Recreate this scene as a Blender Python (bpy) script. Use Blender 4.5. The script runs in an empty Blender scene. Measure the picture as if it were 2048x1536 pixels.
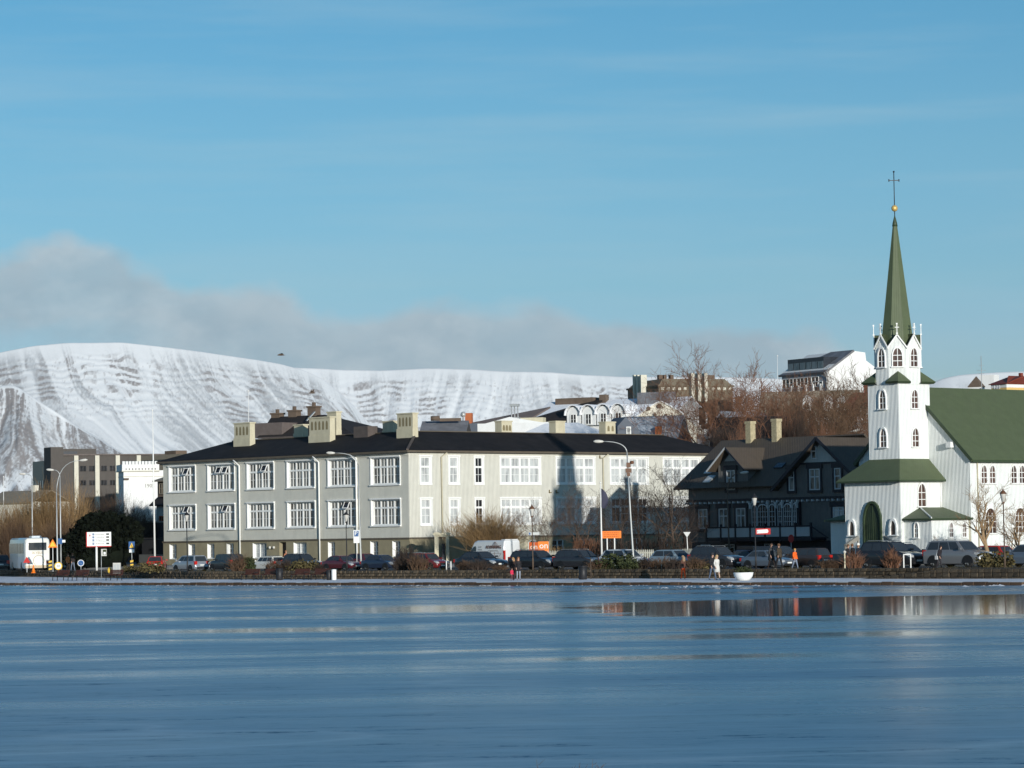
import bpy, bmesh, math, random
import numpy as np
from mathutils import Vector, Matrix, noise as mnoise
R = math.radians
pi = math.pi
rnd = random.Random(7)
SC = bpy.context.scene
COL = SC.collection

# ------------------------------------------------------------------ camera
F, CX, CY = 6200.0, 1024.0, 768.0      # focal length and centre of the photograph in its own pixels
EYE, ROLL, HORIZON = 3.4, 0.016, 1073.7
PITCH = math.atan((HORIZON - CY) / F)
_f = Vector((0, math.cos(PITCH), math.sin(PITCH)))
_u0 = Vector((0, -math.sin(PITCH), math.cos(PITCH)))
_r0 = Vector((1, 0, 0))
_r = _r0 * math.cos(ROLL) - _u0 * math.sin(ROLL)
_u = _r0 * math.sin(ROLL) + _u0 * math.cos(ROLL)
cam_d = bpy.data.cameras.new('camera')
cam_d.sensor_width = 36
cam_d.lens = 36 * F / 2048
cam_d.clip_start, cam_d.clip_end = 0.5, 60000
cam = bpy.data.objects.new('camera', cam_d)
COL.objects.link(cam)
cam.matrix_world = Matrix(((_r.x, _u.x, -_f.x, 0), (_r.y, _u.y, -_f.y, 0), (_r.z, _u.z, -_f.z, EYE), (0, 0, 0, 1)))
SC.camera = cam

# ------------------------------------------------------------------ sun, sky, exposure
SUN_AZ, SUN_EL = R(22.0), R(9.2)      # from behind the camera, towards the right
to_sun = Vector((math.sin(SUN_AZ) * math.cos(SUN_EL), -math.cos(SUN_AZ) * math.cos(SUN_EL), math.sin(SUN_EL)))
sun_d = bpy.data.lights.new('sun', 'SUN')
sun_d.energy = 3.9
sun_d.angle = R(0.53)
sun_d.color = (1.0, 0.965, 0.90)
sun = bpy.data.objects.new('sun', sun_d)
COL.objects.link(sun)
sun.rotation_euler = (-to_sun).to_track_quat('-Z', 'Y').to_euler()
sun.location = (60, -40, 60)

W = bpy.data.worlds.new('World')
SC.world = W
W.use_nodes = True
wn, wl = W.node_tree.nodes, W.node_tree.links
wn.clear()
def N(tree, kind, **kw):
    n = tree.new(kind)
    for k, v in kw.items():
        if k == 'ins':
            for i, x in v.items():
                n.inputs[i].default_value = x
        else:
            setattr(n, k, v)
    return n
def M_(tree, links, op, a, b=None, c=None, clamp=False):
    n = tree.new('ShaderNodeMath'); n.operation = op; n.use_clamp = clamp
    for i, x in enumerate((a, b, c)):
        if x is None: continue
        if isinstance(x, (int, float)): n.inputs[i].default_value = x
        else: links.new(x, n.inputs[i])
    return n.outputs[0]
def MIX(tree, links, fac, a, b, blend='MIX'):
    n = tree.new('ShaderNodeMix'); n.data_type = 'RGBA'; n.blend_type = blend
    for i, x in ((0, fac), (6, a), (7, b)):
        if isinstance(x, (int, float)): n.inputs[i].default_value = x
        elif isinstance(x, tuple): n.inputs[i].default_value = (*x, 1) if len(x) == 3 else x
        else: links.new(x, n.inputs[i])
    return n.outputs[2]
def RAMP(tree, links, fac, stops, interp='LINEAR'):
    n = tree.new('ShaderNodeValToRGB'); n.color_ramp.interpolation = interp
    e = n.color_ramp.elements
    while len(e) < len(stops): e.new(0.5)
    for i, (p, c) in enumerate(stops):
        e[i].position = p
        e[i].color = (c, c, c, 1) if isinstance(c, (int, float)) else (*c, 1)
    links.new(fac, n.inputs[0])
    return n.outputs[0]

sky = N(wn, 'ShaderNodeTexSky', sky_type='NISHITA', sun_disc=False, sun_elevation=SUN_EL, sun_rotation=pi - SUN_AZ,
        altitude=20, air_density=1.0, dust_density=0.3, ozone_density=3.0)
SKY_STRENGTH = 0.125
tc = N(wn, 'ShaderNodeTexCoord')
sep = N(wn, 'ShaderNodeSeparateXYZ'); wl.new(tc.outputs['Generated'], sep.inputs[0])
az = M_(wn, wl, 'ARCTAN2', sep.outputs[0], sep.outputs[1])
el = M_(wn, wl, 'ARCSINE', sep.outputs[2])
# colour of the air: a cold clear afternoon, cyan low down
# the bank of grey cloud that lies over the mountain, its top told by the direction
cloud_top = [(0, 495), (100, 474), (180, 474), (260, 508), (330, 548), (380, 570), (420, 556), (500, 554), (590, 578), (700, 618), (770, 604), (850, 590), (960, 583),
             (1060, 592), (1150, 606), (1250, 626), (1350, 640), (1500, 646), (1600, 656), (1700, 690), (1780, 730), (1900, 760), (2048, 780)]
def hor(px): return HORIZON - ROLL * (px - CX)
def wcurve(pts, lo=-0.4, hi=0.4, vlo=0.0, vhi=0.12):
    n = wn.new('ShaderNodeFloatCurve')
    c = n.mapping.curves[0]
    P = [((((x - CX) / F) - lo) / (hi - lo), (((hor(x) - y) / F) - vlo) / (vhi - vlo)) for x, y in pts]
    P = [(0.0, 0.35), (0.12, 0.5), (0.2, 0.62), (0.26, 0.6)] + P + [(0.78, 0.42), (0.9, 0.5), (1.0, 0.35)]
    while len(c.points) < len(P): c.points.new(0.5, 0.5)
    for p, (x, y) in zip(c.points, P): p.location = (x, y); p.handle_type = 'AUTO'
    n.mapping.update()
    wl.new(M_(wn, wl, 'MULTIPLY_ADD', az, 1 / (hi - lo), -lo / (hi - lo), True), n.inputs[1])
    return M_(wn, wl, 'MULTIPLY_ADD', n.outputs[0], vhi - vlo, vlo)
topc = wcurve(cloud_top)
cmb = N(wn, 'ShaderNodeCombineXYZ'); wl.new(az, cmb.inputs[0]); wl.new(el, cmb.inputs[1])
def wnoise(sx, sy, scale, detail, rough=0.55, off=0):
    m = N(wn, 'ShaderNodeMapping'); m.inputs['Scale'].default_value = (sx, sy, 1); m.inputs['Location'].default_value = (off, off * .7, 0)
    wl.new(cmb.outputs[0], m.inputs[0])
    n = N(wn, 'ShaderNodeTexNoise', ins={'Scale': scale, 'Detail': detail, 'Roughness': rough})
    wl.new(m.outputs[0], n.inputs[0])
    return n.outputs[0]
n1 = wnoise(1, 1.5, 38, 6, 0.5, 3.1)
n2 = wnoise(1, 2.0, 16, 5, 0.55, 8.3)
edge = M_(wn, wl, 'ADD', topc, M_(wn, wl, 'MULTIPLY_ADD', n1, 0.020, -0.010))
body = M_(wn, wl, 'DIVIDE', M_(wn, wl, 'SUBTRACT', edge, el), 0.0065, None, True)
body = M_(wn, wl, 'SMOOTH_MIN', M_(wn, wl, 'MULTIPLY', body, 1.0), 1.0, 0.2, True)
thin = RAMP(wn, wl, n2, [(0.30, 0.8), (0.55, 1.0)])
# gap of clear sky under the bank on the far left
gap = M_(wn, wl, 'MULTIPLY', M_(wn, wl, 'DIVIDE', M_(wn, wl, 'SUBTRACT', M_(wn, wl, 'MULTIPLY_ADD', n1, 0.02, 0.0605), el), 0.010, None, True),
         M_(wn, wl, 'DIVIDE', M_(wn, wl, 'SUBTRACT', -0.105, az), 0.05, None, True))
cov = M_(wn, wl, 'MULTIPLY', M_(wn, wl, 'MULTIPLY', body, thin), M_(wn, wl, 'SUBTRACT', 1.0, gap), None, True)
cov = M_(wn, wl, 'MULTIPLY', cov, 0.95)
lit = RAMP(wn, wl, wnoise(1, 1.6, 30, 5, 0.6, 5.7), [(0.42, 0.0), (0.75, 1.0)])
CLOUD_LO, CLOUD_HI = (2.65, 3.45, 4.0), (4.0, 4.6, 4.95)
rim = M_(wn, wl, 'MULTIPLY', M_(wn, wl, 'SUBTRACT', 1.0, M_(wn, wl, 'DIVIDE', M_(wn, wl, 'SUBTRACT', edge, el), 0.018, None, True)), RAMP(wn, wl, wnoise(1, 1.2, 22, 4, 0.55, 2.2), [(0.42, 0.0), (0.62, 1.0)]))
lit = M_(wn, wl, 'MAXIMUM', lit, M_(wn, wl, 'MULTIPLY', rim, 0.9))
cloudcol = MIX(wn, wl, lit, CLOUD_LO, CLOUD_HI)
# thin high streaks
cir = RAMP(wn, wl, wnoise(0.55, 7.0, 9, 6, 0.6, 1.3), [(0.46, 0.0), (0.80, 0.32)])
SKY_GAIN = [(0.0, (0.70, 0.79, 1.12)), (0.36, (0.635, 0.785, 1.06)), (0.45, (0.58, 0.785, 0.985)), (0.69, (0.535, 0.79, 0.92)), (1.0, (0.42, 0.765, 0.885))]
skyc = MIX(wn, wl, 1.0, sky.outputs[0], RAMP(wn, wl, M_(wn, wl, 'MULTIPLY', el, 1 / 0.18, None, True), SKY_GAIN), 'MULTIPLY')
skyc = MIX(wn, wl, cir, skyc, (3.2, 4.4, 5.0))
skyc = MIX(wn, wl, cov, skyc, cloudcol)
bg = N(wn, 'ShaderNodeBackground'); bg.inputs[1].default_value = SKY_STRENGTH
wl.new(skyc, bg.inputs[0])
wo = N(wn, 'ShaderNodeOutputWorld'); wl.new(bg.outputs[0], wo.inputs[0])

SC.view_settings.view_transform = 'Standard'
SC.view_settings.look = 'None'
SC.view_settings.exposure = 0.12
SC.view_settings.gamma = 1.0
SC.view_settings.use_curve_mapping = False
SC.render.engine = 'CYCLES'
SC.cycles.use_denoising = True
SC.cycles.max_bounces = 6
SC.cycles.diffuse_bounces = 3
SC.cycles.glossy_bounces = 3
SC.cycles.transmission_bounces = 4
SC.cycles.sample_clamp_indirect = 6

# ------------------------------------------------------------------ places read off the photograph
def ray(px, py): return _f + _r * ((px - CX) / F) + _u * (-(py - CY) / F)
def at(px, py, d):
    r = ray(px, py); s = d / r.y
    return Vector((r.x * s, d, EYE + r.z * s))
def xof(px, d, z):
    k = (px - CX) / F
    return (k * (d * _f.y + (z - EYE) * _f.z) - d * _r.y - (z - EYE) * _r.z) / _r.x
def gp(px, d, z=0.85): return Vector((xof(px, d, z), d, z))
def onz(px, py, z):
    r = ray(px, py); s = (z - EYE) / r.z
    return Vector((r.x * s, r.y * s, z))
def zof(px, py, d): return at(px, py, d).z
NS = Vector((0.717, 0.697, 0)); TS = Vector((0.697, -0.717, 0)); SHORE = 152.1
ST = -math.atan2(0.717, 0.697)          # turn that lays local +x along the street (towards the right and nearer) and +y inland
def onc(px, c, z):                      # the point of the line 'c metres inland' that shows at px
    k = (px - CX) / F
    a, b = _r.x, _r.y - k * _f.y
    e = k * (z - EYE) * _f.z - (z - EYE) * _r.z
    det = a * NS.y - b * NS.x
    return Vector(((e * NS.y - b * c) / det, (a * c - e * NS.x) / det, z))

# ------------------------------------------------------------------ mesh helpers
class MB:
    def __init__(s): s.v, s.f, s.m, s.s = [], [], [], []
    def add(s, vs, fs, mi=0, sm=False):
        o = len(s.v); s.v.extend([tuple(p) for p in vs])
        for f in fs: s.f.append([i + o for i in f]); s.m.append(mi); s.s.append(sm)
        return s
    def box(s, a, b, mi=0):
        x0, y0, z0 = a; x1, y1, z1 = b
        return s.add([(x0, y0, z0), (x1, y0, z0), (x1, y1, z0), (x0, y1, z0), (x0, y0, z1), (x1, y0, z1), (x1, y1, z1), (x0, y1, z1)],
                     [(0, 3, 2, 1), (4, 5, 6, 7), (0, 1, 5, 4), (1, 2, 6, 5), (2, 3, 7, 6), (3, 0, 4, 7)], mi)
    def cbox(s, c, h, mi=0): return s.box([c[i] - h[i] for i in range(3)], [c[i] + h[i] for i in range(3)], mi)
    def bar(s, p, q, w, h=None, mi=0):
        p, q = Vector(p), Vector(q); h = h or w; d = (q - p).normalized()
        a = d.cross(Vector((0, 0, 1)))
        if a.length < 1e-4: a = Vector((1, 0, 0))
        a.normalize(); b = a.cross(d)
        vs = [x + a * i * w / 2 + b * j * h / 2 for x in (p, q) for i, j in ((-1, -1), (1, -1), (1, 1), (-1, 1))]
        return s.add(vs, [(0, 1, 2, 3), (7, 6, 5, 4), (0, 4, 5, 1), (1, 5, 6, 2), (2, 6, 7, 3), (3, 7, 4, 0)], mi)
    def tube(s, pts, rad, n=6, mi=0, cap=True, sm=True):
        pts = [Vector(p) for p in pts]
        if isinstance(rad, (int, float)): rad = [rad] * len(pts)
        o = len(s.v); ref = None
        for i, p in enumerate(pts):
            d = (pts[min(i + 1, len(pts) - 1)] - pts[max(i - 1, 0)]).normalized()
            if ref is None:
                ref = d.orthogonal().normalized()
            a = (ref - d * ref.dot(d)).normalized(); ref = a; b = d.cross(a)
            for k in range(n):
                t = 2 * pi * k / n
                s.v.append(tuple(p + (a * math.cos(t) + b * math.sin(t)) * rad[i]))
        for i in range(len(pts) - 1):
            for k in range(n):
                k2 = (k + 1) % n
                s.f.append([o + i * n + k, o + i * n + k2, o + (i + 1) * n + k2, o + (i + 1) * n + k]); s.m.append(mi); s.s.append(sm)
        if cap:
            s.f.append([o + k for k in range(n)][::-1]); s.m.append(mi); s.s.append(False)
            s.f.append([o + (len(pts) - 1) * n + k for k in range(n)]); s.m.append(mi); s.s.append(False)
        return s
    def prism(s, poly, ax, a, b, mi=0):
        def P(p, t):
            return (p[0], t, p[1]) if ax == 'y' else (t, p[0], p[1]) if ax == 'x' else (p[0], p[1], t)
        n = len(poly)
        vs = [P(p, a) for p in poly] + [P(p, b) for p in poly]
        fs = [list(range(n)), list(range(n, 2 * n))[::-1]] + [[i, i + n, (i + 1) % n + n, (i + 1) % n] for i in range(n)]
        return s.add(vs, fs, mi)
    def ring(s, out, inn, a, b, mi=0):      # a frame in the xz plane between two outlines, from y=a to y=b
        n = len(out)
        vs = [(p[0], a, p[1]) for p in out] + [(p[0], a, p[1]) for p in inn] + [(p[0], b, p[1]) for p in out] + [(p[0], b, p[1]) for p in inn]
        fs = []
        for i in range(n):
            j = (i + 1) % n
            fs += [(i, j, j + n, i + n), (i + 2 * n, j + 2 * n, j, i), (i + n, j + n, j + 3 * n, i + 3 * n), (i + 3 * n, j + 3 * n, j + 2 * n, i + 2 * n)]
        return s.add(vs, fs, mi)
    def lathe(s, prof, n=16, c=(0, 0, 0), mi=0, sm=True, ph=0.0):
        o = len(s.v)
        for r, z in prof:
            for k in range(n):
                t = 2 * pi * k / n + ph
                s.v.append((c[0] + r * math.cos(t), c[1] + r * math.sin(t), c[2] + z))
        for i in range(len(prof) - 1):
            for k in range(n):
                k2 = (k + 1) % n
                s.f.append([o + i * n + k, o + i * n + k2, o + (i + 1) * n + k2, o + (i + 1) * n + k]); s.m.append(mi); s.s.append(sm)
        s.f.append([o + k for k in range(n)][::-1]); s.m.append(mi); s.s.append(False)
        s.f.append([o + (len(prof) - 1) * n + k for k in range(n)]); s.m.append(mi); s.s.append(False)
        return s
    def mesh(s, name):
        me = bpy.data.meshes.new(name)
        me.from_pydata(s.v, [], s.f)
        if any(s.m): me.polygons.foreach_set('material_index', s.m)
        me.polygons.foreach_set('use_smooth', s.s)
        me.validate(); me.update()
        bm = bmesh.new(); bm.from_mesh(me); bmesh.ops.recalc_face_normals(bm, faces=bm.faces); bm.to_mesh(me); bm.free()
        return me

def tag(o, label=None, cat=None, group=None, kind=None):
    if label: o['label'] = label
    if cat: o['category'] = cat
    if group: o['group'] = group
    if kind: o['kind'] = kind
    return o
def obj(name, data, mats, parent=None, loc=None, rot=None):
    me = data.mesh(name) if isinstance(data, MB) else data
    if not isinstance(mats, (list, tuple)): mats = [mats]
    if me is not None and len(me.materials) == 0:
        for m in mats: me.materials.append(m)
    o = bpy.data.objects.new(name, me); COL.objects.link(o)
    if me is not None:
        for i, m in enumerate(mats):
            if me.materials[i] is not m:
                o.material_slots[i].link = 'OBJECT'; o.material_slots[i].material = m
    if parent is not None: o.parent = parent
    if loc is not None: o.location = loc
    if rot is not None: o.rotation_euler = (0, 0, rot) if isinstance(rot, (int, float)) else rot
    return o
def thing(name, label, cat, loc=(0, 0, 0), rot=0.0, group=None):
    o = bpy.data.objects.new(name, None); COL.objects.link(o)
    o.location = loc; o.rotation_euler = (0, 0, rot); o.empty_display_size = 0.3
    return tag(o, label, cat, group)
def kids(o): return [c for c in bpy.data.objects if c.parent is o]
_kidcache = {}
def dup(root, loc, rot=None, label=None, scale=None, mat_swap=None):
    key = root.name
    if key not in _kidcache:
        _kidcache[key] = [(c, kids(c)) for c in kids(root)]
    r = root.copy(); COL.objects.link(r); r.location = loc
    if rot is not None: r.rotation_euler = (0, 0, rot)
    if scale is not None: r.scale = scale if isinstance(scale, (tuple, list)) else (scale,) * 3
    if label: r['label'] = label
    for c, gs in _kidcache[key]:
        k = c.copy(); COL.objects.link(k); k.parent = r
        for g in gs:
            q = g.copy(); COL.objects.link(q); q.parent = k
    return r

# ------------------------------------------------------------------ materials
def mat(name, col, rough=0.75, var=0.14, sc=1.5, detail=5, bump=0.0, bsc=20.0, metal=0.0, spec=0.35, stretch=(1, 1, 1), corr=0.0, cdist=0.2, coat=0.0, dirt=None, perobj=0.0, emit=None):
    m = bpy.data.materials.new(name); m.use_nodes = True
    t, l = m.node_tree.nodes, m.node_tree.links
    b = t['Principled BSDF']
    b.inputs['Roughness'].default_value = rough; b.inputs['Metallic'].default_value = metal
    b.inputs['Specular IOR Level'].default_value = spec; b.inputs['Coat Weight'].default_value = coat
    b.inputs['Coat Roughness'].default_value = 0.06
    co = N(t, 'ShaderNodeTexCoord')
    mp = N(t, 'ShaderNodeMapping'); mp.inputs['Scale'].default_value = stretch
    l.new(co.outputs['Object'], mp.inputs[0])
    n = N(t, 'ShaderNodeTexNoise', ins={'Scale': sc, 'Detail': detail, 'Roughness': 0.6}); l.new(mp.outputs[0], n.inputs[0])
    lo = tuple(c * (1 - var) for c in col); hi = tuple(min(c * (1 + var), 1) for c in col)
    c = RAMP(t, l, n.outputs[0], [(0.3, lo), (0.7, hi)])
    if dirt:
        n2 = N(t, 'ShaderNodeTexNoise', ins={'Scale': dirt[2], 'Detail': 6, 'Roughness': 0.7})
        m2 = N(t, 'ShaderNodeMapping'); m2.inputs['Scale'].default_value = dirt[3] if len(dirt) > 3 else (1, 1, 0.25)
        l.new(co.outputs['Object'], m2.inputs[0]); l.new(m2.outputs[0], n2.inputs[0])
        c = MIX(t, l, RAMP(t, l, n2.outputs[0], [(0.48, 0.0), (0.72, dirt[1])]), c, dirt[0])
    if perobj:
        oi = N(t, 'ShaderNodeObjectInfo')
        c = MIX(t, l, 1.0, c, RAMP(t, l, oi.outputs['Random'], [(0, 1 - perobj), (1, 1 + perobj)]), 'MULTIPLY')
    l.new(c, b.inputs['Base Color'])
    if emit:
        b.inputs['Emission Color'].default_value = (*emit[0], 1); b.inputs['Emission Strength'].default_value = emit[1]
    h = None
    if corr:
        sp = N(t, 'ShaderNodeSeparateXYZ'); l.new(co.outputs['Object'], sp.inputs[0])
        w = M_(t, l, 'ADD', sp.outputs[0], sp.outputs[1])
        h = M_(t, l, 'SINE', M_(t, l, 'MULTIPLY', w, 2 * pi / cdist))
        nn = N(t, 'ShaderNodeTexNoise', ins={'Scale': 1.0, 'Detail': 2}); l.new(mp.outputs[0], nn.inputs[0]); h = M_(t, l, 'MULTIPLY', h, M_(t, l, 'MULTIPLY_ADD', nn.outputs[0], 0.8, 0.6))
        bp = N(t, 'ShaderNodeBump', ins={'Strength': 1.0, 'Distance': corr}); l.new(h, bp.inputs['Height'])
        l.new(bp.outputs[0], b.inputs['Normal'])
    elif bump:
        n3 = N(t, 'ShaderNodeTexNoise', ins={'Scale': bsc, 'Detail': 4}); l.new(mp.outputs[0], n3.inputs[0])
        bp = N(t, 'ShaderNodeBump', ins={'Strength': 1.0, 'Distance': bump}); l.new(n3.outputs[0], bp.inputs['Height'])
        l.new(bp.outputs[0], b.inputs['Normal'])
    return m
M = {}
M['white'] = mat('white_paint', (0.80, 0.80, 0.77), 0.55, 0.04)
M['white_iron'] = mat('white_corrugated_iron', (0.78, 0.80, 0.77), 0.55, 0.03, corr=0.017, cdist=0.15, dirt=((0.66, 0.66, 0.61), 0.30, 3.5, (1, 1, .15)))
M['green_roof'] = mat('green_roof_iron', (0.088, 0.112, 0.056), 0.6, 0.08, corr=0.002, cdist=0.25, dirt=((0.095, 0.112, 0.064), 0.4, 0.8))
M['green_dark'] = mat('dark_green_trim', (0.04, 0.06, 0.03), 0.5, 0.1)
M['green_door'] = mat('dark_green_door', (0.028, 0.042, 0.024), 0.45, 0.15)
M['school_wall'] = mat('grey_corrugated_wall', (0.63, 0.615, 0.535), 0.65, 0.04, corr=0.018, cdist=0.16, dirt=((0.49, 0.485, 0.43), 0.4, 2.0, (1, 1, .15)))
M['school_wall2'] = mat('pale_corrugated_wall', (0.63, 0.615, 0.535), 0.65, 0.04, corr=0.018, cdist=0.16, dirt=((0.49, 0.485, 0.43), 0.4, 2.0, (1, 1, .15)))
M['basement'] = mat('ochre_basement_render', (0.29, 0.25, 0.16), 0.85, 0.10, bump=0.01, dirt=((0.23, 0.195, 0.125), 0.6, 1.0))
M['cream'] = mat('cream_render', (0.55, 0.50, 0.36), 0.8, 0.08, dirt=((0.42, 0.37, 0.25), 0.5, 1.3))
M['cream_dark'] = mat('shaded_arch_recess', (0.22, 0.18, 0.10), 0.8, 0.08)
M['black_roof'] = mat('black_felt_roof', (0.014, 0.0125, 0.013), 0.85, 0.35, sc=0.7, spec=0.2, dirt=((0.03, 0.026, 0.025), 0.7, 0.9))
M['hip_trim'] = mat('brown_hip_flashing', (0.10, 0.08, 0.07), 0.6, 0.2)
M['gutter'] = mat('brown_gutter_board', (0.11, 0.09, 0.065), 0.6, 0.15)
M['glass'] = None
M['timber_black'] = mat('black_timber_cladding', (0.130, 0.124, 0.116), 0.65, 0.12, corr=0.006, cdist=0.3)
M['timber_trim'] = mat('blue_black_trim', (0.012, 0.014, 0.022), 0.5, 0.1)
M['house_roof'] = mat('brown_black_iron_roof', (0.085, 0.066, 0.048), 0.65, 0.10, corr=0.006, cdist=0.3)
M['brick_yellow'] = mat('yellow_brick', (0.41, 0.35, 0.22), 0.85, 0.25, sc=6)
M['grey_trim'] = mat('grey_white_trim', (0.55, 0.56, 0.56), 0.6, 0.05)
M['snow'] = mat('old_snow', (0.80, 0.81, 0.83), 0.8, 0.06, sc=3, bump=0.03, bsc=6)
M['stone'] = mat('lava_stone', (0.072, 0.055, 0.036), 0.9, 0.35, sc=5, bump=0.03, bsc=14, perobj=0.35)
M['stone_dark'] = mat('stone_joint', (0.035, 0.028, 0.02), 0.95, 0.2)
M['kerb'] = mat('rusty_kerb_stone', (0.085, 0.052, 0.032), 0.9, 0.3, sc=4, perobj=0.25)
M['pole'] = mat('galvanised_steel', (0.42, 0.43, 0.42), 0.45, 0.06, metal=0.35)
M['pole_white'] = mat('white_pole', (0.80, 0.79, 0.75), 0.4, 0.03)
M['black_iron'] = mat('black_cast_iron', (0.02, 0.02, 0.022), 0.5, 0.1)
M['rust'] = mat('brown_lamp_cap', (0.13, 0.06, 0.03), 0.5, 0.15)
M['lampglass'] = mat('frosted_lamp_glass', (0.55, 0.53, 0.48), 0.3, 0.05)
M['rubber'] = mat('tyre_rubber', (0.018, 0.018, 0.018), 0.85, 0.1)
M['rim'] = mat('alloy_rim', (0.42, 0.40, 0.37), 0.35, 0.05, metal=0.6)
M['carglass'] = mat('car_glass', (0.03, 0.036, 0.042), 0.05, 0.1, spec=0.6)
M['headlight'] = mat('headlight_glass', (0.65, 0.66, 0.66), 0.12, 0.1, metal=0.4)
M['taillight'] = mat('red_tail_light', (0.45, 0.02, 0.015), 0.2, 0.1, spec=0.6)
M['plate'] = mat('number_plate', (0.75, 0.75, 0.70), 0.4, 0.02)
M['trim_black'] = mat('black_plastic', (0.015, 0.015, 0.016), 0.5, 0.1)
M['orange'] = mat('orange_board', (0.85, 0.20, 0.012), 0.5, 0.03)
M['sign_blue'] = mat('sign_blue', (0.03, 0.10, 0.26), 0.4, 0.03)
M['sign_red'] = mat('sign_red', (0.50, 0.03, 0.025), 0.4, 0.05)
M['sign_yellow'] = mat('sign_yellow', (0.80, 0.50, 0.06), 0.4, 0.05)
M['ink'] = mat('dark_ink', (0.03, 0.03, 0.03), 0.6, 0.02)
M['ink_orange'] = mat('burnt_orange_ink', (0.45, 0.08, 0.006), 0.6, 0.02)
M['bench'] = mat('dark_red_bench_wood', (0.085, 0.028, 0.018), 0.7, 0.2)
M['flag'] = mat('dark_blue_flag', (0.045, 0.045, 0.075), 0.8, 0.2)
M['concrete'] = mat('grey_concrete', (0.26, 0.245, 0.21), 0.85, 0.10, dirt=((0.19, 0.175, 0.15), 0.5, 0.5))

def glass_mat(name, dark, pale, thr=0.5, rough=0.12):
    m = bpy.data.materials.new(name); m.use_nodes = True
    t, l = m.node_tree.nodes, m.node_tree.links
    b = t['Principled BSDF']; b.inputs['Roughness'].default_value = rough; b.inputs['Specular IOR Level'].default_value = 0.5
    co = N(t, 'ShaderNodeTexCoord'); oi = N(t, 'ShaderNodeObjectInfo')
    ad = N(t, 'ShaderNodeVectorMath', operation='ADD'); l.new(co.outputs['Object'], ad.inputs[0])
    cb = N(t, 'ShaderNodeCombineXYZ')
    for i in range(3): l.new(M_(t, l, 'MULTIPLY', oi.outputs['Random'], 37.0 + 11 * i), cb.inputs[i])
    l.new(cb.outputs[0], ad.inputs[1])
    mp = N(t, 'ShaderNodeMapping'); mp.inputs['Scale'].default_value = (1.3, 1.3, 0.35); l.new(ad.outputs[0], mp.inputs[0])
    n = N(t, 'ShaderNodeTexNoise', ins={'Scale': 1.6, 'Detail': 3}); l.new(mp.outputs[0], n.inputs[0])
    l.new(RAMP(t, l, n.outputs[0], [(thr - 0.10, dark), (thr + 0.10, pale)]), b.inputs['Base Color'])
    return m
M['glass'] = glass_mat('window_glass', (0.035, 0.033, 0.03), (0.26, 0.26, 0.245), 0.48)
M['glass_curtain'] = glass_mat('curtained_glass', (0.30, 0.31, 0.31), (0.52, 0.54, 0.53), 0.45)
M['glass_brown'] = glass_mat('church_glass', (0.045, 0.022, 0.016), (0.10, 0.055, 0.04), 0.5, 0.2)
M['glass_dark'] = glass_mat('dark_glass', (0.010, 0.010, 0.012), (0.035, 0.03, 0.03), 0.55)

# ------------------------------------------------------------------ windows
_wc = {}
def rect_win(w, h, cols, rows, split=None, fr=0.10, mull=0.05, mun=0.03, dep=0.06, back=0.06, sub=2):
    """A casement window seen from -y, bottom centre at the origin; cols lights parted by mullions, a transom at height split, thin bars."""
    key = ('r', w, h, cols, rows, split, fr, mull, mun, dep, back, sub)
    if key in _wc: return _wc[key]
    b = MB()
    b.box((-w / 2, -dep, 0), (-w / 2 + fr, back, h)); b.box((w / 2 - fr, -dep, 0), (w / 2, back, h))
    b.box((-w / 2 + fr, -dep, 0), (w / 2 - fr, back, fr)); b.box((-w / 2 + fr, -dep, h - fr), (w / 2 - fr, back, h))
    lw = (w - 2 * fr) / cols
    for i in range(1, cols):
        x = -w / 2 + fr + i * lw; b.box((x - mull, -dep * .7, fr), (x + mull, back - .005, h - fr))
    if split:
        for i in range(cols):
            x0, x1 = -w / 2 + fr + i * lw + (mull if i else 0), -w / 2 + fr + (i + 1) * lw - (mull if i < cols - 1 else 0)
            b.box((x0, -dep * .5, split - mull), (x1, back - .008, split + mull))
    for i in range(cols):
        x0, x1 = -w / 2 + fr + i * lw + (mull if i else 0), -w / 2 + fr + (i + 1) * lw - (mull if i < cols - 1 else 0)
        for j in range(1, sub):
            x = x0 + (x1 - x0) * j / sub; b.box((x - mun / 2, back - 0.04, fr), (x + mun / 2, back + .004, h - fr))
        lows = [(fr, (split or h - fr))]
        for a, c in lows:
            for j in range(1, rows):
                z = a + (c - a) * j / rows; b.box((x0, back - 0.035, z - mun / 2), (x1, back + .003, z + mun / 2))
    f = b.mesh('window')
    g = MB().box((-w / 2 + fr * .5, back, fr * .5), (w / 2 - fr * .5, back + 0.03, h - fr * .5)).mesh('pane')
    _wc[key] = (f, g); return f, g
def lancet(w, h, n=6, rise=None):
    rise = rise or w * 0.95
    pts = [(-w / 2, 0), (w / 2, 0)]
    z0 = h - rise
    for i in range(n + 1):
        t = i / n; pts.append((w / 2 * (1 - t ** 1.7), z0 + rise * math.sin(t * pi / 2) ** 0.9 if t < 1 else h))
    for i in range(n - 1, -1, -1):
        t = i / n; pts.append((-w / 2 * (1 - t ** 1.7), z0 + rise * math.sin(t * pi / 2) ** 0.9))
    return pts
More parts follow.
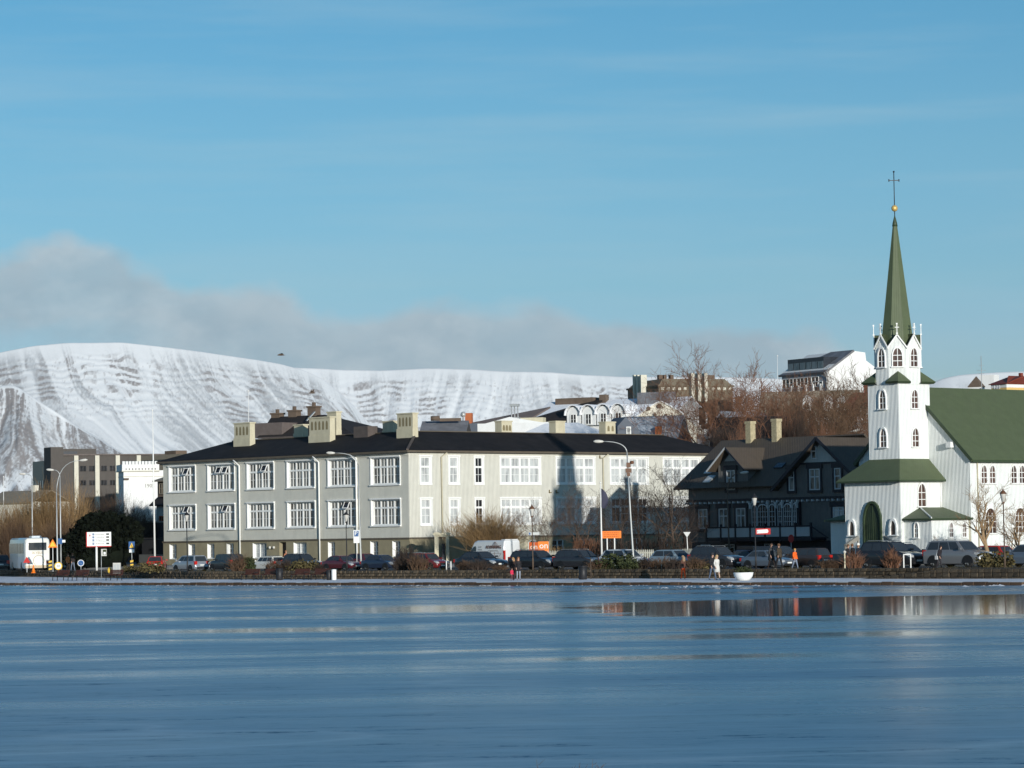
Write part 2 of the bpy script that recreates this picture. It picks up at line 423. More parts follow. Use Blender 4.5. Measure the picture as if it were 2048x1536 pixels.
def arch_win(w, h, rows=3, cols=2, fr=0.09, dep=0.12, sill=True, rise=None, mun=0.05):
    key = ('a', w, h, rows, cols, fr, dep, sill, rise, mun)
    if key in _wc: return _wc[key]
    out, inn = lancet(w + 2 * fr, h + 1.6 * fr, rise=(rise + fr * .8) if rise else None), lancet(w, h, rise=rise)
    out[0] = (out[0][0], 0); inn = [(x, max(z, 0.0)) for x, z in inn]
    b = MB().ring(out, inn, -dep, 0.0)
    if sill: b.box((-w / 2 - fr - .06, -dep - .08, -.09), (w / 2 + fr + .06, 0, 0))
    rs = rise or w * 0.95
    def half(z):
        z0 = h - rs
        if z <= z0: return w / 2
        s = min(1, (z - z0) / rs) ** (1 / 0.9); t = math.asin(min(1, s)) / (pi / 2)
        return w / 2 * (1 - t ** 1.7)
    for i in range(1, cols):
        x = -w / 2 + w * i / cols
        top = h - 0.02 if abs(x) < 1e-3 else h - rs * (0.25 + 0.3 * abs(x) / (w / 2))
        b.box((x - mun / 2, -.05, 0), (x + mun / 2, 0, top))
    for j in range(1, rows):
        z = h * j / rows * 0.92; b.box((-half(z), -.045, z - mun / 2), (half(z), 0, z + mun / 2))
    f = b.mesh('window')
    g = MB(); n = len(inn)
    g.add([(x, -.012, z) for x, z in inn], [list(range(n))])
    me = g.mesh('pane')
    _wc[key] = (f, me); return f, me
def put_win(parent, fg, loc, rot=0.0, frame=None, glass=None, name='window'):
    w = obj(name, fg[0], frame or M['white'], parent, loc, rot)
    obj('pane', fg[1], glass or M['glass'], w)
    return w
def wall_grid(b, L, z0, z1, holes, P, mi=0, rev=0.0, rmi=None):
    """Wall of length L with rectangular openings [(s0,s1,za,zb)]; P(s, depth, z) gives the point; reveals run rev deep."""
    ss = sorted({0.0, L, *[h[0] for h in holes], *[h[1] for h in holes]}); zs = sorted({z0, z1, *[h[2] for h in holes], *[h[3] for h in holes]})
    for i in range(len(ss) - 1):
        for j in range(len(zs) - 1):
            s, z = (ss[i] + ss[i + 1]) / 2, (zs[j] + zs[j + 1]) / 2
            if any(h[0] < s < h[1] and h[2] < z < h[3] for h in holes): continue
            b.add([P(ss[i], 0, zs[j]), P(ss[i + 1], 0, zs[j]), P(ss[i + 1], 0, zs[j + 1]), P(ss[i], 0, zs[j + 1])], [(0, 1, 2, 3)], mi)
    if rev:
        for a, c, za, zb in holes:
            q = [(a, za), (c, za), (c, zb), (a, zb)]
            for k in range(4):
                (s0, w0), (s1, w1) = q[k], q[(k + 1) % 4]
                b.add([P(s0, 0, w0), P(s1, 0, w1), P(s1, rev, w1), P(s0, rev, w0)], [(0, 1, 2, 3)], mi if rmi is None else rmi)
class Frame:
    """A building's own axes: origin o on the plan, +x along its lake front, +y inland; fx/fy/fz read its measures off the photograph."""
    def __init__(s, o, rot): s.o, s.rot = Vector((o[0], o[1], 0)), rot; s.ex = Vector((math.cos(rot), math.sin(rot), 0)); s.ey = Vector((-math.sin(rot), math.cos(rot), 0))
    def w(s, x, y): return s.o + s.ex * x + s.ey * y
    def fx(s, px, z, y=0.0):
        k = (px - CX) / F; p = s.o + s.ey * y; e = s.ex
        a0 = p.x * _r.x + p.y * _r.y + (z - EYE) * _r.z; a1 = e.x * _r.x + e.y * _r.y
        b0 = p.y * _f.y + (z - EYE) * _f.z; b1 = e.y * _f.y
        return (k * b0 - a0) / (a1 - k * b1)
    def fy(s, px, z, x=0.0):
        k = (px - CX) / F; p = s.o + s.ex * x; e = s.ey
        a0 = p.x * _r.x + p.y * _r.y + (z - EYE) * _r.z; a1 = e.x * _r.x + e.y * _r.y
        b0 = p.y * _f.y + (z - EYE) * _f.z; b1 = e.y * _f.y
        return (k * b0 - a0) / (a1 - k * b1)
    def fz(s, px, py, x, y): return zof(px, py, s.w(x, y).y)
# ================================================================== the setting
# ------------------------------------------------------------------ numpy noise
_rt = np.random.RandomState(11).rand(512, 512)
def vnoise(x, y):
    xi, yi = np.floor(x).astype(int), np.floor(y).astype(int); fx, fy = x - xi, y - yi
    fx, fy = fx * fx * (3 - 2 * fx), fy * fy * (3 - 2 * fy)
    a = _rt[xi % 512, yi % 512]; b = _rt[(xi + 1) % 512, yi % 512]; c = _rt[xi % 512, (yi + 1) % 512]; d = _rt[(xi + 1) % 512, (yi + 1) % 512]
    return (a * (1 - fx) + b * fx) * (1 - fy) + (c * (1 - fx) + d * fx) * fy
def fbm(x, y, o=4, g=0.5):
    s, a, t = 0, 1, 0
    for i in range(o):
        s = s + a * vnoise(x * 2 ** i + 17.3 * i, y * 2 ** i + 9.1 * i); t += a; a *= g
    return s / t
def sst(a, b, x):
    t = np.clip((x - a) / (b - a), 0, 1); return t * t * (3 - 2 * t)

# ------------------------------------------------------------------ mountains
def snow_rock():
    m = bpy.data.materials.new('snowy_rock'); m.use_nodes = True
    t, l = m.node_tree.nodes, m.node_tree.links
    b = t['Principled BSDF']; b.inputs['Roughness'].default_value = 0.9; b.inputs['Specular IOR Level'].default_value = 0.1
    a = N(t, 'ShaderNodeAttribute', attribute_name='rock'); br = N(t, 'ShaderNodeAttribute', attribute_name='brown')
    c = MIX(t, l, a.outputs['Fac'], (0.77, 0.785, 0.79), (0.44, 0.455, 0.465))
    l.new(MIX(t, l, br.outputs['Fac'], c, (0.27, 0.245, 0.235)), b.inputs['Base Color'])
    return m
M['mountain'] = snow_rock()
def massif(ridge, d0, d1, seed, slant, rows=170, step=2.0, strata=0.6, spots=0.5, grey=0.6, pw=1.45, rough=1.0, dtilt=0.0, rocky=0.0, cover=0.5):
    """A snow-covered mountain face: ridge line by direction, foot d0 and crest d1 metres off, fall lines slanting aside; bare ground in streaks, rock steps high up."""
    xs = np.array([p[0] for p in ridge], float); ys = np.array([p[1] for p in ridge], float)
    u = np.arange(xs[0], xs[-1] + .1, step)
    ry = np.interp(u, xs, ys); kk = np.exp(-np.linspace(-2, 2, 31) ** 2); kk /= kk.sum()
    ry = np.convolve(np.pad(ry, 15, 'edge'), kk, 'valid') + 1.6 * (fbm(u / 40 + seed, u * 0 + seed, 4) - .5)
    e = (HORIZON - ROLL * (u - CX)) - ry
    t = np.concatenate([np.linspace(0, 1, rows), 1 + np.linspace(0.02, 0.5, 10)])
    U, T = np.meshgrid(u, t); E = np.interp(U, u, e)
    d = d0 + (d1 - d0) * np.clip(T, 0, 1.6) + dtilt * (U - xs[0])
    zr = E * (d1 + dtilt * (U - xs[0])) / F
    Tc = np.clip(T, 0, 1)
    prof = np.where(T <= 1, 0.30 * Tc + 0.70 * Tc ** pw, 1 + 0.02 * (T - 1))
    zn = np.clip(prof, 0, 1)
    sl = np.interp(U, [p[0] for p in slant], [p[1] for p in slant])
    ug = U - sl * (1 - zn) ** 1.5 * 330                        # fall line each point lies on
    wob = 46 * (fbm(U / 70 + seed, zn * 2.2 + 5, 4) - .5)
    # broad ribs and gullies, fine grooves
    g = fbm((ug + wob) / 52 + seed * 3, zn * .9 + seed, 4, 0.5); g3 = fbm((ug + wob) / 17 + seed, zn * 1.5 + 8, 3)
    w = np.sin(Tc * pi) ** 0.6 * (1 - .35 * zn)
    z = zr * np.clip(prof, 0, 2) + w * rough * ((g - .5) * 46 + (g3 - .5) * 15)
    D = d + (g - .5) * w * -50 * rough
    up = sst(0.56, 0.66, zn) * (1 - sst(0.90, 0.96, zn))
    lay = zn * 26 + 3.4 * fbm(U / 80 + seed, zn * 7, 4)
    ledge = np.sin(2 * pi * lay)
    z = np.where(T > 1, zr * prof, z + up * 0.9 * ledge * strata); z = np.maximum(z, -5); z = np.where(T <= 0.001, -5, z)
    k = (U - CX) / F
    X = k * D / _f.y + ROLL * (z - EYE)
    # bare ground
    st = fbm((ug + wob) / 7.5 + 40 + seed, zn * 3.2, 5, .68); st2 = fbm((ug + wob) / 24 + 9 + seed, zn * 1.6, 3); big = fbm(U / 110 + seed * 2, zn * 2.4 + seed, 3)
    fine = fbm(U / 2.6, zn * 110 + 5, 2, .6)
    chan = np.maximum(sst(.60, .68, fbm((ug + wob) / 30 + seed * 7, zn * .5 + 3, 3)), sst(.62, .70, fbm((ug + wob) / 11 + seed * 4, zn * .8 + 1, 3))) * sst(.0, .15, zn)   # snow-filled gullies
    ga = 0.38 * st + 0.24 * st2 + 0.42 * big + .10 * (fine - .5) - .02
    rock = sst(cover - .07, cover + .13, ga) * (1 - sst(.93, 1.0, zn) * .8) * (1 - .85 * chan) * grey * (.75 + .5 * fine)
    patch = sst(.40, .58, fbm(U / 45 + seed * 5, zn * 5 + seed, 3) + .12 * (st - .5))
    band = fbm(U / 11 + seed, lay * 1.0, 3, .65)
    cl = up * patch * sst(-.05, .35, ledge + 1.3 * (band - .5)) * (1 - .9 * chan) * (.45 + .9 * (fine - .2))
    brown = np.clip(cl * strata + rocky * sst(.42, .56, .5 * st + .3 * fbm(U / 13 + 3, zn * 16, 4, .65) + .2 * fine) * (1 - .5 * chan), 0, 1)
    dots = sst(.70, .78, fbm(U / 4.5 + seed, zn * 60, 2)) * up * spots
    brown = np.clip(np.maximum(brown, dots * .8), 0, 1)
    rock = np.where(T > 1, .1, np.clip(rock, 0, 1)); brown = np.where(T > .985, 0, brown)
    n, mcol = U.shape
    me = bpy.data.meshes.new('mountain')
    vs = np.stack([X, D, z], -1).reshape(-1, 3)
    idx = np.arange(n * mcol).reshape(n, mcol)
    q = np.stack([idx[:-1, :-1], idx[:-1, 1:], idx[1:, 1:], idx[1:, :-1]], -1).reshape(-1, 4)
    me.vertices.add(len(vs)); me.vertices.foreach_set('co', vs.ravel())
    me.loops.add(q.size); me.loops.foreach_set('vertex_index', q.ravel().astype(np.int32))
    me.polygons.add(len(q)); me.polygons.foreach_set('loop_start', np.arange(0, q.size, 4, dtype=np.int32))
    me.polygons.foreach_set('use_smooth', np.ones(len(q), bool))
    me.update(calc_edges=True); me.validate()
    for nm, a in (('rock', rock), ('brown', brown)):
        at_ = me.attributes.new(nm, 'FLOAT', 'POINT'); at_.data.foreach_set('value', a.ravel().astype(np.float32))
    o = obj('mountain', me, M['mountain']); o['kind'] = 'structure'
    return o
massif([(-260, 790), (-120, 735), (0, 702), (60, 690), (130, 684), (240, 683), (300, 690), (400, 702), (500, 717), (560, 727), (600, 738), (640, 756), (690, 796), (740, 852), (800, 905), (900, 985), (1000, 1060)],
       10100, 11600, 1.7, [(-260, .2), (60, .6), (200, 1.1), (700, 1.6)], rows=250, step=1.5, strata=1.1, dtilt=0.9, grey=.85, cover=.46, rough=.9)
massif([(440, 742), (560, 733), (640, 736), (700, 739), (770, 739), (850, 735), (940, 737), (1000, 741), (1100, 743), (1160, 748), (1250, 752), (1350, 752), (1460, 753), (1600, 758), (1750, 775), (1900, 800)],
       11700, 13200, 5.2, [(440, .5), (700, .35), (850, -.35), (980, -.5), (1060, .3), (1300, .8)], rows=210, step=1.6, strata=1.05, pw=1.9, grey=.6, cover=.50)
massif([(1500, 960), (1700, 840), (1800, 790), (1850, 768), (1890, 752), (1920, 748), (1960, 745), (2050, 741), (2200, 744), (2330, 760)],
       13500, 15000, 9.4, [(1500, .3), (2300, .3)], rows=120, strata=0.5, step=3, grey=.6)
massif([(-260, 850), (-120, 790), (-40, 775), (0, 769), (22, 766), (48, 782), (72, 800), (110, 824), (150, 850), (190, 872), (240, 903), (300, 940), (380, 985), (480, 1040)],
       8150, 9000, 3.3, [(-260, -.5), (30, -.15), (120, .35), (400, .8)], rows=160, strata=0.8, rocky=1.1, rough=2.0, grey=.8, cover=.44, spots=0)

# ------------------------------------------------------------------ lake
def ice_mat():
    m = bpy.data.materials.new('lake_ice'); m.use_nodes = True
    t, l = m.node_tree.nodes, m.node_tree.links
    b = t['Principled BSDF']
    co = N(t, 'ShaderNodeTexCoord')
    def nz(scale, detail=4, rough=0.55, st=(1, 1, 1), rot=0.0, loc=(0, 0, 0)):
        mp = N(t, 'ShaderNodeMapping'); mp.inputs['Scale'].default_value = st; mp.inputs['Rotation'].default_value = (0, 0, rot); mp.inputs['Location'].default_value = loc
        l.new(co.outputs['Object'], mp.inputs[0])
        n = N(t, 'ShaderNodeTexNoise', ins={'Scale': scale, 'Detail': detail, 'Roughness': rough}); l.new(mp.outputs[0], n.inputs[0])
        return n.outputs[0]
    sp = N(t, 'ShaderNodeSeparateXYZ'); l.new(co.outputs['Object'], sp.inputs[0])
    x, y = sp.outputs[0], sp.outputs[1]
    def blob(cx, cy, rx, ry, wob, soft=0.25):
        wx = M_(t, l, 'DIVIDE', M_(t, l, 'SUBTRACT', x, cx), rx); wy = M_(t, l, 'DIVIDE', M_(t, l, 'SUBTRACT', y, cy), ry)
        d = M_(t, l, 'SQRT', M_(t, l, 'ADD', M_(t, l, 'POWER', wx, 4.0), M_(t, l, 'POWER', wy, 4.0)))
        d = M_(t, l, 'ADD', d, M_(t, l, 'MULTIPLY_ADD', wob, 1.3, -0.65))
        return M_(t, l, 'DIVIDE', M_(t, l, 'SUBTRACT', 1.0, d), soft, None, True)
    wob = nz(0.16, 6, 0.65, (0.45, 1, 1)); wob2 = nz(0.35, 6, 0.7, (0.25, 1, 1), 0, (7, 3, 0)); rag = nz(1.6, 5, 0.7, (0.12, 1, 1), 0, (3, 9, 0))
    both = M_(t, l, 'ADD', M_(t, l, 'MULTIPLY', wob, 0.6), M_(t, l, 'MULTIPLY', rag, 0.4))
    wet = blob(*BLOBS[0], both, 0.10)
    soft = None
    for q in BLOBS[1:]:
        s_ = M_(t, l, 'MULTIPLY', blob(*q, M_(t, l, 'ADD', M_(t, l, 'MULTIPLY', wob2, 0.5), M_(t, l, 'MULTIPLY', rag, 0.5)), 0.9), 0.8); soft = s_ if soft is None else M_(t, l, 'MAXIMUM', soft, s_)
    # faint glaze that comes and goes over the far half
    veil = M_(t, l, 'MULTIPLY', RAMP(t, l, nz(0.11, 7, 0.7, (0.22, 1, 1), 0, (2, 5, 0)), [(0.46, 0.0), (0.62, 0.75)]), M_(t, l, 'DIVIDE', M_(t, l, 'SUBTRACT', y, 45), 50, None, True))
    wet = M_(t, l, 'MAXIMUM', wet, M_(t, l, 'MAXIMUM', soft, veil))
    frost = nz(0.09, 7, 0.68, (0.35, 1, 1), 0.1)
    mid = nz(0.7, 6, 0.65, (0.30, 1, 1), 0.12); fin = nz(5.0, 4, 0.75, (0.5, 1, 1)); near = nz(1.8, 5, 0.7, (0.28, 1, 1), -0.08)
    base = MIX(t, l, RAMP(t, l, frost, [(0.38, 0.0), (0.62, 1.0)]), ICE_A, ICE_B)
    base = MIX(t, l, RAMP(t, l, mid, [(0.48, 0.0), (0.75, 0.75)]), base, ICE_C)
    base = MIX(t, l, RAMP(t, l, near, [(0.30, 0.45), (0.50, 0.0)]), base, (0.04, 0.10, 0.17))
    base = MIX(t, l, RAMP(t, l, fin, [(0.35, 0.0), (0.75, 0.35)]), base, (0.14, 0.25, 0.34))
    crack = M_(t, l, 'ABSOLUTE', M_(t, l, 'SUBTRACT', nz(0.05, 3, 0.5, (0.5, 1, 1), 0.3, (11, 2, 0)), 0.5))
    base = MIX(t, l, RAMP(t, l, crack, [(0.0, 0.45), (0.006, 0.0)]), base, (0.35, 0.46, 0.54))
    l.new(MIX(t, l, wet, base, (0.045, 0.055, 0.065)), b.inputs['Base Color'])
    r = M_(t, l, 'MULTIPLY_ADD', frost, 0.24, 0.16)
    r = M_(t, l, 'ADD', r, M_(t, l, 'MULTIPLY', mid, 0.10))
    n = N(t, 'ShaderNodeMix'); n.data_type = 'FLOAT'
    l.new(wet, n.inputs[0]); l.new(r, n.inputs[2]); n.inputs[3].default_value = 0.07
    l.new(n.outputs[0], b.inputs['Roughness'])
    n2 = N(t, 'ShaderNodeMix'); n2.data_type = 'FLOAT'; l.new(wet, n2.inputs[0]); l.new(M_(t, l, 'ADD', M_(t, l, 'MULTIPLY_ADD', mid, 1.0, ICE_SPEC - .5), M_(t, l, 'ADD', M_(t, l, 'MULTIPLY_ADD', fin, .8, -.4), M_(t, l, 'MULTIPLY_ADD', near, .8, -.4)), True), n2.inputs[2]); n2.inputs[3].default_value = 0.5
    l.new(n2.outputs[0], b.inputs['Specular IOR Level'])
    h = M_(t, l, 'ADD', M_(t, l, 'MULTIPLY', mid, 1.6), M_(t, l, 'MULTIPLY', fin, 0.6))
    bp = N(t, 'ShaderNodeBump', ins={'Distance': 0.02}); l.new(M_(t, l, 'MULTIPLY_ADD', wet, -0.97, 0.97), bp.inputs['Strength']); l.new(h, bp.inputs['Height'])
    l.new(bp.outputs[0], b.inputs['Normal'])
    return m
# wet, mirror-smooth patches on the frosted ice: centre x, y, half width, half depth (metres)
BLOBS = [(29, 143, 27, 19), (26, 84, 17, 5), (9, 103, 9, 5), (-3, 150, 9, 13), (4, 86, 7, 3), (-9, 118, 8, 5)]
ICE_A, ICE_B, ICE_C, ICE_SPEC = (0.075, 0.17, 0.26), (0.11, 0.225, 0.33), (0.22, 0.36, 0.46), 0.22
M['ice'] = ice_mat()
ice = MB()
A0, A1 = NS * SHORE + TS * -400, NS * SHORE + TS * 400
ice.add([A0, A1, A1 - NS * 420, A0 - NS * 420], [(0, 1, 2, 3)])
obj('lake_ice', ice, M['ice'])['kind'] = 'structure'

# ------------------------------------------------------------------ land
S_OFF = -156.0
def sc_pt(s, c, z=0.0): p = TS * (s + S_OFF) + NS * c; return Vector((p.x, p.y, z))
def wall_c(s): return 160.5 + (max(0, -46 - s) * 0.32 if s < -46 else 0)
land = MB()
M['ground'] = mat('winter_ground', (0.085, 0.07, 0.048), 0.95, 0.35, sc=0.25, dirt=((0.42, 0.42, 0.42), 0.7, 0.12, (1, 1, 1)))
ss = [-420, -300, -200, -140, -100, -85, -70, -60, -52, -46, -30, -10, 10, 30, 45, 60, 100, 200, 420]
cs = [None, 164, 170, 186, 192, 200, 230, 270, 330, 420, 700, 1500, 4000, 9000]
zs_ = [0.86, 0.80, 0.76, 0.77, 1.15, 1.3, 1.9, 2.5, 5.0, 9.0, 9.0, 6.0, 3.0, 0.0]
vs, fs = [], []
for i, s in enumerate(ss):
    for j, c in enumerate(cs):
        cc = wall_c(s) + 0.30 if c is None else max(c, wall_c(s) + 0.5 + j)
        f = 1 if c is None or c < 1000 else c / 330
        vs.append(sc_pt(s * f, cc, zs_[j]))
n = len(cs)
for i in range(len(ss) - 1):
    for j in range(n - 1): fs.append((i * n + j, (i + 1) * n + j, (i + 1) * n + j + 1, i * n + j + 1))
land.add(vs, fs, 0, True)
obj('ground', land, M['ground'])['kind'] = 'structure'
M['asphalt'] = mat('worn_asphalt', (0.055, 0.055, 0.055), 0.85, 0.2, sc=0.8, dirt=((0.30, 0.30, 0.30), 0.5, 0.3, (1, 1, 1)))
M['pavement'] = mat('pavement_slabs', (0.24, 0.23, 0.21), 0.9, 0.12, sc=1.2, dirt=((0.6, 0.6, 0.6), 0.7, 0.4, (1, 1, 1)))
st = MB()
for a, b_ in zip(ss[4:-3], ss[5:-2]):
    st.add([sc_pt(a, max(168.5, wall_c(a) + 3), 0.80), sc_pt(b_, max(168.5, wall_c(b_) + 3), 0.80), sc_pt(b_, 186, 0.80), sc_pt(a, 186, 0.80)], [(0, 1, 2, 3)])
obj('street', st, M['asphalt'])['kind'] = 'structure'
pv = MB()
for a, b_ in zip(ss[4:-3], ss[5:-2]):
    pv.add([sc_pt(a, 186.1, 0.78), sc_pt(b_, 186.1, 0.78), sc_pt(b_, 186.1, 0.97), sc_pt(a, 186.1, 0.97), sc_pt(b_, 190.5, 1.12), sc_pt(a, 190.5, 1.12)], [(0, 1, 2, 3), (3, 2, 4, 5)])
obj('pavement', pv, M['pavement'])['kind'] = 'structure'

# promenade with thin snow, its kerb of dark stones above the ice
M['path_snow'] = mat('trodden_snow_path', (0.80, 0.80, 0.82), 0.9, 0.12, sc=0.9, bump=0.02, bsc=4, dirt=((0.42, 0.39, 0.35), 0.5, 0.35, (1, 1, 1)))
pr = MB(); KS = [x * 4.0 - 180 for x in range(0, 61)]
for a, b_ in zip(KS[:-1], KS[1:]):
    za, zb = 0.20, 0.20
    pr.add([sc_pt(a, SHORE + .26, za), sc_pt(b_, SHORE + .26, zb), sc_pt(b_, wall_c(b_) + .1, .30), sc_pt(a, wall_c(a) + .1, .30)], [(0, 1, 2, 3)], 0, True)
prom = obj('promenade', pr, M['path_snow']); prom['kind'] = 'structure'
kb = MB().box((-0.44, -0.02, -0.25), (0.44, 0.28, 0.205)).mesh('kerb_stone')
km = bmesh.new(); km.from_mesh(kb); bmesh.ops.bevel(km, geom=km.edges[:], offset=0.035, segments=1, affect='EDGES'); km.to_mesh(kb); km.free()
for i in range(150):
    s = -92 + i * 0.905
    o = obj('kerb_stone', kb, M['kerb'], prom, sc_pt(s, SHORE + rnd.uniform(-.03, .03), rnd.uniform(-.02, .015)), ST)
    o.scale = (1, 1, rnd.uniform(.95, 1.03))
# crumbs of snow and broken ice along the kerb
def crumbs(name, spots, mt, label=None):
    b = MB()
    for p, r in spots:
        k = 6; o = len(b.v)
        for j in range(k):
            t = 2 * pi * j / k; q = r * rnd.uniform(.6, 1.2); b.v.append((p.x + q * math.cos(t) * 1.6, p.y + q * math.sin(t), p.z - .02))
        b.v.append((p.x, p.y, p.z + r * rnd.uniform(.25, .5)))
        for j in range(k): b.f.append([o + j, o + (j + 1) % k, o + k]); b.m.append(0); b.s.append(True)
    return obj(name, b, mt)
sp_ = []
for i in range(420):
    s = rnd.uniform(-85, 34)
    if mnoise.noise(Vector((s * .16, 2, 0))) < -0.05 and rnd.random() < .8: continue
    sp_.append((sc_pt(s, SHORE - rnd.expovariate(1.1), 0.0), rnd.uniform(.03, .11)))
for i in range(60): sp_.append((gp(1360 + rnd.gauss(60, 55), 203 - abs(rnd.gauss(0, 3)), 0), rnd.uniform(.05, .16)))
for i in range(20): sp_.append((gp(1990 + rnd.gauss(0, 30), 187 - abs(rnd.gauss(0, .6)), 0), rnd.uniform(.06, .2)))
sb = crumbs('snow', sp_, M['snow']); tag(sb, 'crumbs of snow and broken ice lying on the lake ice along the kerb', 'snow', kind='stuff')

# ------------------------------------------------------------------ retaining wall of lava stone
wall_root = thing('stone_wall', 'low dark brown lava stone wall running along the back of the snowy promenade', 'wall')
core = MB(); WS = [x * 2.0 - 170 for x in range(0, 113)]
for a, b_ in zip(WS[:-1], WS[1:]):
    p = [sc_pt(a, wall_c(a) + .14, .1), sc_pt(b_, wall_c(b_) + .14, .1), sc_pt(b_, wall_c(b_) + .45, .1), sc_pt(a, wall_c(a) + .45, .1)]
    q = [x + Vector((0, 0, .72)) for x in p]
    core.add(p + q, [(0, 1, 5, 4), (4, 5, 6, 7), (2, 3, 7, 6)])
obj('mortar_core', core, M['stone_dark'], wall_root)
stone_me = []
for k in range(6):
    b = MB().box((-.5, 0, -.5), (.5, .34, .5)); me = b.mesh('stone')
    bm = bmesh.new(); bm.from_mesh(me); bmesh.ops.bevel(bm, geom=bm.edges[:], offset=.09, segments=1, affect='EDGES')
    for v in bm.verts: v.co += Vector((rnd.uniform(-.05, .05), rnd.uniform(-.06, .06), rnd.uniform(-.05, .05)))
    bm.to_mesh(me); bm.free(); me.materials.append(M['stone']); stone_me.append(me)
stones = []
for row in range(3):
    s = 40.0 - rnd.uniform(0, .4)
    while s > -168:
        L = rnd.uniform(.34, .62) if row else rnd.uniform(.45, .75)
        hgt = (.27, .235, .225)[row]; zc = (.355, .61, .84)[row]
        stones.append((s - L / 2, zc, L * .96, hgt * rnd.uniform(.92, .99), rnd.uniform(-.03, .03))); s -= L
stones.sort(key=lambda q: -q[0])
rest = MB()
for i, (s, zc, L, hgt, dy) in enumerate(stones):
    me = stone_me[i % 6]
    dc = (wall_c(s + .5) - wall_c(s - .5)); rz = ST + math.atan(dc)
    p = sc_pt(s, wall_c(s) + dy, zc)
    if i < 300:
        o = obj('stone', me, M['stone'], wall_root, p, rz); o.scale = (L, 1, hgt)
    else:
        mx = Matrix.LocRotScale(p, Matrix.Rotation(rz, 3, 'Z').to_quaternion(), Vector((L, 1, hgt)))
        rest.add([mx @ v.co for v in me.vertices], [list(f.vertices) for f in me.polygons])
o = obj('stones', rest, M['stone'], wall_root); o['kind'] = 'stuff'
# the sloping wing wall in front of it, on the right
wing = thing('ramp_wall', 'sloping stone ramp wall in front of the promenade wall below the dark pickup', 'wall')
wb = MB()
s0, s1 = onc(1722, 158.6, .25), onc(2100, 158.6, .25)
S0, S1 = s0.dot(TS) - S_OFF, s1.dot(TS) - S_OFF
for i in range(40):
    a, b_ = S0 + (S1 - S0) * i / 40, S0 + (S1 - S0) * (i + 1) / 40
    za, zb = min(.9, .28 + (a - S0) * .095), min(.9, .28 + (b_ - S0) * .095)
    p = [sc_pt(a, 158.6, .1), sc_pt(b_, 158.6, .1), sc_pt(b_, 160.4, .1), sc_pt(a, 160.4, .1)]
    wb.add(p + [sc_pt(a, 158.6, za), sc_pt(b_, 158.6, zb), sc_pt(b_, 160.4, zb), sc_pt(a, 160.4, za)], [(0, 1, 5, 4), (4, 5, 6, 7), (0, 4, 7, 3)])
obj('wall_core', wb, M['stone_dark'], wing)
ws = []
s = S0 + .3
while s < S1:
    L = rnd.uniform(.4, .7); top = min(.9, .28 + (s - S0) * .095); z = .12
    while z < top - .06:
        hh = min(.26, top - z); ws.append((s + L / 2, z + hh / 2, L * .96, hh * .96)); z += hh
    s += L
for i, (s, zc, L, hh) in enumerate(ws):
    o = obj('stone', stone_me[(i * 5) % 6], M['stone'], wing, sc_pt(s, 158.5 + rnd.uniform(-.03, .03), zc), ST); o.scale = (L, .5, hh)
# ================================================================== the church
CH = Frame((xof(1800, 245, 8), 245), R(-52.8))
CHK = 236 / 245          # it stands a little nearer than it is measured at: same picture, smaller church
church = thing('church', 'white corrugated iron church with green roofs and a slender green spire', 'church', CH.o * CHK + Vector((0, 0, EYE * (1 - CHK))), R(-49.5))
church.scale = (CHK * .946, CHK * 1.062, CHK)
TX, TY, TW = -1.73, 1.73, 3.46
wi, gr = M['white_iron'], M['green_roof']
obj('plinth', MB().box((-4.92, -1.46, 0.6), (1.46, 3.1, 1.62)).box((1.46, -1.06, 0.6), (4.46, 3.1, 1.62)).box((-8.1, 3.14, .6), (4.63, 23, 1.6)).box((-8.16, -.06, .6), (-4.92, 3.1, 1.62)), M['concrete'], church)
obj('porch_wall', MB().box((-4.86, -1.4, 1.6), (1.4, 3.25, 7.4)), wi, church)
obj('tower_wall', MB().box((-TW, 0, 7.3), (0, TW, 15.25)), wi, church)
nv = MB(); nx0, nx1, ny0, ny1, ez, rz = -8.03, 4.57, 3.2, 23.0, 9.2, 14.9
nv.prism([(nx0, 1.55), (nx1, 1.55), (nx1, ez), (TX, rz - .1), (nx0, ez)], 'y', ny0, ny1)
obj('nave_wall', nv, wi, church)
rf = MB()
for sx in (-1, 1):
    ex, e2 = TX + sx * 6.65, ez - .28
    a, b = (TX, ny0 - .18, rz), (ex, ny0 - .18, e2)
    vs = [a, b, (ex, ny1, e2), (TX, ny1, rz)]
    rf.add(vs + [(x, y, z - .16) for x, y, z in vs], [(0, 1, 2, 3), (4, 5, 6, 7), (0, 1, 5, 4), (1, 2, 6, 5), (2, 3, 7, 6)])
obj('nave_roof', rf, gr, church)
fa = MB()
for sx in (-1, 1):
    fa.bar((TX + sx * 6.66, ny0 - .1, ez - .42), (TX + sx * 6.66, ny1, ez - .42), .10, .22)
    fa.bar((TX, ny0 - .20, rz - .12), (TX + sx * 6.66, ny0 - .20, ez - .38), .06, .26)
obj('fascia', fa, M['green_dark'], church)
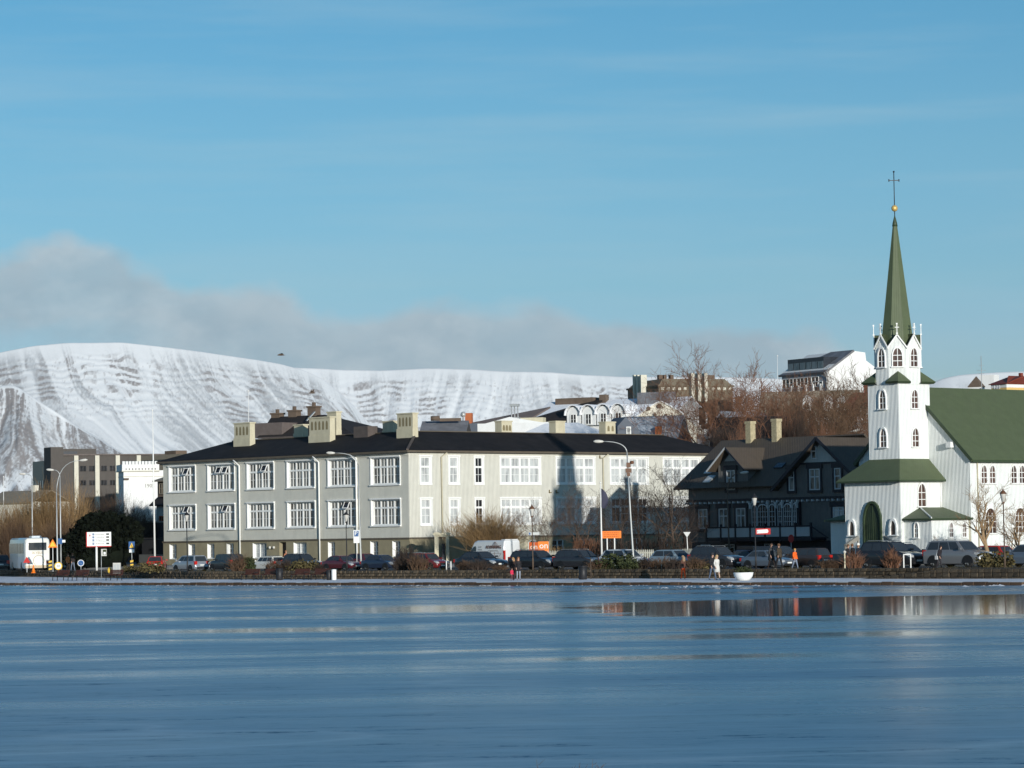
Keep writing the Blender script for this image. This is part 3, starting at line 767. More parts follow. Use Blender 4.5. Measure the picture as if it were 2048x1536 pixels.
# skirt roof round the tower foot, and the hips over the side porches
def hiproof(b, x0, y0, x1, y1, ze, top, zt):
    (tx0, ty0, tx1, ty1) = top
    E = [(x0, y0, ze), (x1, y0, ze), (x1, y1, ze), (x0, y1, ze)]; T = [(tx0, ty0, zt), (tx1, ty0, zt), (tx1, ty1, zt), (tx0, ty1, zt)]
    b.add(E + T, [(0, 1, 5, 4), (1, 2, 6, 5), (2, 3, 7, 6), (3, 0, 4, 7), (4, 5, 6, 7)])
    b.add(E + [(x, y, z - .14) for x, y, z in E], [(0, 1, 5, 4), (1, 2, 6, 5), (2, 3, 7, 6), (3, 0, 4, 7), (4, 5, 6, 7)], 1)
b = MB(); hiproof(b, -5.35, -1.9, 1.88, 3.3, 7.38, (-TW - .02, -.02, .02, TW), 9.08); obj('porch_roof', b, [gr, M['green_dark']], church)
b = MB(); hiproof(b, 1.3, -1.28, 4.68, 3.3, 4.32, (1.35, .7, 1.5, 3.3), 5.2); obj('side_porch_roof', b, [gr, M['green_dark']], church)
b = MB(); hiproof(b, -8.5, -.35, -4.8, 3.3, 4.35, (-5.0, 1.0, -4.86, 3.3), 5.2); obj('side_porch_roof', b, [gr, M['green_dark']], church)
obj('side_porch_wall', MB().box((1.3, -1.0, 1.6), (4.4, 3.25, 4.3)), wi, church)
obj('side_porch_wall', MB().box((-8.1, 0.0, 1.6), (-4.8, 3.25, 4.32)), wi, church)
obj('hip_flashing', MB().bar((4.68, -1.28, 4.35), (1.42, .72, 5.22), .09), M['white_iron'], church)
# belfry: an octagon with a gable on every face
def octo(r, z, ph=pi / 8): return [(TX + r * math.cos(ph + k * pi / 4), TY + r * math.sin(ph + k * pi / 4), z) for k in range(8)]
RB = 1.76 / math.cos(pi / 8)
O0, O1 = octo(RB, 15.0), octo(RB, 17.94)
b = MB(); b.add(O0 + O1, [[k, (k + 1) % 8, (k + 1) % 8 + 8, k + 8] for k in range(8)])
tips = []
for k in range(8):
    p, q = Vector(O1[k]), Vector(O1[(k + 1) % 8]); m_ = (p + q) / 2; m_.z = 18.98; tips.append(m_)
    b.add([p, q, m_], [(0, 1, 2)])
obj('belfry_wall', b, wi, church)
gb = MB(); rk = MB()
for k in range(8):
    p, q, m_ = Vector(O1[k]), Vector(O1[(k + 1) % 8]), tips[k]
    c = Vector((TX, TY, 0)); out = (m_ - c); out.z = 0; out.normalize(); o = out * .12
    ctr = Vector((TX, TY, m_.z + .04)) + out * .5; dn = Vector((0, 0, -.06))
    for e in (p, q):
        side = (e - m_); side.z = 0; side = side.normalized() * .09
        top = m_ + o + Vector((0, 0, .05)); low = e + o * 1.0 + side + dn
        gb.add([top, low, e + dn, Vector((TX, TY, e.z - .1)) + out * .4, ctr], [(0, 1, 2, 3), (0, 3, 4)])
        rk.bar(m_ + out * .1 + Vector((0, 0, -.02)), e + out * .1 + side * .9 + dn * 1.5, .07, .10)
obj('belfry_gable_roofs', gb, gr, church)
obj('gable_rake', rk, M['white'], church)
fin = MB().bar((0, 0, 0), (0, 0, .78), .055).bar((-.17, 0, .52), (.17, 0, .52), .055, .055).cbox((0, 0, .80), (.06, .06, .06)).cbox((0, 0, .04), (.07, .07, .05)).mesh('finial_cross')
for k in range(8):
    d = tips[k] - Vector((TX, TY, tips[k].z)); a = math.atan2(d.y, d.x) + pi / 2
    obj('finial_cross', fin, M['white'], church, tips[k] + d.normalized() * .12 + Vector((0, 0, .03)), a)
    q = obj('window', *( (arch_win(.74, 1.45, 3, 2, .09, .10, True)[0], M['white']) ), church, (TX + d.x, TY + d.y, 16.42), a)
    obj('pane', arch_win(.74, 1.45, 3, 2, .09, .10, True)[1], M['glass_brown'], q)
# broached corner roofs where the square tower turns to the octagon
cr = MB()
for sx, sy in ((1, -1), (-1, -1), (1, 1), (-1, 1)):
    Cn = Vector((TX + sx * (1.73 + .38), TY + sy * (1.73 + .38), 15.22)); A = Vector((TX + sx * .62, TY + sy * 2.05, 15.22)); B = Vector((TX + sx * 2.05, TY + sy * .62, 15.22))
    P = Vector((TX + sx * 1.16, TY + sy * 1.16, 16.15)); In = Vector((TX + sx * 1.0, TY + sy * 1.0, 15.22)); dz = Vector((0, 0, -.16))
    b = MB(); b.add([A, Cn, B, P, In], [(0, 1, 3), (1, 2, 3), (2, 4, 3), (4, 0, 3)])
    b.add([A, Cn, B, In] + [x + dz - Vector((sx * .12 if x is not In else 0, sy * .12 if x is not In else 0, 0)) for x in (A, Cn, B, In)], [(0, 1, 5, 4), (1, 2, 6, 5), (4, 5, 6, 7)], 1)
    obj('corner_roof', b, [gr, M['green_dark']], church)
# spire, ball and cross
b = MB(); s0, s1 = octo(1.44, 17.9), octo(.17, 28.0)
b.add(s0 + s1, [[k, (k + 1) % 8, (k + 1) % 8 + 8, k + 8] for k in range(8)])
obj('spire', b, gr, church)
obj('spire_cap', MB().lathe([(.24, 27.75), (.20, 28.0), (.08, 28.45), (.03, 28.62)], 8, (TX, TY, 0), ph=pi / 8), M['green_dark'], church)
M['gilt'] = mat('gilded_ball', (0.62, 0.42, 0.14), 0.38, 0.06, metal=0.25)
prof = [(.26 * math.sin(t * pi / 10) + .001, 29.2 - .26 * math.cos(t * pi / 10)) for t in range(11)]
obj('gilt_ball', MB().lathe(prof, 14, (TX, TY, 0)), M['gilt'], church)
xb = MB().tube([(TX, TY, 28.5), (TX, TY, 32.2)], .035, 6).cbox((TX, TY, 32.15), (.07, .03, .06))
ex_ = Vector((.605, .797, 0)); d = Vector((math.cos(R(50)), math.sin(R(50)), 0)) * .40
c0 = Vector((TX, TY, 31.45)); xb.bar(c0 - d, c0 + d, .06); xb.bar(c0 - d + Vector((0, 0, -.1)), c0 - d + Vector((0, 0, .1)), .06); xb.bar(c0 + d + Vector((0, 0, -.1)), c0 + d + Vector((0, 0, .1)), .06)
obj('cross', xb, M['black_iron'], church)
# windows
aw = lambda *a, **k: arch_win(*a, **k)
W_t, W_l, W_s, W_n, W_x = aw(.70, 1.45, 3, 2), aw(.85, 1.75, 3, 2), aw(.40, 1.12, 3, 2, .07, .10), aw(1.25, 1.95, 4, 3, .10, .10, True, 1.05), aw(.62, 1.38, 3, 2, .08, .10)
G = M['glass_brown']
for z in (13.1, 10.05): put_win(church, W_t, (TX, 0, z), 0, glass=G); put_win(church, W_t, (0, TY, z), pi / 2, glass=G)
put_win(church, W_l, (1.4, .91, 5.3), pi / 2, glass=G)
W_b = aw(.62, 1.10, 1, 1, .14, .16)
for x in (-4.05, .62): put_win(church, W_b, (x, -1.4, 3.08), 0, glass=M['glass_brown'])
put_win(church, W_s, (2.75, -1.0, 2.85), 0, glass=G); put_win(church, W_s, (-5.65, 0, 2.85), 0, glass=G)
for y in (1.05, 2.5): put_win(church, W_s, (4.4, y, 2.85), pi / 2, glass=G)
for k in range(5):
    yb = 3.2 + 2.0 + k * 3.38
    for dy in (-.47, .47): put_win(church, W_x, (nx1, yb + dy - .05, 7.05), pi / 2, glass=G)
    put_win(church, W_n, (nx1, yb + .1, 3.1), pi / 2, glass=G)
# great door
dr = MB(); lo, li = lancet(2.1, 4.15, 8, 1.75), lancet(1.8, 3.95, 8, 1.6)
dr.ring(lo, li, -.16, 0)
door = obj('door', dr, M['green_dark'], church, (TX + .02, -1.4, 1.62))
lf = MB(); nn = len(li)
lf.add([(x, -.02, z) for x, z in li], [list(range(nn))])
obj('door_leaf', lf, M['green_door'], door)
bt = MB()
for x in (-.68, -.45, -.22, .22, .45, .68): bt.box((x - .02, -.045, .1), (x + .02, -.02, 2.3 + 1.2 * (1 - abs(x) / .9)))
bt.box((-.05, -.06, .05), (.05, -.02, 3.8)); bt.box((-.85, -.05, .95), (.85, -.02, 1.06))
obj('door_batten', bt, M['green_dark'], door)
# pipes and the small floodlight on the nave front
dp = MB().tube([(1.32, 3.0, 1.7), (1.52, 2.95, 7.1)], .05, 6)
obj('downpipe', MB().tube([(1.46, 3.02, 5.2), (1.46, 3.02, 7.2)], .055, 6), M['white'], church)
obj('downpipe', MB().tube([(4.46, 3.1, 1.7), (4.46, 3.1, 4.2)], .05, 6), M['cream'], church)
obj('downpipe', MB().tube([(4.64, 3.95, 1.7), (4.64, 3.95, 8.6), (4.9, 3.95, 8.9)], .05, 6), M['cream'], church)
y_ = CH.fx(1904, 11, 3.2)
fl = MB().box((y_ - .25, 2.75, 9.9), (y_ + .25, 3.1, 10.35)).bar((y_, 3.2, 10.0), (y_, 3.0, 10.1), .08)
obj('floodlight', fl, M['white'], church)
# ================================================================== the old school
SH = Frame((xof(818, 285, 7), 285), R(-50))
school = thing('school_building', 'long grey corrugated iron school with white windows and black hipped roof', 'school', SH.o, R(-46.5))
school.scale = (.930, 1.052, 1)
LL, LR, DW, ZT, ZB = 40.0, 41.8, 10.0, 11.5, 3.45
big = [(-38.88, -34.35), (-32.12, -27.65), (-25.43, -21.1), (-18.82, -14.5), (-12.27, -7.95), (-5.63, -1.3)]
UP, LO = (8.45, 10.95), (4.66, 7.04)
holesL = [(a + LL, b + LL, z0, z1) for a, b in big for z0, z1 in (UP, LO)]
wide = [(11.04, 15.93), (18.07, 22.92), (25.06, 30.0), (32.2, 37.15)]
nar = [(1.38, 2.58), (4.80, 5.92), (7.9, 8.86)]
holesR = [(a, b, z0, z1) for a, b in wide + nar for z0, z1 in (UP, LO)]
b = MB()
wall_grid(b, LL, ZB, ZT, holesL, lambda s, d, z: (s - LL, d, z), 0, .34, 2)
wall_grid(b, LR, ZB, ZT, holesR, lambda s, d, z: (-d, s, z), 1, .12, 2)
b.add([(-LL, 0, ZB), (-LL, DW, ZB), (-LL, DW, ZT), (-LL, 0, ZT)], [(0, 1, 2, 3)])
b.add([(-LL, DW, ZB), (-DW, DW, ZB), (-DW, DW, ZT), (-LL, DW, ZT)], [(0, 1, 2, 3)])
b.add([(-DW, DW, ZB), (-DW, LR, ZB), (-DW, LR, ZT), (-DW, DW, ZT)], [(0, 1, 2, 3)])
b.add([(-DW, LR, ZB), (0, LR, ZB), (0, LR, ZT), (-DW, LR, ZT)], [(0, 1, 2, 3)])
obj('wall', b, [M['school_wall'], M['school_wall2'], M['white']], school)
# dark rooms behind the glass
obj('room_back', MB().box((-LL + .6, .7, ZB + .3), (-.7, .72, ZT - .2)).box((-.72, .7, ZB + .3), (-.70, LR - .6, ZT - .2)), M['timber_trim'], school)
# basement
holesB = []
bw = [(-38.92, -37.65), (-35.58, -34.42), (-32.3, -31.08), (-28.99, -27.78), (-24.6, -22.3), (-17.9, -15.8), (-12.41, -11.3), (-5.85, -4.63), (-2.5, -1.3)]
for a, c in bw: holesB.append((a + LL, c + LL, 1.75, 3.2))
holesB.append((-20.2 + LL, -19.1 + LL, .95, 3.25))
b = MB(); wall_grid(b, LL + .08, .3, ZB - .08, holesB, lambda s, d, z: (s - LL, d - .08, z), 0, .42, 0)
holesBR = [(10.5 + k * 3.45, 12.0 + k * 3.45, 1.5, 3.1) for k in range(0, 8)]
wall_grid(b, LR, .3, ZB - .08, holesBR, lambda s, d, z: (-d + .08, s - .08, z), 0, .3, 0)
b.add([(-LL, -.08, .3), (-LL, DW, .3), (-LL, DW, ZB), (-LL, -.08, ZB)], [(0, 1, 2, 3)])
obj('basement_wall', b, M['basement'], school)
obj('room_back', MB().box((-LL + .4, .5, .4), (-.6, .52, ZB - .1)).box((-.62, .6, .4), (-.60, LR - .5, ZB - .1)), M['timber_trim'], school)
obj('plinth_band', MB().box((-LL - .1, -.16, ZB - .10), (.16, 0.0, ZB + .05)).box((0, 0, ZB - .10), (.16, LR, ZB + .05)), M['gutter'], school)
# windows
rnd_w = random.Random(3)
for i, (a, c) in enumerate(big):
    for j, (z0, z1) in enumerate((UP, LO)):
        fg = rect_win(round(c - a, 1), z1 - z0, 4, 2, 1.62, .12, .085, .035, .05, .05)
        w = put_win(school, fg, ((a + c) / 2, .20, z0), 0, glass=M['glass'])
        tr = MB().box((-(c - a) / 2 - .14, -.36, z1 - z0 + .01), ((c - a) / 2 + .14, -.2, z1 - z0 + .13)).box((-(c - a) / 2 - .12, -.36, -.13), ((c - a) / 2 + .12, -.2, -.01))
        tr.box((-(c - a) / 2 - .13, -.27, -.01), (-(c - a) / 2 - .005, -.2, z1 - z0 + .01)).box(((c - a) / 2 + .005, -.27, -.01), ((c - a) / 2 + .13, -.2, z1 - z0 + .01))
        obj('casing', tr, M['white'], w)
        # top lights that stand open
        for q in {(0, 0): [2], (1, 0): [1, 2], (2, 0): [2], (0, 1): [2], (1, 1): [2], (4, 1): [2]}.get((i, j), []):
            x = -(c - a) / 2 + .12 + (c - a - .24) / 4 * (q + .5)
            cs_ = MB().ring([(-.42, 0), (.42, 0), (.42, .72), (-.42, .72)], [(-.34, .08), (.34, .08), (.34, .64), (-.34, .64)], -.03, .03)
            cs_.add([(-.34, 0, .08), (.34, 0, .08), (.34, 0, .64), (-.34, 0, .64)], [(0, 1, 2, 3)], 1)
            o = obj('open_sash', cs_, [M['white'], M['glass_dark']], w, (x, -.34, 1.66)); o.rotation_euler = (R(-24), 0, 0)
for i, (a, c) in enumerate(wide + nar):
    for z0, z1 in (UP, LO):
        n_ = i < 4
        fg = rect_win(round(c - a, 1), z1 - z0, 4 if n_ else 1, 2, 1.55, .13, .12 if n_ else .09, .035, .05, .05)
        gl = M['glass_curtain'] if i != 6 else M['glass_dark']
        if i == 2 and z0 < 5: gl = M['glass_dark']
        w = put_win(school, fg, (-.08, (a + c) / 2, z0), pi / 2, glass=gl)
        h_, l_ = z1 - z0, (c - a) / 2
        tr = MB().box((-l_ - .20, -.17, h_), (l_ + .20, -.08, h_ + .14)).box((-l_ - .15, -.17, -.15), (l_ + .15, -.08, 0)).box((-l_ - .14, -.14, 0), (-l_, -.08, h_)).box((l_, -.14, 0), (l_ + .14, -.08, h_))
        obj('casing', tr, M['white'], w)
for a, c in bw:
    wdt = round(c - a, 1)
    put_win(school, rect_win(wdt, 1.45, 3 if wdt > 2 else 2, 3, None, .09, .05, .03, .05, .05, 1), ((a + c) / 2, .22, 1.75), 0, glass=M['glass_curtain'] if wdt > 2 else M['glass'])
    obj('reveal', MB().box((a - .0, -.075, 1.75), (a + .02, .20, 3.2)).box((a, -.10, 1.70), (c, .18, 1.75)), M['white'], school)
for s0, s1, z0, z1 in holesBR:
    put_win(school, rect_win(round(s1 - s0, 1), 1.6, 2, 3, None, .10, .05, .03, .05, .05, 1), (-.1, (s0 + s1) / 2 - .08, z0), pi / 2, glass=M['glass_dark'])
dd = obj('door', MB().box((-20.2, .3, .95), (-19.1, .34, 3.25)), M['timber_trim'], school)
obj('wall_lamp', MB().lathe([(.02, 0), (.11, .02), (.13, .12), (.1, .24), (.02, .26)], 8, (-21.6, -.2, 2.62)), M['lampglass'], school)
obj('wall_lamp', MB().lathe([(.02, 0), (.11, .02), (.13, .12), (.1, .24), (.02, .26)], 8, (-20.95, -.2, 2.62)), M['lampglass'], school)
# roof
ov, re, rp = .5, 11.52, 13.47
rb = MB()
A = [(-LL - ov, -ov, re), (ov, -ov, re), (ov, LR + ov, re), (-DW - ov, LR + ov, re), (-DW - ov, DW + ov, re), (-LL - ov, DW + ov, re)]
k = 5.0
Rg = [(-LL + k, k, rp), (-k, k, rp), (-k, LR - k, rp)]
rb.add(A + Rg, [(0, 1, 7, 6), (1, 2, 8, 7), (2, 3, 8), (3, 4, 7, 8), (4, 5, 6, 7), (5, 0, 6)])
obj('roof', rb, M['black_roof'], school)
sb_ = MB(); B_ = [(x, y, z - .02) for x, y, z in A]; C_ = [(x, y, z - .20) for x, y, z in A]
sb_.add(B_ + C_, [[i, (i + 1) % 6, (i + 1) % 6 + 6, i + 6] for i in range(6)] + [[6, 7, 8, 9, 10, 11]])
obj('gutter_board', sb_, M['gutter'], school)
obj('hip_flashing', MB().bar(Vector(A[1]) + Vector((0, 0, .05)), Vector(Rg[1]) + Vector((0, 0, .05)), .22, .10), M['hip_trim'], school)
obj('ridge_flashing', MB().bar(Vector(Rg[0]) + Vector((0, 0, .03)), Vector(Rg[1]) + Vector((0, 0, .03)), .25, .08).bar(Vector(Rg[1]) + Vector((0, 0, .03)), Vector(Rg[2]) + Vector((0, 0, .03)), .25, .08), M['gutter'], school)
obj('frieze', MB().box((-LL, -.06, ZT - .48), (.06, 0, ZT - .19)), M['school_wall'], school)
for x in (-26.6, -13.6, -7.76):
    obj('downpipe', MB().tube([(x - .5, -ov, re - .2), (x, -.16, re - .75), (x, -.16, 1.0)], .075, 6), M['white'], school)
for y in (3.8, 24.0, 37.9):
    obj('downpipe', MB().tube([(ov, y + .4, re - .22), (.14, y, re - .6), (.14, y, 1.2)], .06, 6), M['cream'], school)
for x, z in ((17.0, 7.55), (17.9, 7.55), (23.6, 10.9)): obj('wall_bracket', MB().box((.02, x, z), (.14, x + .3, z + .07)).box((.02, x, z), (.14, x + .07, z + .3)), M['cream_dark'], school)
# chimney stacks with rows of little arched outlets
def stack(px0, px1, pyt, d, base_z=12.2, w2=None, arches=4, mt='cream', name='chimney', dep=1.1, tail=True):
    a, c = at(px0, pyt, d), at(px1, pyt, d)
    inv = Matrix.Rotation(-SH.rot, 3, 'Z'); p = inv @ (a - SH.o); q = inv @ (c - SH.o)
    wd = abs(q.x - p.x) if arches is not None else 1
    return p, q
def chim(px0, px1, pyt, pyb, y, arches, parent=school, right=False):
    """A stack on the left wing: arcaded face towards the lake between pixels px0 and px1, standing on the roof y metres in."""
    z0 = 12.6; x0, x1 = SH.fx(px0, z0, y), SH.fx(px1, z0, y); zt = SH.fz((px0 + px1) / 2, pyt, (x0 + x1) / 2, y); zb = SH.fz((px0 + px1) / 2, pyb, (x0 + x1) / 2, y) - .5
    dep = .6
    b = MB().box((x0, y, zb), (x1, y + dep, zt - .12)).box((x0 - .08, y - .08, zt - .12), (x1 + .08, y + dep + .08, zt))
    b.box((x0 - .06, y - .06, zb), (x1 + .04, y + dep, zb + .9))
    c = obj('chimney', b, M['cream'], parent)
    if arches:
        n = arches; wd = (x1 - x0) / (n + .6)
        for i in range(n):
            cx = x0 + wd * (i + .8)
            g = MB(); L = lancet(wd * .55, .85, 5)
            g.add([(cx + x, y - .012, zt - 1.25 + z) for x, z in L], [list(range(len(L)))])
            obj('arch', g, M['cream_dark'], c)
    return c
chim(472, 503, 847, 886, 3.2, 4); chim(620, 661, 835, 880, 3.2, 5); chim(795, 826, 826, 866, 3.2, 4)
chim(656, 674, 824, 870, 5.0, 0); chim(590, 608, 850, 876, 5.2, 0); chim(766, 787, 842, 870, 5.2, 0);
def chimR(px0, px1, pyt, y0off, arches):
    x = -5.0; y0, y1 = SH.fy(px0, 13.5, x), SH.fy(px1, 13.5, x); zt = zof((px0 + px1) / 2, pyt, SH.w(x, (y0 + y1) / 2).y)
    b = MB().box((x - 1.0, y0, 12.6), (x, y1, zt)).box((x - 1.07, y0 - .06, zt), (x + .07, y1 + .06, zt + .12))
    c = obj('chimney', b, M['cream'], school)
    for i in range(arches):
        cy = y0 + (y1 - y0) * (i + .7) / (arches + .4); g = MB(); L = lancet(.3, .55, 4)
        g.add([(x + .012, cy + u, zt - .85 + v) for u, v in L], [list(range(len(L)))])
        obj('arch', g, M['cream_dark'], c)
chimR(1004, 1025, 843, 0, 3); chimR(1113, 1132, 843, 0, 0); chimR(1214, 1234, 844, 0, 2)
x0, x1 = SH.fx(708, 13, 4), SH.fx(736, 13, 4)
obj('roof_hatch', MB().box((x0, 4.0, 12.4), (x1, 5.2, SH.fz(722, 854, x0, 4))), M['hip_trim'], school)

# ================================================================== the black timber house
BH = Frame((xof(1378, 277, 4), 277), R(-50))
BHK = 278.5 / 277          # it stands a little farther off than it is measured at: same picture, larger house
house = thing('timber_house', 'dark grey timber house with gabled dormer and glazed veranda beside the church', 'house', BH.o * BHK + Vector((0, 0, EYE * (1 - BHK))), BH.rot)
house.scale = (BHK,) * 3
tb, tt = M['timber_black'], M['timber_trim']
XR, DH = 21.1, 10.4
b = MB().box((0, 0, 2.65), (XR, DH, 7.9))
b.prism([(0, 7.9), (DH, 7.9), (DH / 2, 11.5)], 'x', 0.02, 11.0)
obj('wall', b, tb, house)
obj('foundation', MB().box((-.06, -.06, .4), (XR, DH, 2.66)), M['timber_trim'], house)
gx, gh, gz = 16.75, 5.0, 11.35
b = MB(); b.prism([(gx - gh + .25, 7.2), (gx + gh - .1, 7.2), (gx + gh - .1, 7.5), (gx, gz - .12), (gx - gh + .25, 7.5)], 'y', -.05, 15)
obj('gable_wall', b, tb, house)
M['pale_gable'] = mat('pale_grey_boards', (0.44, 0.45, 0.43), 0.65, 0.05, corr=.006, cdist=.3)
pz = 9.35; hw = gh * (gz - .3 - pz) / (gz - 7.4)
obj('gable_panel', MB().prism([(gx - hw, pz), (gx + hw, pz), (gx, gz - .35)], 'y', -.12, -.051), M['pale_gable'], house)
obj('gable_band', MB().box((gx - hw - .4, -.16, pz - .16), (gx + hw + .4, -.05, pz - .01)), tt, house)
# main roof and cross gable roof
def slab(b, q, th=.14, mi=0):
    q = [Vector(p) for p in q]; n_ = (q[1] - q[0]).cross(q[2] - q[0]).normalized()
    if n_.z < 0: n_ = -n_
    b.add(q + [p - n_ * th for p in q], [list(range(len(q))), list(range(len(q), 2 * len(q)))] + [[i, (i + 1) % len(q), (i + 1) % len(q) + len(q), i + len(q)] for i in range(len(q))], mi)
zr, yr, sl = 11.82, DH / 2, (11.82 - 7.45) / (DH / 2 + .7)
b = MB()
slab(b, [(-1.25, -.7, 7.45), (12.0, -.7, 7.45), (12.0, yr, zr), (-1.05, yr, zr)]); slab(b, [(-1.05, yr, zr), (gx, yr, zr), (gx, DH + .7, 7.45), (-1.25, DH + .7, 7.45)])
obj('roof', b, M['house_roof'], house)
b = MB()
slab(b, [(gx, -.75, gz + .12), (gx, 15.5, gz + .12), (gx - 5.55, 15.5, 7.1), (gx - 5.55, -.75, 7.1)]); slab(b, [(gx, -.75, gz + .12), (gx, 15.5, gz + .12), (gx + 5.4, 15.5, 7.25), (gx + 5.4, -.75, 7.25)])
obj('gable_roof', b, M['house_roof'], house)
bb = MB(); bb.bar((gx, -.78, gz + .02), (gx - 5.6, -.78, 6.98), .06, .28).bar((gx, -.78, gz + .02), (gx + 5.45, -.78, 7.13), .06, .28)
obj('barge_board', bb, tt, house)
# unseen wing added behind the main ridge to throw a shadow on the school
b = MB().box((2.6, DH, .4), (9.4, 17.5, 7.5)).prism([(2.6, 7.5), (9.4, 7.5), (6.0, 10.9)], 'y', DH - 4, 17.5); obj('shadow_wing', b, tb, house)
b = MB(); slab(b, [(6, 5, 11.1), (6, 18, 11.1), (2.2, 18, 7.3), (2.2, 5, 7.3)]); slab(b, [(6, 5, 11.1), (6, 18, 11.1), (9.8, 18, 7.3), (9.8, 5, 7.3)]); obj('shadow_wing_roof', b, M['house_roof'], house)
# dormer
dx, dh, dz = 5.7, 2.35, 10.95
b = MB(); b.prism([(dx - 1.75, 7.0), (dx + 1.95, 7.0), (dx + 1.95, 9.15), (dx, dz - .25), (dx - 1.75, 9.3)], 'y', -.05, 4.5); obj('dormer_wall', b, tb, house)
b = MB(); slab(b, [(dx, -.85, dz), (dx, 4.6, dz), (dx - dh, 4.6, 8.95), (dx - dh, -.85, 8.95)]); slab(b, [(dx, -.85, dz), (dx, 4.6, dz), (dx + dh, 4.6, 8.95), (dx + dh, -.85, 8.95)])
obj('dormer_roof', b, M['house_roof'], house)
obj('barge_board', MB().bar((dx, -.88, dz - .05), (dx - dh - .05, -.88, 8.88), .05, .13), M['grey_trim'], house)
obj('barge_board', MB().bar((dx, -.88, dz - .05), (dx + dh, -.88, 8.88), .05, .13), tt, house)
obj('gable_panel', MB().prism([(dx - .9, 9.75), (dx + .9, 9.75), (dx, dz - .35)], 'y', -.1, -.051), M['pale_gable'], house)
# chimneys of yellow brick
for px0, px1, pyt, yb in ((1496, 1514, 843, 5.0), (1548, 1566, 838, 5.0)):
    x0, x1 = BH.fx(px0, 12.5, yb), BH.fx(px1, 12.5, yb - .6); zt = BH.fz(px0, pyt, x0, yb)
    x1 = x0 + .62
    c = obj('chimney', MB().box((x0, yb - .3, 10.6), (x1, yb + .3, zt - .25)).box((x0 - .06, yb - .36, zt - .25), (x1 + .06, yb + .36, zt)), M['brick_yellow'], house)
    rowb = MB()
    for r_ in range(12):
        z = 11.4 + r_ * (zt - 11.75) / 12
        rowb.box((x0 - .015, yb - .315, z), (x1 + .015, yb + .315, z + .10))
    o = obj('bricks', rowb, M['brick_yellow'], c); o['kind'] = 'stuff'
# windows
def hwin(x0, x1, z0, z1, y=0.0, cols=2, split=.62, gl='glass', hood=True):
    w_, h_ = round(x1 - x0, 2), round(z1 - z0, 2)
    w = put_win(house, rect_win(w_, h_, cols, 1, round(h_ * split, 2), .10, .05, .03, .05, .02, 1), ((x0 + x1) / 2, y - .03, z0), 0, frame=M['grey_trim'], glass=M[gl])
    if hood:
        cs_ = MB().box((-w_ / 2 - .22, -.06, -.18), (-w_ / 2 - .01, .0, h_ + .1)).box((w_ / 2 + .01, -.06, -.18), (w_ / 2 + .22, .0, h_ + .1)).box((-w_ / 2 - .3, -.12, h_ + .02), (w_ / 2 + .3, .0, h_ + .42)).box((-w_ / 2 - .22, -.08, -.24), (w_ / 2 + .22, 0, -.01))
        obj('casing', cs_, tt, w)
for a, c in ((1.32, 2.48), (3.92, 5.12), (6.11, 7.3)): hwin(a, c, 3.83, 5.6)
hwin(5.05, 6.12, 7.2, 8.95, -.05); hwin(12.75, 13.42, 6.98, 8.8, -.05, 1); hwin(15.24, 16.5, 6.98, 8.8, -.05); hwin(18.2, 18.95, 6.98, 8.8, -.05, 1)
hwin(15.55, 16.2, 9.62, 10.75, -.12, 1, .6, hood=False); hwin(17.9, 19.2, 4.45, 5.5, 0, 2, .7, 'glass_curtain')
for x in (1.6, 4.7, 9.6): hwin(x, x + 1.2, 1.55, 2.45, -.05, 2, .7, 'glass_dark', False)
# string course with pale brackets
obj('string_course', MB().box((-.12, -.20, 6.22), (XR, 0, 6.42)), tt, house)
bk = MB().box((-.07, -.34, 0), (.07, -.02, .17)).mesh('bracket')
for i in range(35): obj('bracket', bk, M['grey_trim'], house, (-.05 + i * .605, 0, 6.03))
# glazed veranda
vx = [(8.42, 9.0), (9.12, 10.42), (10.55, 11.3), (11.62, 12.12), (12.32, 13.28), (13.42, 13.86)]
obj('veranda_wall', MB().box((8.25, -.35, 2.9), (14.1, 0, 6.0)), tt, house)
for a, c in vx:
    w_ = round(c - a, 2)
    put_win(house, arch_win(w_ - .1, 1.92, 4, 4 if w_ > .9 else 2, .06, .05, False, min(.5, w_ * .5), .035), ((a + c) / 2, -.36, 3.9), 0, frame=M['grey_trim'], glass=M['glass_dark'])
cb_ = MB()
for x in (8.3, 10.48, 11.46, 12.22, 13.35, 14.0): obj('bracket_column', MB().box((x - .06, -.55, 5.5), (x + .06, -.35, 6.0)).box((x - .12, -.6, 5.9), (x + .12, -.35, 6.02)), M['grey_trim'], house)
# balcony with pale balusters
obj('balcony', MB().box((4.2, -1.9, 2.70), (17.0, 0, 2.95)), tt, house)
bal = obj('balcony_rail', MB().box((4.2, -1.9, 3.86), (17.0, -1.78, 3.98)).box((4.2, -1.88, 2.98), (17.0, -1.80, 3.06)), tt, house)
bm_ = MB().box((-.055, -.02, 0), (.055, .02, .80)).mesh('baluster')
for i in range(84): obj('baluster', bm_, M['grey_trim'], bal, (4.32 + i * .15, -1.84, 3.06))
ps = MB().box((-.08, -.08, -.3), (.08, .08, 1.25)).mesh('post')
for i in range(8): obj('post', ps, tt, bal, (4.2 + i * 1.83, -1.84, 2.95))
st_ = MB(); st_.bar((17.0, -1.84, 3.9), (19.0, -1.84, 2.9), .08, .1)
obj('stair_rail', st_, tt, house)
obj('skylight', MB().cbox((0, 0, 0), (.5, .35, .04)), M['carglass'], house, (10.0, 1.6, 7.45 + sl * 2.3 + .1)).rotation_euler = (math.atan(sl), 0, 0)
for x, y in ((1.2, .9), (.2, 2.0)):
    obj('skylight', MB().cbox((0, 0, 0), (.45, .5, .04)), M['glass_curtain'], house, (x + 1.2, y - .6, 7.45 + sl * (y + .1) + .06)).rotation_euler = (math.atan(sl), 0, 0)
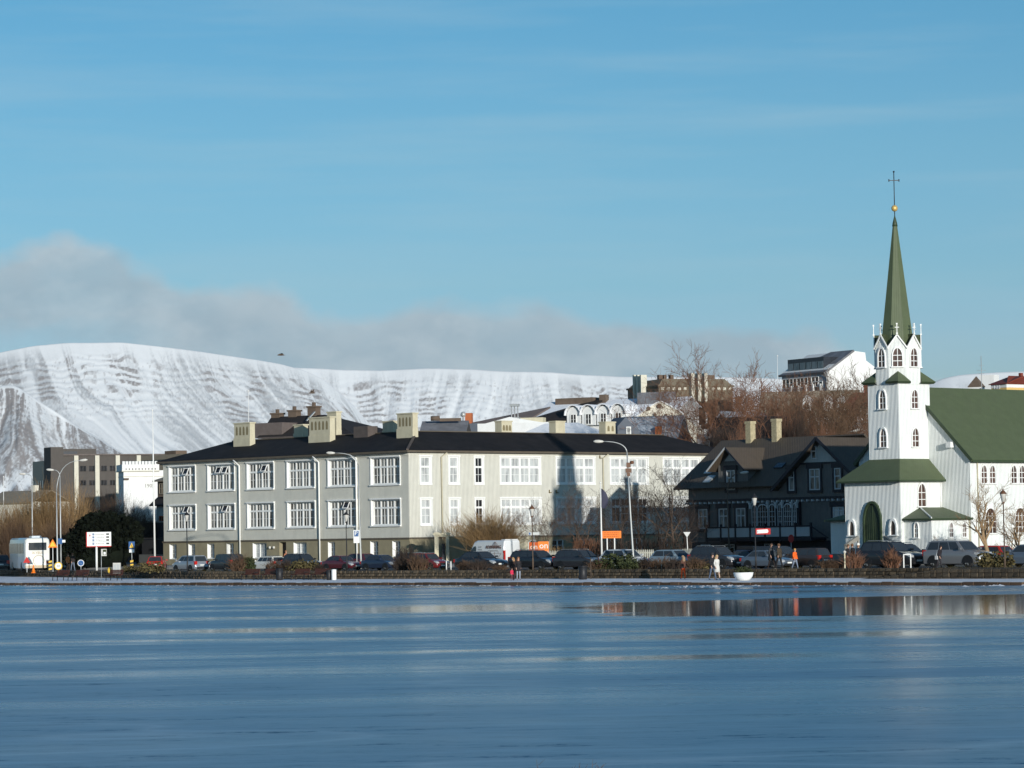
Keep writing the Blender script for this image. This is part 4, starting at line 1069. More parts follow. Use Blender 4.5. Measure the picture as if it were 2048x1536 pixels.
# ================================================================== the town behind
M['theatre'] = mat('brown_grey_render', (0.165, 0.138, 0.098), 0.9, 0.10, sc=1.2, dirt=((0.13, 0.11, 0.08), 0.5, .4))
M['pale_stone'] = mat('pale_fin_stone', (0.60, 0.57, 0.47), 0.8, 0.06)
M['town_white'] = mat('white_render', (0.74, 0.74, 0.72), 0.8, 0.04, dirt=((0.6, 0.58, 0.54), 0.4, .5))
M['town_cream'] = mat('cream_white_render', (0.70, 0.66, 0.55), 0.8, 0.05)
M['roof_grey'] = mat('grey_sheet_roof', (0.15, 0.15, 0.16), 0.6, 0.12, dirt=((0.30, 0.31, 0.33), 0.5, .6, (1, 1, 1)))
M['roof_snow'] = mat('frosted_blue_grey_roof', (0.33, 0.37, 0.42), 0.7, 0.10, sc=.9, dirt=((0.58, 0.62, 0.66), 0.7, .5, (1, .4, 1)))
M['roof_tan'] = mat('tan_roof_slates', (0.25, 0.21, 0.155), 0.8, 0.12)
M['roof_red'] = mat('red_iron_roof', (0.19, 0.040, 0.022), 0.65, 0.15)
M['roof_dark'] = mat('dark_brown_roof', (0.024, 0.019, 0.017), 0.8, 0.2)
M['office_dark'] = mat('dark_curtain_wall', (0.03, 0.034, 0.042), 0.35, 0.2)
M['office'] = mat('taupe_office_render', (0.088, 0.078, 0.07), 0.85, 0.08)
M['slate_blue'] = mat('slate_blue_wall', (0.10, 0.115, 0.14), 0.7, 0.08)
M['yellow'] = mat('yellow_render', (0.66, 0.44, 0.16), 0.8, 0.06)
M['chimney_brown'] = mat('brown_chimney_render', (0.13, 0.095, 0.07), 0.9, 0.15)
M['chimney_orange'] = mat('orange_brick_chimney', (0.40, 0.12, 0.045), 0.85, 0.12)
M['teal_glass'] = glass_mat('blue_grey_glass', (0.06, 0.085, 0.10), (0.12, 0.15, 0.17), .5, .15)

def bframe(px, d, rot, z=8): return Frame((xof(px, d, z), d), R(rot))
def bthing(name, label, fr, group=None, cat=None): return thing(name, label, cat or name.split('_')[-1], fr.o, fr.rot, group)
def gable(b, x0, x1, y0, y1, ze, zr, ax='x', ov=.3, th=.12, mi=0):
    """Two roof slopes, the ridge along x or y."""
    if ax == 'x':
        ym = (y0 + y1) / 2; s = (zr - ze) / (ym - y0)
        for ys in (y0 - ov, y1 + ov): slab(b, [(x0 - ov, ys, ze - s * ov), (x1 + ov, ys, ze - s * ov), (x1 + ov, ym, zr), (x0 - ov, ym, zr)], th, mi)
    else:
        xm = (x0 + x1) / 2; s = (zr - ze) / (xm - x0)
        for xs in (x0 - ov, x1 + ov): slab(b, [(xs, y0 - ov, ze - s * ov), (xs, y1 + ov, ze - s * ov), (xm, y1 + ov, zr), (xm, y0 - ov, zr)], th, mi)
def sw(w, h, cols=2, rows=2): return rect_win(w, h, cols, rows, None, .09, .045, .03, .05, .03, 1)

# --- the theatre: two blind faces with tall stone fins
T = bframe(1318, 520, -68, 25); th_ = bthing('theatre_building', 'tall brown grey blind-walled theatre with white stone fins rising over its roof', T, cat='theatre')
zT = T.fz(1318, 771, 0, 0); zt2 = T.fz(1318, 757, 0, 0)
wl_ = -T.fx(1256, 25); wr = T.fy(1466, 25)
obj('wall', MB().box((-wl_, 0, 2), (0, wr, zT)), M['theatre'], th_)
b = MB(); b.add([(-wl_, 0, zT), (0, 0, zT), (0, wr, zT), (-wl_, wr, zT), (-wl_ + 1.2, 1.0, zt2), (-.6, 1.0, zt2), (-.6, wr - 1.2, zt2), (-wl_ + 1.2, wr - 1.2, zt2)], [(0, 1, 5, 4), (1, 2, 6, 5), (2, 3, 7, 6), (3, 0, 4, 7), (4, 5, 6, 7)])
obj('roof', b, M['theatre'], th_)
obj('cornice', MB().box((-wl_ - .2, -.2, zT - .16), (.2, wr + .2, zT + .1)), M['theatre'], th_)
dn = MB().box((-.02, 0, 0), (.10, .55, .45)).mesh('dentil')
for i in range(int(wr / 1.05)): obj('dentil', dn, M['pale_stone'], th_, (0, .4 + i * 1.05, zT - .75))
for i, px in enumerate((1378, 1391, 1404)):
    y0 = T.fy(px, 25); fn = MB().box((0, y0, T.fz(px, 803, 0, y0)), (1.15, y0 + .55, T.fz(px, 747, 0, y0))).box((-.5, y0 - .05, T.fz(px, 752, 0, y0)), (0, y0 + .6, T.fz(px, 747, 0, y0)))
    obj('fin', fn, M['pale_stone'], th_)
    obj('window', MB().box((-.1, y0 - .2, T.fz(px, 822, 0, y0)), (.06, y0 + .8, T.fz(px, 806, 0, y0))), M['glass_dark'], th_)
for px in (1278, 1285, 1292):
    x0 = T.fx(px, 25); obj('fin', MB().box((x0, -1.1, T.fz(px, 802, x0, 0)), (x0 + .55, 0, T.fz(px, 750, x0, 0))), M['pale_stone'], th_)
for px, w in ((1330, .7), (1340, .5), (1353, .6), (1425, 1.6)):
    y0 = T.fy(px, 25); obj('roof_vent', MB().box((-3, y0, zt2 - .1), (-2.2, y0 + w, zt2 + .75)), M['chimney_brown'], th_)

# --- white office with a glazed roof band on the hill
B = bframe(1657, 480, -58, 20); wo_ = bthing('hill_building', 'large white building on the hill with a glazed strip in its grey roof', B, cat='building')
gp_ = [(1657, 738), (1709, 701.5), (1733, 705), (1734.5, 721), (1754, 736), (1772, 748)]
pts = [(B.fy(px, 22), B.fz(px, py, 0, B.fy(px, 22))) for px, py in gp_]
yend = pts[-1][0]
xl = B.fx(1566, 20); ze = pts[0][1]
obj('wall', MB().prism([(0, 3)] + pts + [(yend, 3)], 'x', xl, 0), M['town_white'], wo_)
ry, rz_ = pts[1]
b = MB(); slab(b, [(xl - .4, -.5, ze - .4), (.15, -.5, ze - .4), (.15, ry, rz_ + .15), (xl + 6, ry, rz_ + .15)], .3)
obj('roof', b, M['roof_grey'], wo_)
x0, x1 = B.fx(1582, 24, 1), B.fx(1654, 24, 1)
za, zb = B.fz(1654, 741, x1, .6), B.fz(1654, 717, x1, .6)
gl = obj('glazed_dormer', MB().box((x0, .5, za), (x1, 5, zb + .3)), M['office_dark'], wo_)
n = 6
for i in range(n):
    a = x0 + (x1 - x0) * i / n
    obj('pane', MB().box((a + .12, .42, za + .3), (a + (x1 - x0) / n - .12, .5, zb - .35)), M['teal_glass'], gl)
M['shade_wall'] = mat('shaded_white_render', (0.30, 0.32, 0.35), 0.8, 0.06)  # front of the white building, its shade put into the colour
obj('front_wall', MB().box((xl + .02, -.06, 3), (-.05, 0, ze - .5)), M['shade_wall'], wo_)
for i in range(5):
    a = xl + (-xl) * (i + .6) / 6.2
    put_win(wo_, sw(1.9, 1.6), (a, -.12, ze - 2.6), 0, glass=M['glass_dark'])
    obj('pilaster', MB().box((a + 1.25, -.3, 5), (a + 1.6, -.07, ze - 2.2)), M['town_white'], wo_)
put_win(wo_, sw(2.6, 3.2), (-2.4, -.12, ze - 5), 0, glass=M['glass_dark'])
obj('downpipe', MB().tube([(-.2, -.5, ze - .5), (.1, -.2, ze - 1.2), (.1, -.2, 6)], .09, 5), M['pole'], wo_)

# --- tan roofed house with three white dormers
B = bframe(1520, 430, -12, 16); h3 = bthing('dormer_house', 'white house with a long tan roof and three white dormers behind bare trees', B, cat='house')
x1 = B.fx(1711, 16); zt_, ze_ = B.fz(1640, 781, 8, 4), B.fz(1640, 830, 8, 0)
obj('wall', MB().box((0, 0, 3), (x1, 9, ze_)).prism([(0, ze_), (9, ze_), (4.5, zt_ - .2)], 'x', .1, x1), M['town_white'], h3)
b = MB(); gable(b, 0, x1, 0, 9, ze_, zt_); obj('roof', b, M['roof_tan'], h3)
for px in (1615, 1657, 1684):
    cx = B.fx(px, 16); zz = B.fz(px, 822, cx, 0)
    dm = obj('dormer', MB().prism([(cx - .6, zz), (cx + .6, zz), (cx + .6, zz + 1.5), (cx, zz + 2.1), (cx - .6, zz + 1.5)], 'y', -.1, 3), M['town_white'], h3)
    b = MB(); slab(b, [(cx, -.25, zz + 2.2), (cx, 3, zz + 2.2), (cx - .8, 3, zz + 1.4), (cx - .8, -.25, zz + 1.4)], .08); slab(b, [(cx, -.25, zz + 2.2), (cx, 3, zz + 2.2), (cx + .8, 3, zz + 1.4), (cx + .8, -.25, zz + 1.4)], .08)
    obj('dormer_roof', b, M['town_white'], dm)
    put_win(h3, sw(.8, 1.1), (cx, -.16, zz + .15), 0, glass=M['glass_dark'])
for i in range(6): put_win(h3, sw(1.1, 1.5), (1.4 + i * 2.1, -.05, ze_ - 2.4), 0, glass=M['glass_dark'])

# --- red roofed house beside the tower
B = bframe(1693, 400, -30, 14); h4 = bthing('red_roof_house', 'small red roofed house with a red chimney half hidden by the church tower', B, cat='house')
ze_, zt_ = B.fz(1715, 808, 2, 0), B.fz(1738, 789, 5, 3)
obj('wall', MB().box((0, 0, 3), (7, 7, ze_)), M['town_white'], h4)
b = MB(); gable(b, 0, 7, 0, 7, ze_, zt_ + .4, 'x', .4); obj('roof', b, M['roof_red'], h4)
xc = B.fx(1733, 19, 3); obj('chimney', MB().box((xc - .3, 3.0, ze_), (xc + .3, 3.7, B.fz(1733, 768, xc, 3))), M['roof_red'], h4)
obj('window_band', MB().box((.1, -.06, ze_ - 1.6), (6.9, 0, ze_ - .35)), M['glass_dark'], h4)
for i in range(7): obj('window_post', MB().box((.3 + i * .9, -.12, ze_ - 1.6), (.45 + i * .9, -.06, ze_ - .3)), M['town_white'], h4)

# --- dark roof straight behind the timber house
B = bframe(1424, 325, -10, 12); h5 = bthing('dark_roof_house', 'house with a broad dark brown roof directly behind the timber house', B, cat='house')
x1 = B.fx(1560, 14); zt_ = B.fz(1480, 834, 2, 5)
obj('wall', MB().box((.3, .3, 2), (x1 - .3, 9.7, zt_ - 3.5)), M['town_white'], h5)
b = MB(); gable(b, 0, x1, 0, 10, zt_ - 3.7, zt_, 'x', .3); obj('roof', b, M['roof_dark'], h5)
# --- grey roof with a round vent
B = bframe(1396, 345, -36, 12); h6 = bthing('grey_gable_house', 'grey roofed house with frost patches and a round brown roof vent', B, cat='house')
zt_ = B.fz(1405, 824, 2, 2)
obj('wall', MB().box((.3, .3, 2), (6.2, 8.7, zt_ - 4)), M['town_white'], h6)
b = MB(); gable(b, 0, 6.4, 0, 9, zt_ - 4.2, zt_, 'y', .3); obj('roof', b, M['roof_snow'], h6)
vt = at(1411, 853, 346); lv = Matrix.Rotation(-B.rot, 3, 'Z') @ (vt - B.o)
obj('roof_vent', MB().tube([lv + Vector((0, -.6, .0)), lv + Vector((0, .5, 0))], .28, 10), M['chimney_brown'], h6)
for px, pt in ((1404, 815), (1421, 817), (1432, 812)):
    p = Matrix.Rotation(-B.rot, 3, 'Z') @ (at(px, pt, 349) - B.o); obj('chimney', MB().cbox((p.x, p.y, p.z - 1), (.25, .3, 1.0)), M['chimney_brown'], h6)

# --- blue-grey house with frosted roof
B = bframe(1238, 335, -20, 12); h7 = bthing('frosted_roof_house', 'slate blue house with a frost covered roof and a small brick chimney', B, cat='house')
x1 = B.fx(1362, 14, 3); zt_ = B.fz(1300, 832, 3, 3)
ze_ = zt_ - 3.2
b = MB(); b.box((0, 0, 2), (x1, 6.4, ze_)).prism([(0, ze_), (6.4, ze_), (3.2, zt_ - .15)], 'x', 0.02, x1 - .02); obj('wall', b, M['slate_blue'], h7)
b = MB(); gable(b, 0, x1, 0, 6.4, ze_, zt_, 'x', .35); obj('roof', b, M['roof_snow'], h7)
xc = B.fx(1317, 13, 1); zc = B.fz(1317, 853, xc, 1); obj('chimney', MB().box((xc - .3, .8, zc - 2), (xc + .3, 1.4, zc)), M['chimney_orange'], h7)
an = MB().tube([(xc + .6, 1, zc - 1.2), (xc + .9, 1, zc + .5)], .03, 4).tube([(xc + .5, 1, zc - .55), (xc + 1.4, 1, zc - .6)], .03, 4); obj('aerial', an, M['pole_white'], h7)
B2 = bframe(1236, 333, -66, 12)
gw = bthing('blue_gable_annex', 'narrow slate blue gable with one white window left of the frosted roof', B2, cat='house')
zt_ = B2.fz(1249, 834, 0, 1.4)
obj('wall', MB().prism([(0, 2), (3.0, 2), (3.0, zt_ - 2), (1.0, zt_), (0, zt_ - 1.0)], 'x', -3, 0), M['slate_blue'], gw)
put_win(gw, sw(.55, 1.35, 1, 2), (.03, 1.3, zt_ - 2.4), pi / 2, glass=M['glass_curtain'])

# --- shaped white gable with brown round openings
B = bframe(1262, 385, -8, 14); h8 = bthing('shaped_gable_building', 'white building with a curved gable dotted with brown round vents', B, cat='building')
prof = [(1262, 843), (1278, 832), (1296, 818), (1312, 808), (1324, 804), (1336, 810), (1358, 822), (1378, 838), (1394, 852)]
pp = [(B.fx(px, 16), B.fz(px, py, B.fx(px, 16), 0)) for px, py in prof]
obj('wall', MB().prism([(pp[0][0], 3)] + pp + [(pp[-1][0], 3)], 'y', 0, 10), M['town_cream'], h8)
b = MB()
for (xa, za), (xb, zb) in zip(pp[:-1], pp[1:]): b.bar((xa, -.05, za + .08), (xb, -.05, zb + .08), .3, .16)
obj('coping', b, M['town_white'], h8)
for px, py, r in ((1298, 817, .27), (1320, 812, .3), (1311, 829, .2), (1333, 830, .18), (1343, 832, .14)):
    x = B.fx(px, 16); z = B.fz(px, py, x, 0); obj('round_vent', MB().tube([(x, .05, z), (x, -.28, z)], r, 10), M['chimney_brown'], h8)
obj('side_roof', MB().box((pp[-1][0] - .2, .3, 3), (pp[-1][0] + 3, 9, pp[-1][1] - 1)), M['roof_grey'], h8)

# --- building with four rounded roof dormers
B = bframe(1062, 430, -30, 14); h9 = bthing('hooded_dormer_building', 'pale building with a snowy roof and a row of four hooded dormers', B, cat='building')
x1 = B.fx(1262, 15); ze_ = B.fz(1180, 838, 8, 0); zt_ = B.fz(1200, 806, 12, 6)
obj('wall', MB().box((0, 0, 3), (x1 + 6, 12, ze_)), M['town_white'], h9)
b = MB(); gable(b, 0, x1 + 6, 0, 12, ze_, zt_ + .5, 'x', .4); obj('roof', b, M['snow'], h9)
xd = B.fx(1140, 15)
b = MB(); slab(b, [(-.5, -.6, ze_ - .0), (xd, -.6, ze_), (xd + 3, 6, zt_ + .9), (-.5, 6, zt_ - .6)], .2); obj('dark_roof', b, M['roof_dark'], h9)
obj('window_band', MB().box((.5, -.5, ze_ - 1.7), (xd, -.1, ze_ - .3)), M['teal_glass'], h9)
for px in (1149, 1179, 1209, 1239):
    cx = B.fx(px, 15, -.5); r = 1.05
    arc = [(cx + r * math.cos(t), ze_ + .55 + r * 1.1 * math.sin(t)) for t in [pi * k / 8 for k in range(9)]]
    dm = obj('dormer', MB().prism([(cx - r, ze_ - .9), (cx + r, ze_ - .9)] + arc, 'y', -.6, 4), M['town_white'], h9)
    arc2 = [(cx + (r + .25) * math.cos(t), ze_ + .55 + (r + .25) * 1.1 * math.sin(t)) for t in [pi * k / 8 for k in range(9)]]
    b = MB()
    for (xa, za), (xb, zb) in zip(arc2[:-1], arc2[1:]): slab(b, [(xa, -1.0, za), (xb, -1.0, zb), (xb, 4, zb), (xa, 4, za)], .1)
    obj('dormer_hood', b, M['snow'], dm)
    put_win(h9, sw(.95, 1.5), (cx, -.66, ze_ - .8), 0, glass=M['glass_dark'])
obj('roof_plant', MB().box((xd - 5, 5, zt_ - .5), (xd + 1, 7, zt_ + .9)).box((xd + 2, 5, zt_), (xd + 3, 6, zt_ + 1.2)), M['chimney_brown'], h9)
obj('roof_box', MB().box((x1 - 1, 4, zt_ - .4), (x1 + 4, 6, zt_ + 1.2)), M['roof_grey'], h9)

# --- low grey roofs over the school ridge
B = bframe(838, 350, -6, 14); hA = bthing('grey_shed_building', 'low blue grey shed roof seen over the middle of the school', B, cat='building')
x1 = B.fx(925, 15); zt_ = B.fz(880, 841, 2, 3)
obj('wall', MB().box((0, 0, 2), (x1, 9, zt_ - 2.2)), M['slate_blue'], hA)
b = MB(); gable(b, 0, x1, 0, 9, zt_ - 2.3, zt_, 'x', .2); obj('roof', b, M['roof_grey'], hA)
obj('roof_vent', MB().tube([(1.0, 3, zt_ + .25), (2.0, 3, zt_ + .25)], .28, 8).box((2, 3, zt_ - .1), (4.4, 3.5, zt_ + .25)), M['chimney_brown'], hA)
B = bframe(905, 365, -12, 14); hB = bthing('slate_block', 'slate grey block with white side and an orange chimney on its brown roof', B, cat='building')
xm, x2 = B.fx(955, 15), B.fx(1122, 15); za, zb = B.fz(930, 851, 2, 0), B.fz(980, 845, 6, 0)
b = MB(); b.prism([(0, 2), (xm, 2), (xm, zb), (0, za)], 'y', 0, 8); obj('wall', b, M['slate_blue'], hB)
obj('white_wall', MB().box((xm, .1, 2), (x2, 8, zb - .1)), M['town_white'], hB)
b = MB(); slab(b, [(-2, 8.1, za + .2), (xm + 4, 8.1, zb + .3), (xm + 6, 14, zb + 2.3), (0, 14, za + .8)], .2); obj('roof', b, mat('dusty_brown_roof', (.17, .135, .12), .8), hB)
p = B.fx(937, 16, 9); obj('chimney', MB().box((p - .4, 9, za), (p + .4, 9.8, B.fz(937, 826, p, 9))), M['chimney_orange'], hB)
p = B.fx(927, 16, 9); q = B.fz(927, 829, p, 9); obj('roof_vent', MB().tube([(p, 9, za), (p, 9, q - .3)], .12, 6).lathe([(.05, -.35), (.3, -.2), (.34, .05), (.2, .3), (.02, .36)], 8, (p, 9, q)), M['pole'], hB)
B = bframe(1012, 372, -16, 14); hC = bthing('flue_building', 'white gable house with a brown roof and a steel flue standing on it', B, cat='building')
zt_ = B.fz(1020, 834, 0, 0)
obj('wall', MB().prism([(-5.5, 2), (7, 2), (7, zt_ - 1.2), (.5, zt_), (-5.5, zt_ - 1.4)], 'y', 0, 6), M['town_white'], hC)
fx_ = B.fx(1030, 16, 1); f1, f0 = B.fz(1030, 808, fx_, 1), B.fz(1030, 833, fx_, 1)
fl = MB()
for dx_ in (-.4, 0, .4): fl.tube([(fx_ + dx_, 1, f0 - 2), (fx_ + dx_, 1, f1 - .3)], .07, 6)
fl.box((fx_ - .55, .7, f1 - .3), (fx_ + .55, 1.3, f1)).box((fx_ - .6, .6, f0 - 3), (fx_ + .6, 1.4, f0 - .1)); obj('flue', fl, M['pole'], hC)
obj('roof_tank', MB().box((fx_ + .8, .6, f0 - 2), (fx_ + 3.6, 2, f0 - .2)), M['cream'], hC)
B = bframe(1035, 360, -18, 13); hD = bthing('white_parapet_house', 'white low building with a hipped pale roof behind the school chimneys', B, cat='building')
x1 = B.fx(1200, 13); zt_ = B.fz(1100, 846, 4, 2)
obj('wall', MB().box((0, 0, 2), (x1, 6, zt_ - 1.6)), M['town_white'], hD)
b = MB(); hiproof(b, -.3, -.3, x1 + .3, 6.3, zt_ - 1.6, (2.5, 2.8, x1 - 3.5, 3.2), zt_); obj('roof', b, [M['snow'], M['roof_grey']], hD)

# --- brown-black mansard with three chimneys, over the school's left wing
B = bframe(560, 372, -34, 14); hE = bthing('mansard_house', 'white house with a high dark brown hipped roof and three brown chimneys', B, cat='house')
xa, xb = B.fx(525, 14), B.fx(705, 14, 0); zr_, ze_ = B.fz(630, 829, 4, 5), B.fz(600, 872, 3, 0)
obj('wall', MB().box((xa, 0, 2), (xb, 11, ze_)), M['town_white'], hE)
xr0, xr1 = B.fx(545, 17, 5.5), B.fx(650, 17, 5.5)
b = MB(); hiproof(b, xa - .4, -.4, xb + .4, 11.4, ze_, (xr0, 5.3, xr1, 5.7), zr_); obj('roof', b, [M['roof_dark'], M['hip_trim']], hE)
b = MB(); x5, x6 = B.fx(512, 14, 1), B.fx(573, 14, 1); z5 = B.fz(540, 847, x5, 1)
b.box((x5, .2, ze_), (x6, 7, z5)); obj('roof_storey', b, mat('brown_grey_cladding', (.13, .105, .095), .8), hE)
for px, pt in ((555, 826), (589, 820), (628, 812)):
    x = B.fx(px, 19, 5.5); z = B.fz(px, pt, x, 5.5); obj('chimney', MB().box((x - .62, 5.0, zr_ - 1.5), (x + .62, 6.0, z - .2)).box((x - .75, 4.9, z - .2), (x + .75, 6.1, z)).box((x - .15, 5.3, z), (x + .15, 5.7, z + .45)), M['chimney_brown'], hE)
x = B.fx(607, 16, 2); obj('skylight', MB().bar((x, 2.6, ze_ + 1.9), (x + .5, 3.6, ze_ + 3.0), .35, .1), M['pole'], hE)

# --- left: dark office block, battlemented white tower house, small houses
B = bframe(104, 500, -66, 14); of = bthing('office_block', 'dark taupe concrete office block with pale pilasters at the foot of the mountain', B, cat='office')
zl, zc, zf = B.fz(80, 921, -4, 0), B.fz(115, 894, 0, 0), B.fz(220, 911, 0, 10)
xl = B.fx(62, 14); y1, y2 = B.fy(127, 15), B.fy(203, 15); y3 = B.fy(330, 15)
obj('dark_wing', MB().box((xl, .3, 2), (-.3, y1, zl)), M['office_dark'], of)
for i in range(9):
    a = xl * (1 - (i + .5) / 9.5); obj('window', MB().box((a, .2, zl - 4.4), (a + .55, .3, zl - 3.2)), M['glass_curtain'], of)
obj('stair_tower', MB().box((-4, -.2, 2), (.1, y1, zc)), M['office'], of)
obj('penthouse', MB().box((-8, y1, 10), (-3, y2, zc - .2)), M['office'], of)
obj('penthouse_front', MB().box((-3, y1 + .1, 10), (-2.85, y2 - 3.2, zc - .6)), M['office_dark'], of)
obj('front_wing', MB().box((-9, y1, 2), (-.2, y3, zf)), M['office'], of)
for px in (152, 194, 235, 277):
    y = B.fy(px, 12); obj('pilaster', MB().box((-.2, y - .35, 2), (.35, y + .35, zf)), M['pale_stone'], of)
for row, (pa, pb) in enumerate(((933, 941), (962, 969))):
    zb_, za_ = B.fz(180, pb, 0, 6), B.fz(180, pa, 0, 6)
    for k, (pa_, pb_) in enumerate(((155, 191), (197, 232), (238, 274))):
        ya, yb = B.fy(pa_, 11), B.fy(pb_, 11)
        wb2 = obj('window_band', MB().box((-.21, ya, za_), (-.14, yb, zb_)), M['office_dark'], of)
        for q in range(6): obj('pane', MB().box((-.15, ya + (yb - ya) * (q + .08) / 6, za_ + .12), (-.10, ya + (yb - ya) * (q + .92) / 6, zb_ - .12)), M['glass_dark'] if q % 3 else M['office'], wb2)
obj('cornice', MB().box((-9.1, y1, zf), (.1, y3 + .1, zf + .25)), M['hip_trim'], of)
B = bframe(282, 470, -50, 14); fl_ = bthing('flat_roof_building', 'long flat roofed tan building with a dark window strip right of the office block', B, cat='building')
y3 = B.fx(345, 14); zf = B.fz(310, 911, 2, 0)
obj('wall', MB().box((0, 0, 2), (y3 + 4, 9, zf)), M['roof_tan'], fl_)
obj('window_band', MB().box((.4, -.08, zf - 1.5), (y3 + 3, 0, zf - .7)), M['glass_dark'], fl_)
obj('roof_box', MB().box((2, 3, zf), (5, 5, zf + .7)), M['chimney_brown'], fl_)

B = bframe(247, 440, -72, 14); cr_ = bthing('battlemented_house', 'white house with a battlemented parapet and small iron numerals on its wall', B, cat='house')
ztop, zpar, zs = B.fz(280, 923, 0, 3), B.fz(280, 929, 0, 3), B.fz(280, 941, 0, 3)
y1 = B.fy(318, 12); xl = B.fx(237, 12)
obj('wall', MB().box((xl, 0, 2), (0, y1 + 4, zs)), M['town_white'], cr_)
obj('parapet', MB().box((xl - .25, -.25, zs), (.25, y1, zpar)), M['town_white'], cr_)
mer = MB().box((-.2, 0, 0), (.25, .36, .46)).mesh('merlon')
for i in range(11):
    obj('merlon', mer, M['town_white'], cr_, (0, -.2 + i * (y1 - .2) / 10.5, zpar))
    if i < 10: obj('drain_hole', MB().box((.24, .25 + i * (y1 - .2) / 10.5, zpar - .75), (.28, .40 + i * (y1 - .2) / 10.5, zpar - .55)), M['hip_trim'], cr_)
obj('string_course', MB().box((xl - .3, -.3, zs - .15), (.3, y1 + .05, zs)).box((xl - .05, -.05, zs - .9), (.06, y1 + 2, zs - .8)), M['pale_stone'], cr_)
def text(s, size, name='lettering', depth=0.01, sh=None):
    c = bpy.data.curves.new(name, 'FONT'); c.body = s; c.size = size; c.extrude = depth; c.align_x = 'CENTER'; c.align_y = 'CENTER'; c.resolution_u = 2
    if sh: c.shear = sh
    o = bpy.data.objects.new('tmp', c); COL.objects.link(o)
    dg = bpy.context.evaluated_depsgraph_get(); me = bpy.data.meshes.new_from_object(o.evaluated_get(dg)); me.name = name
    bpy.data.objects.remove(o); bpy.data.curves.remove(c)
    me.transform(Matrix.Rotation(pi / 2, 4, 'X'))       # stands up, reads from -y
    me.materials.clear()
    return me
obj('numerals', text('1905', .75, 'numerals'), M['concrete'], cr_, (.02, B.fy(299, 12), zs - 2.2), pi / 2)
obj('wall_lamp', MB().cbox((.2, B.fy(252, 12), zs - 1.2), (.2, .35, .12)), M['chimney_brown'], cr_)
obj('window', MB().box((xl + 1, -.05, zs - 2.6), (xl + 1.5, 0, zs - 2.0)), M['glass_dark'], cr_)

B = bframe(313, 345, -48, 6); hF = bthing('brown_roof_house', 'pale house with a brown roof and dormer hard against the left end of the school', B, cat='house')
ze_ = B.fz(322, 1003, 0, 0)
obj('wall', MB().box((0, 0, 1), (7, 8, ze_)), M['pale_gable'], hF)
b = MB(); slab(b, [(-.6, -.6, ze_ - .4), (8, -.6, ze_ - .4), (8, 4, ze_ + 3.6), (0.4, 4, ze_ + 3.6)], .15); obj('roof', b, M['roof_dark'], hF)
obj('dormer', MB().box((.4, -.1, ze_ + .5), (3, 3, ze_ + 2.3)), M['chimney_brown'], hF)
b = MB(); slab(b, [(.1, -.6, ze_ + 2.3), (3.4, -.6, ze_ + 2.3), (3.4, 3, ze_ + 3.3), (.1, 3, ze_ + 3.3)], .12); obj('dormer_roof', b, M['roof_tan'], hF)
put_win(hF, sw(1.0, 1.2), (1.3, -.15, ze_ + .8), 0, frame=M['roof_tan'], glass=M['glass_dark']); put_win(hF, sw(1.0, 2.0), (1.1, -.05, ze_ - 3.6), 0, frame=M['chimney_orange'], glass=M['glass_dark'])
B = bframe(255, 335, -46, 5); hG = bthing('garden_shed', 'long low shed with a flat grey roof behind the round conifer', B, cat='shed')
x1 = B.fx(330, 4); z = B.fz(290, 1043, 3, 0)
obj('wall', MB().box((0, 0, .8), (x1 + 2, 4, z - .15)), M['office_dark'], hG); obj('roof', MB().box((-.3, -.3, z - .15), (x1 + 2.3, 4.3, z)), M['concrete'], hG)
B = bframe(-30, 430, -40, 8); hH = bthing('low_terrace', 'low tan roofed houses peeping over the shrubs at the far left', B, cat='house')
x1 = B.fx(62, 8); z = B.fz(20, 985, 3, 3)
obj('wall', MB().box((0, 0, 1), (x1, 7, z - 1.4)), M['town_cream'], hH); b = MB(); gable(b, 0, x1, 0, 7, z - 1.4, z + .2, 'x'); obj('roof', b, M['roof_tan'], hH)
obj('chimney', MB().box((x1 - 3.4, 3, z - .5), (x1 - 2.6, 3.7, z + .9)), M['town_cream'], hH)

# --- right: roofs over the nave
B = bframe(1937, 640, -30, 30); hI = bthing('turret_house', 'house with a pointed grey turret roof showing over the church nave', B, cat='house')
zb_, zp = B.fz(1948, 773, 0, 0), B.fz(1948, 756, 0, 0)
obj('wall', MB().box((0, 0, 5), (2.6, 2.6, zb_)), M['town_white'], hI); b = MB(); hiproof(b, -.1, -.1, 2.7, 2.7, zb_, (1.28, 1.28, 1.32, 1.32), zp + .4); obj('roof', b, [M['chimney_brown'], M['chimney_brown']], hI)
B = bframe(1960, 650, -30, 30); hJ = bthing('white_block', 'plain white block above the church ridge left of the yellow house', B, cat='building')
obj('wall', MB().box((0, 0, 5), (3.2, 3, B.fz(1972, 750, 1, 0))), M['town_white'], hJ)
B = bframe(1983, 630, -52, 30); hK = bthing('yellow_house', 'yellow house with a red roof at the top right over the nave', B, cat='house')
ze_, zt_ = B.fz(2010, 768, 1, 0), B.fz(2010, 758, 1, 4)
obj('wall', MB().box((0, 0, 5), (4.2, 14, ze_ - .8)), M['yellow'], hK); obj('white_band', MB().box((-.05, -.05, ze_ - .8), (4.25, 14, ze_)), M['town_white'], hK)
b = MB(); slab(b, [(-.4, -.4, ze_), (4.6, -.4, ze_), (4.2, 5, zt_ + .5), (.2, 5, zt_ + .5)], .15); slab(b, [(4.6, -.4, ze_), (4.6, 14, ze_), (2, 14, zt_ + .6), (2, 3, zt_ + .6)], .15); obj('roof', b, M['roof_red'], hK)
obj('chimney', MB().box((2, 6, zt_), (2.6, 6.7, zt_ + 1.2)), M['roof_red'], hK)
put_win(hK, sw(1.6, .9), (1.6, -.05, ze_ - 1.0), 0, glass=M['glass_dark'])
p = at(1962, 712, 620); q = at(1962, 776, 620)
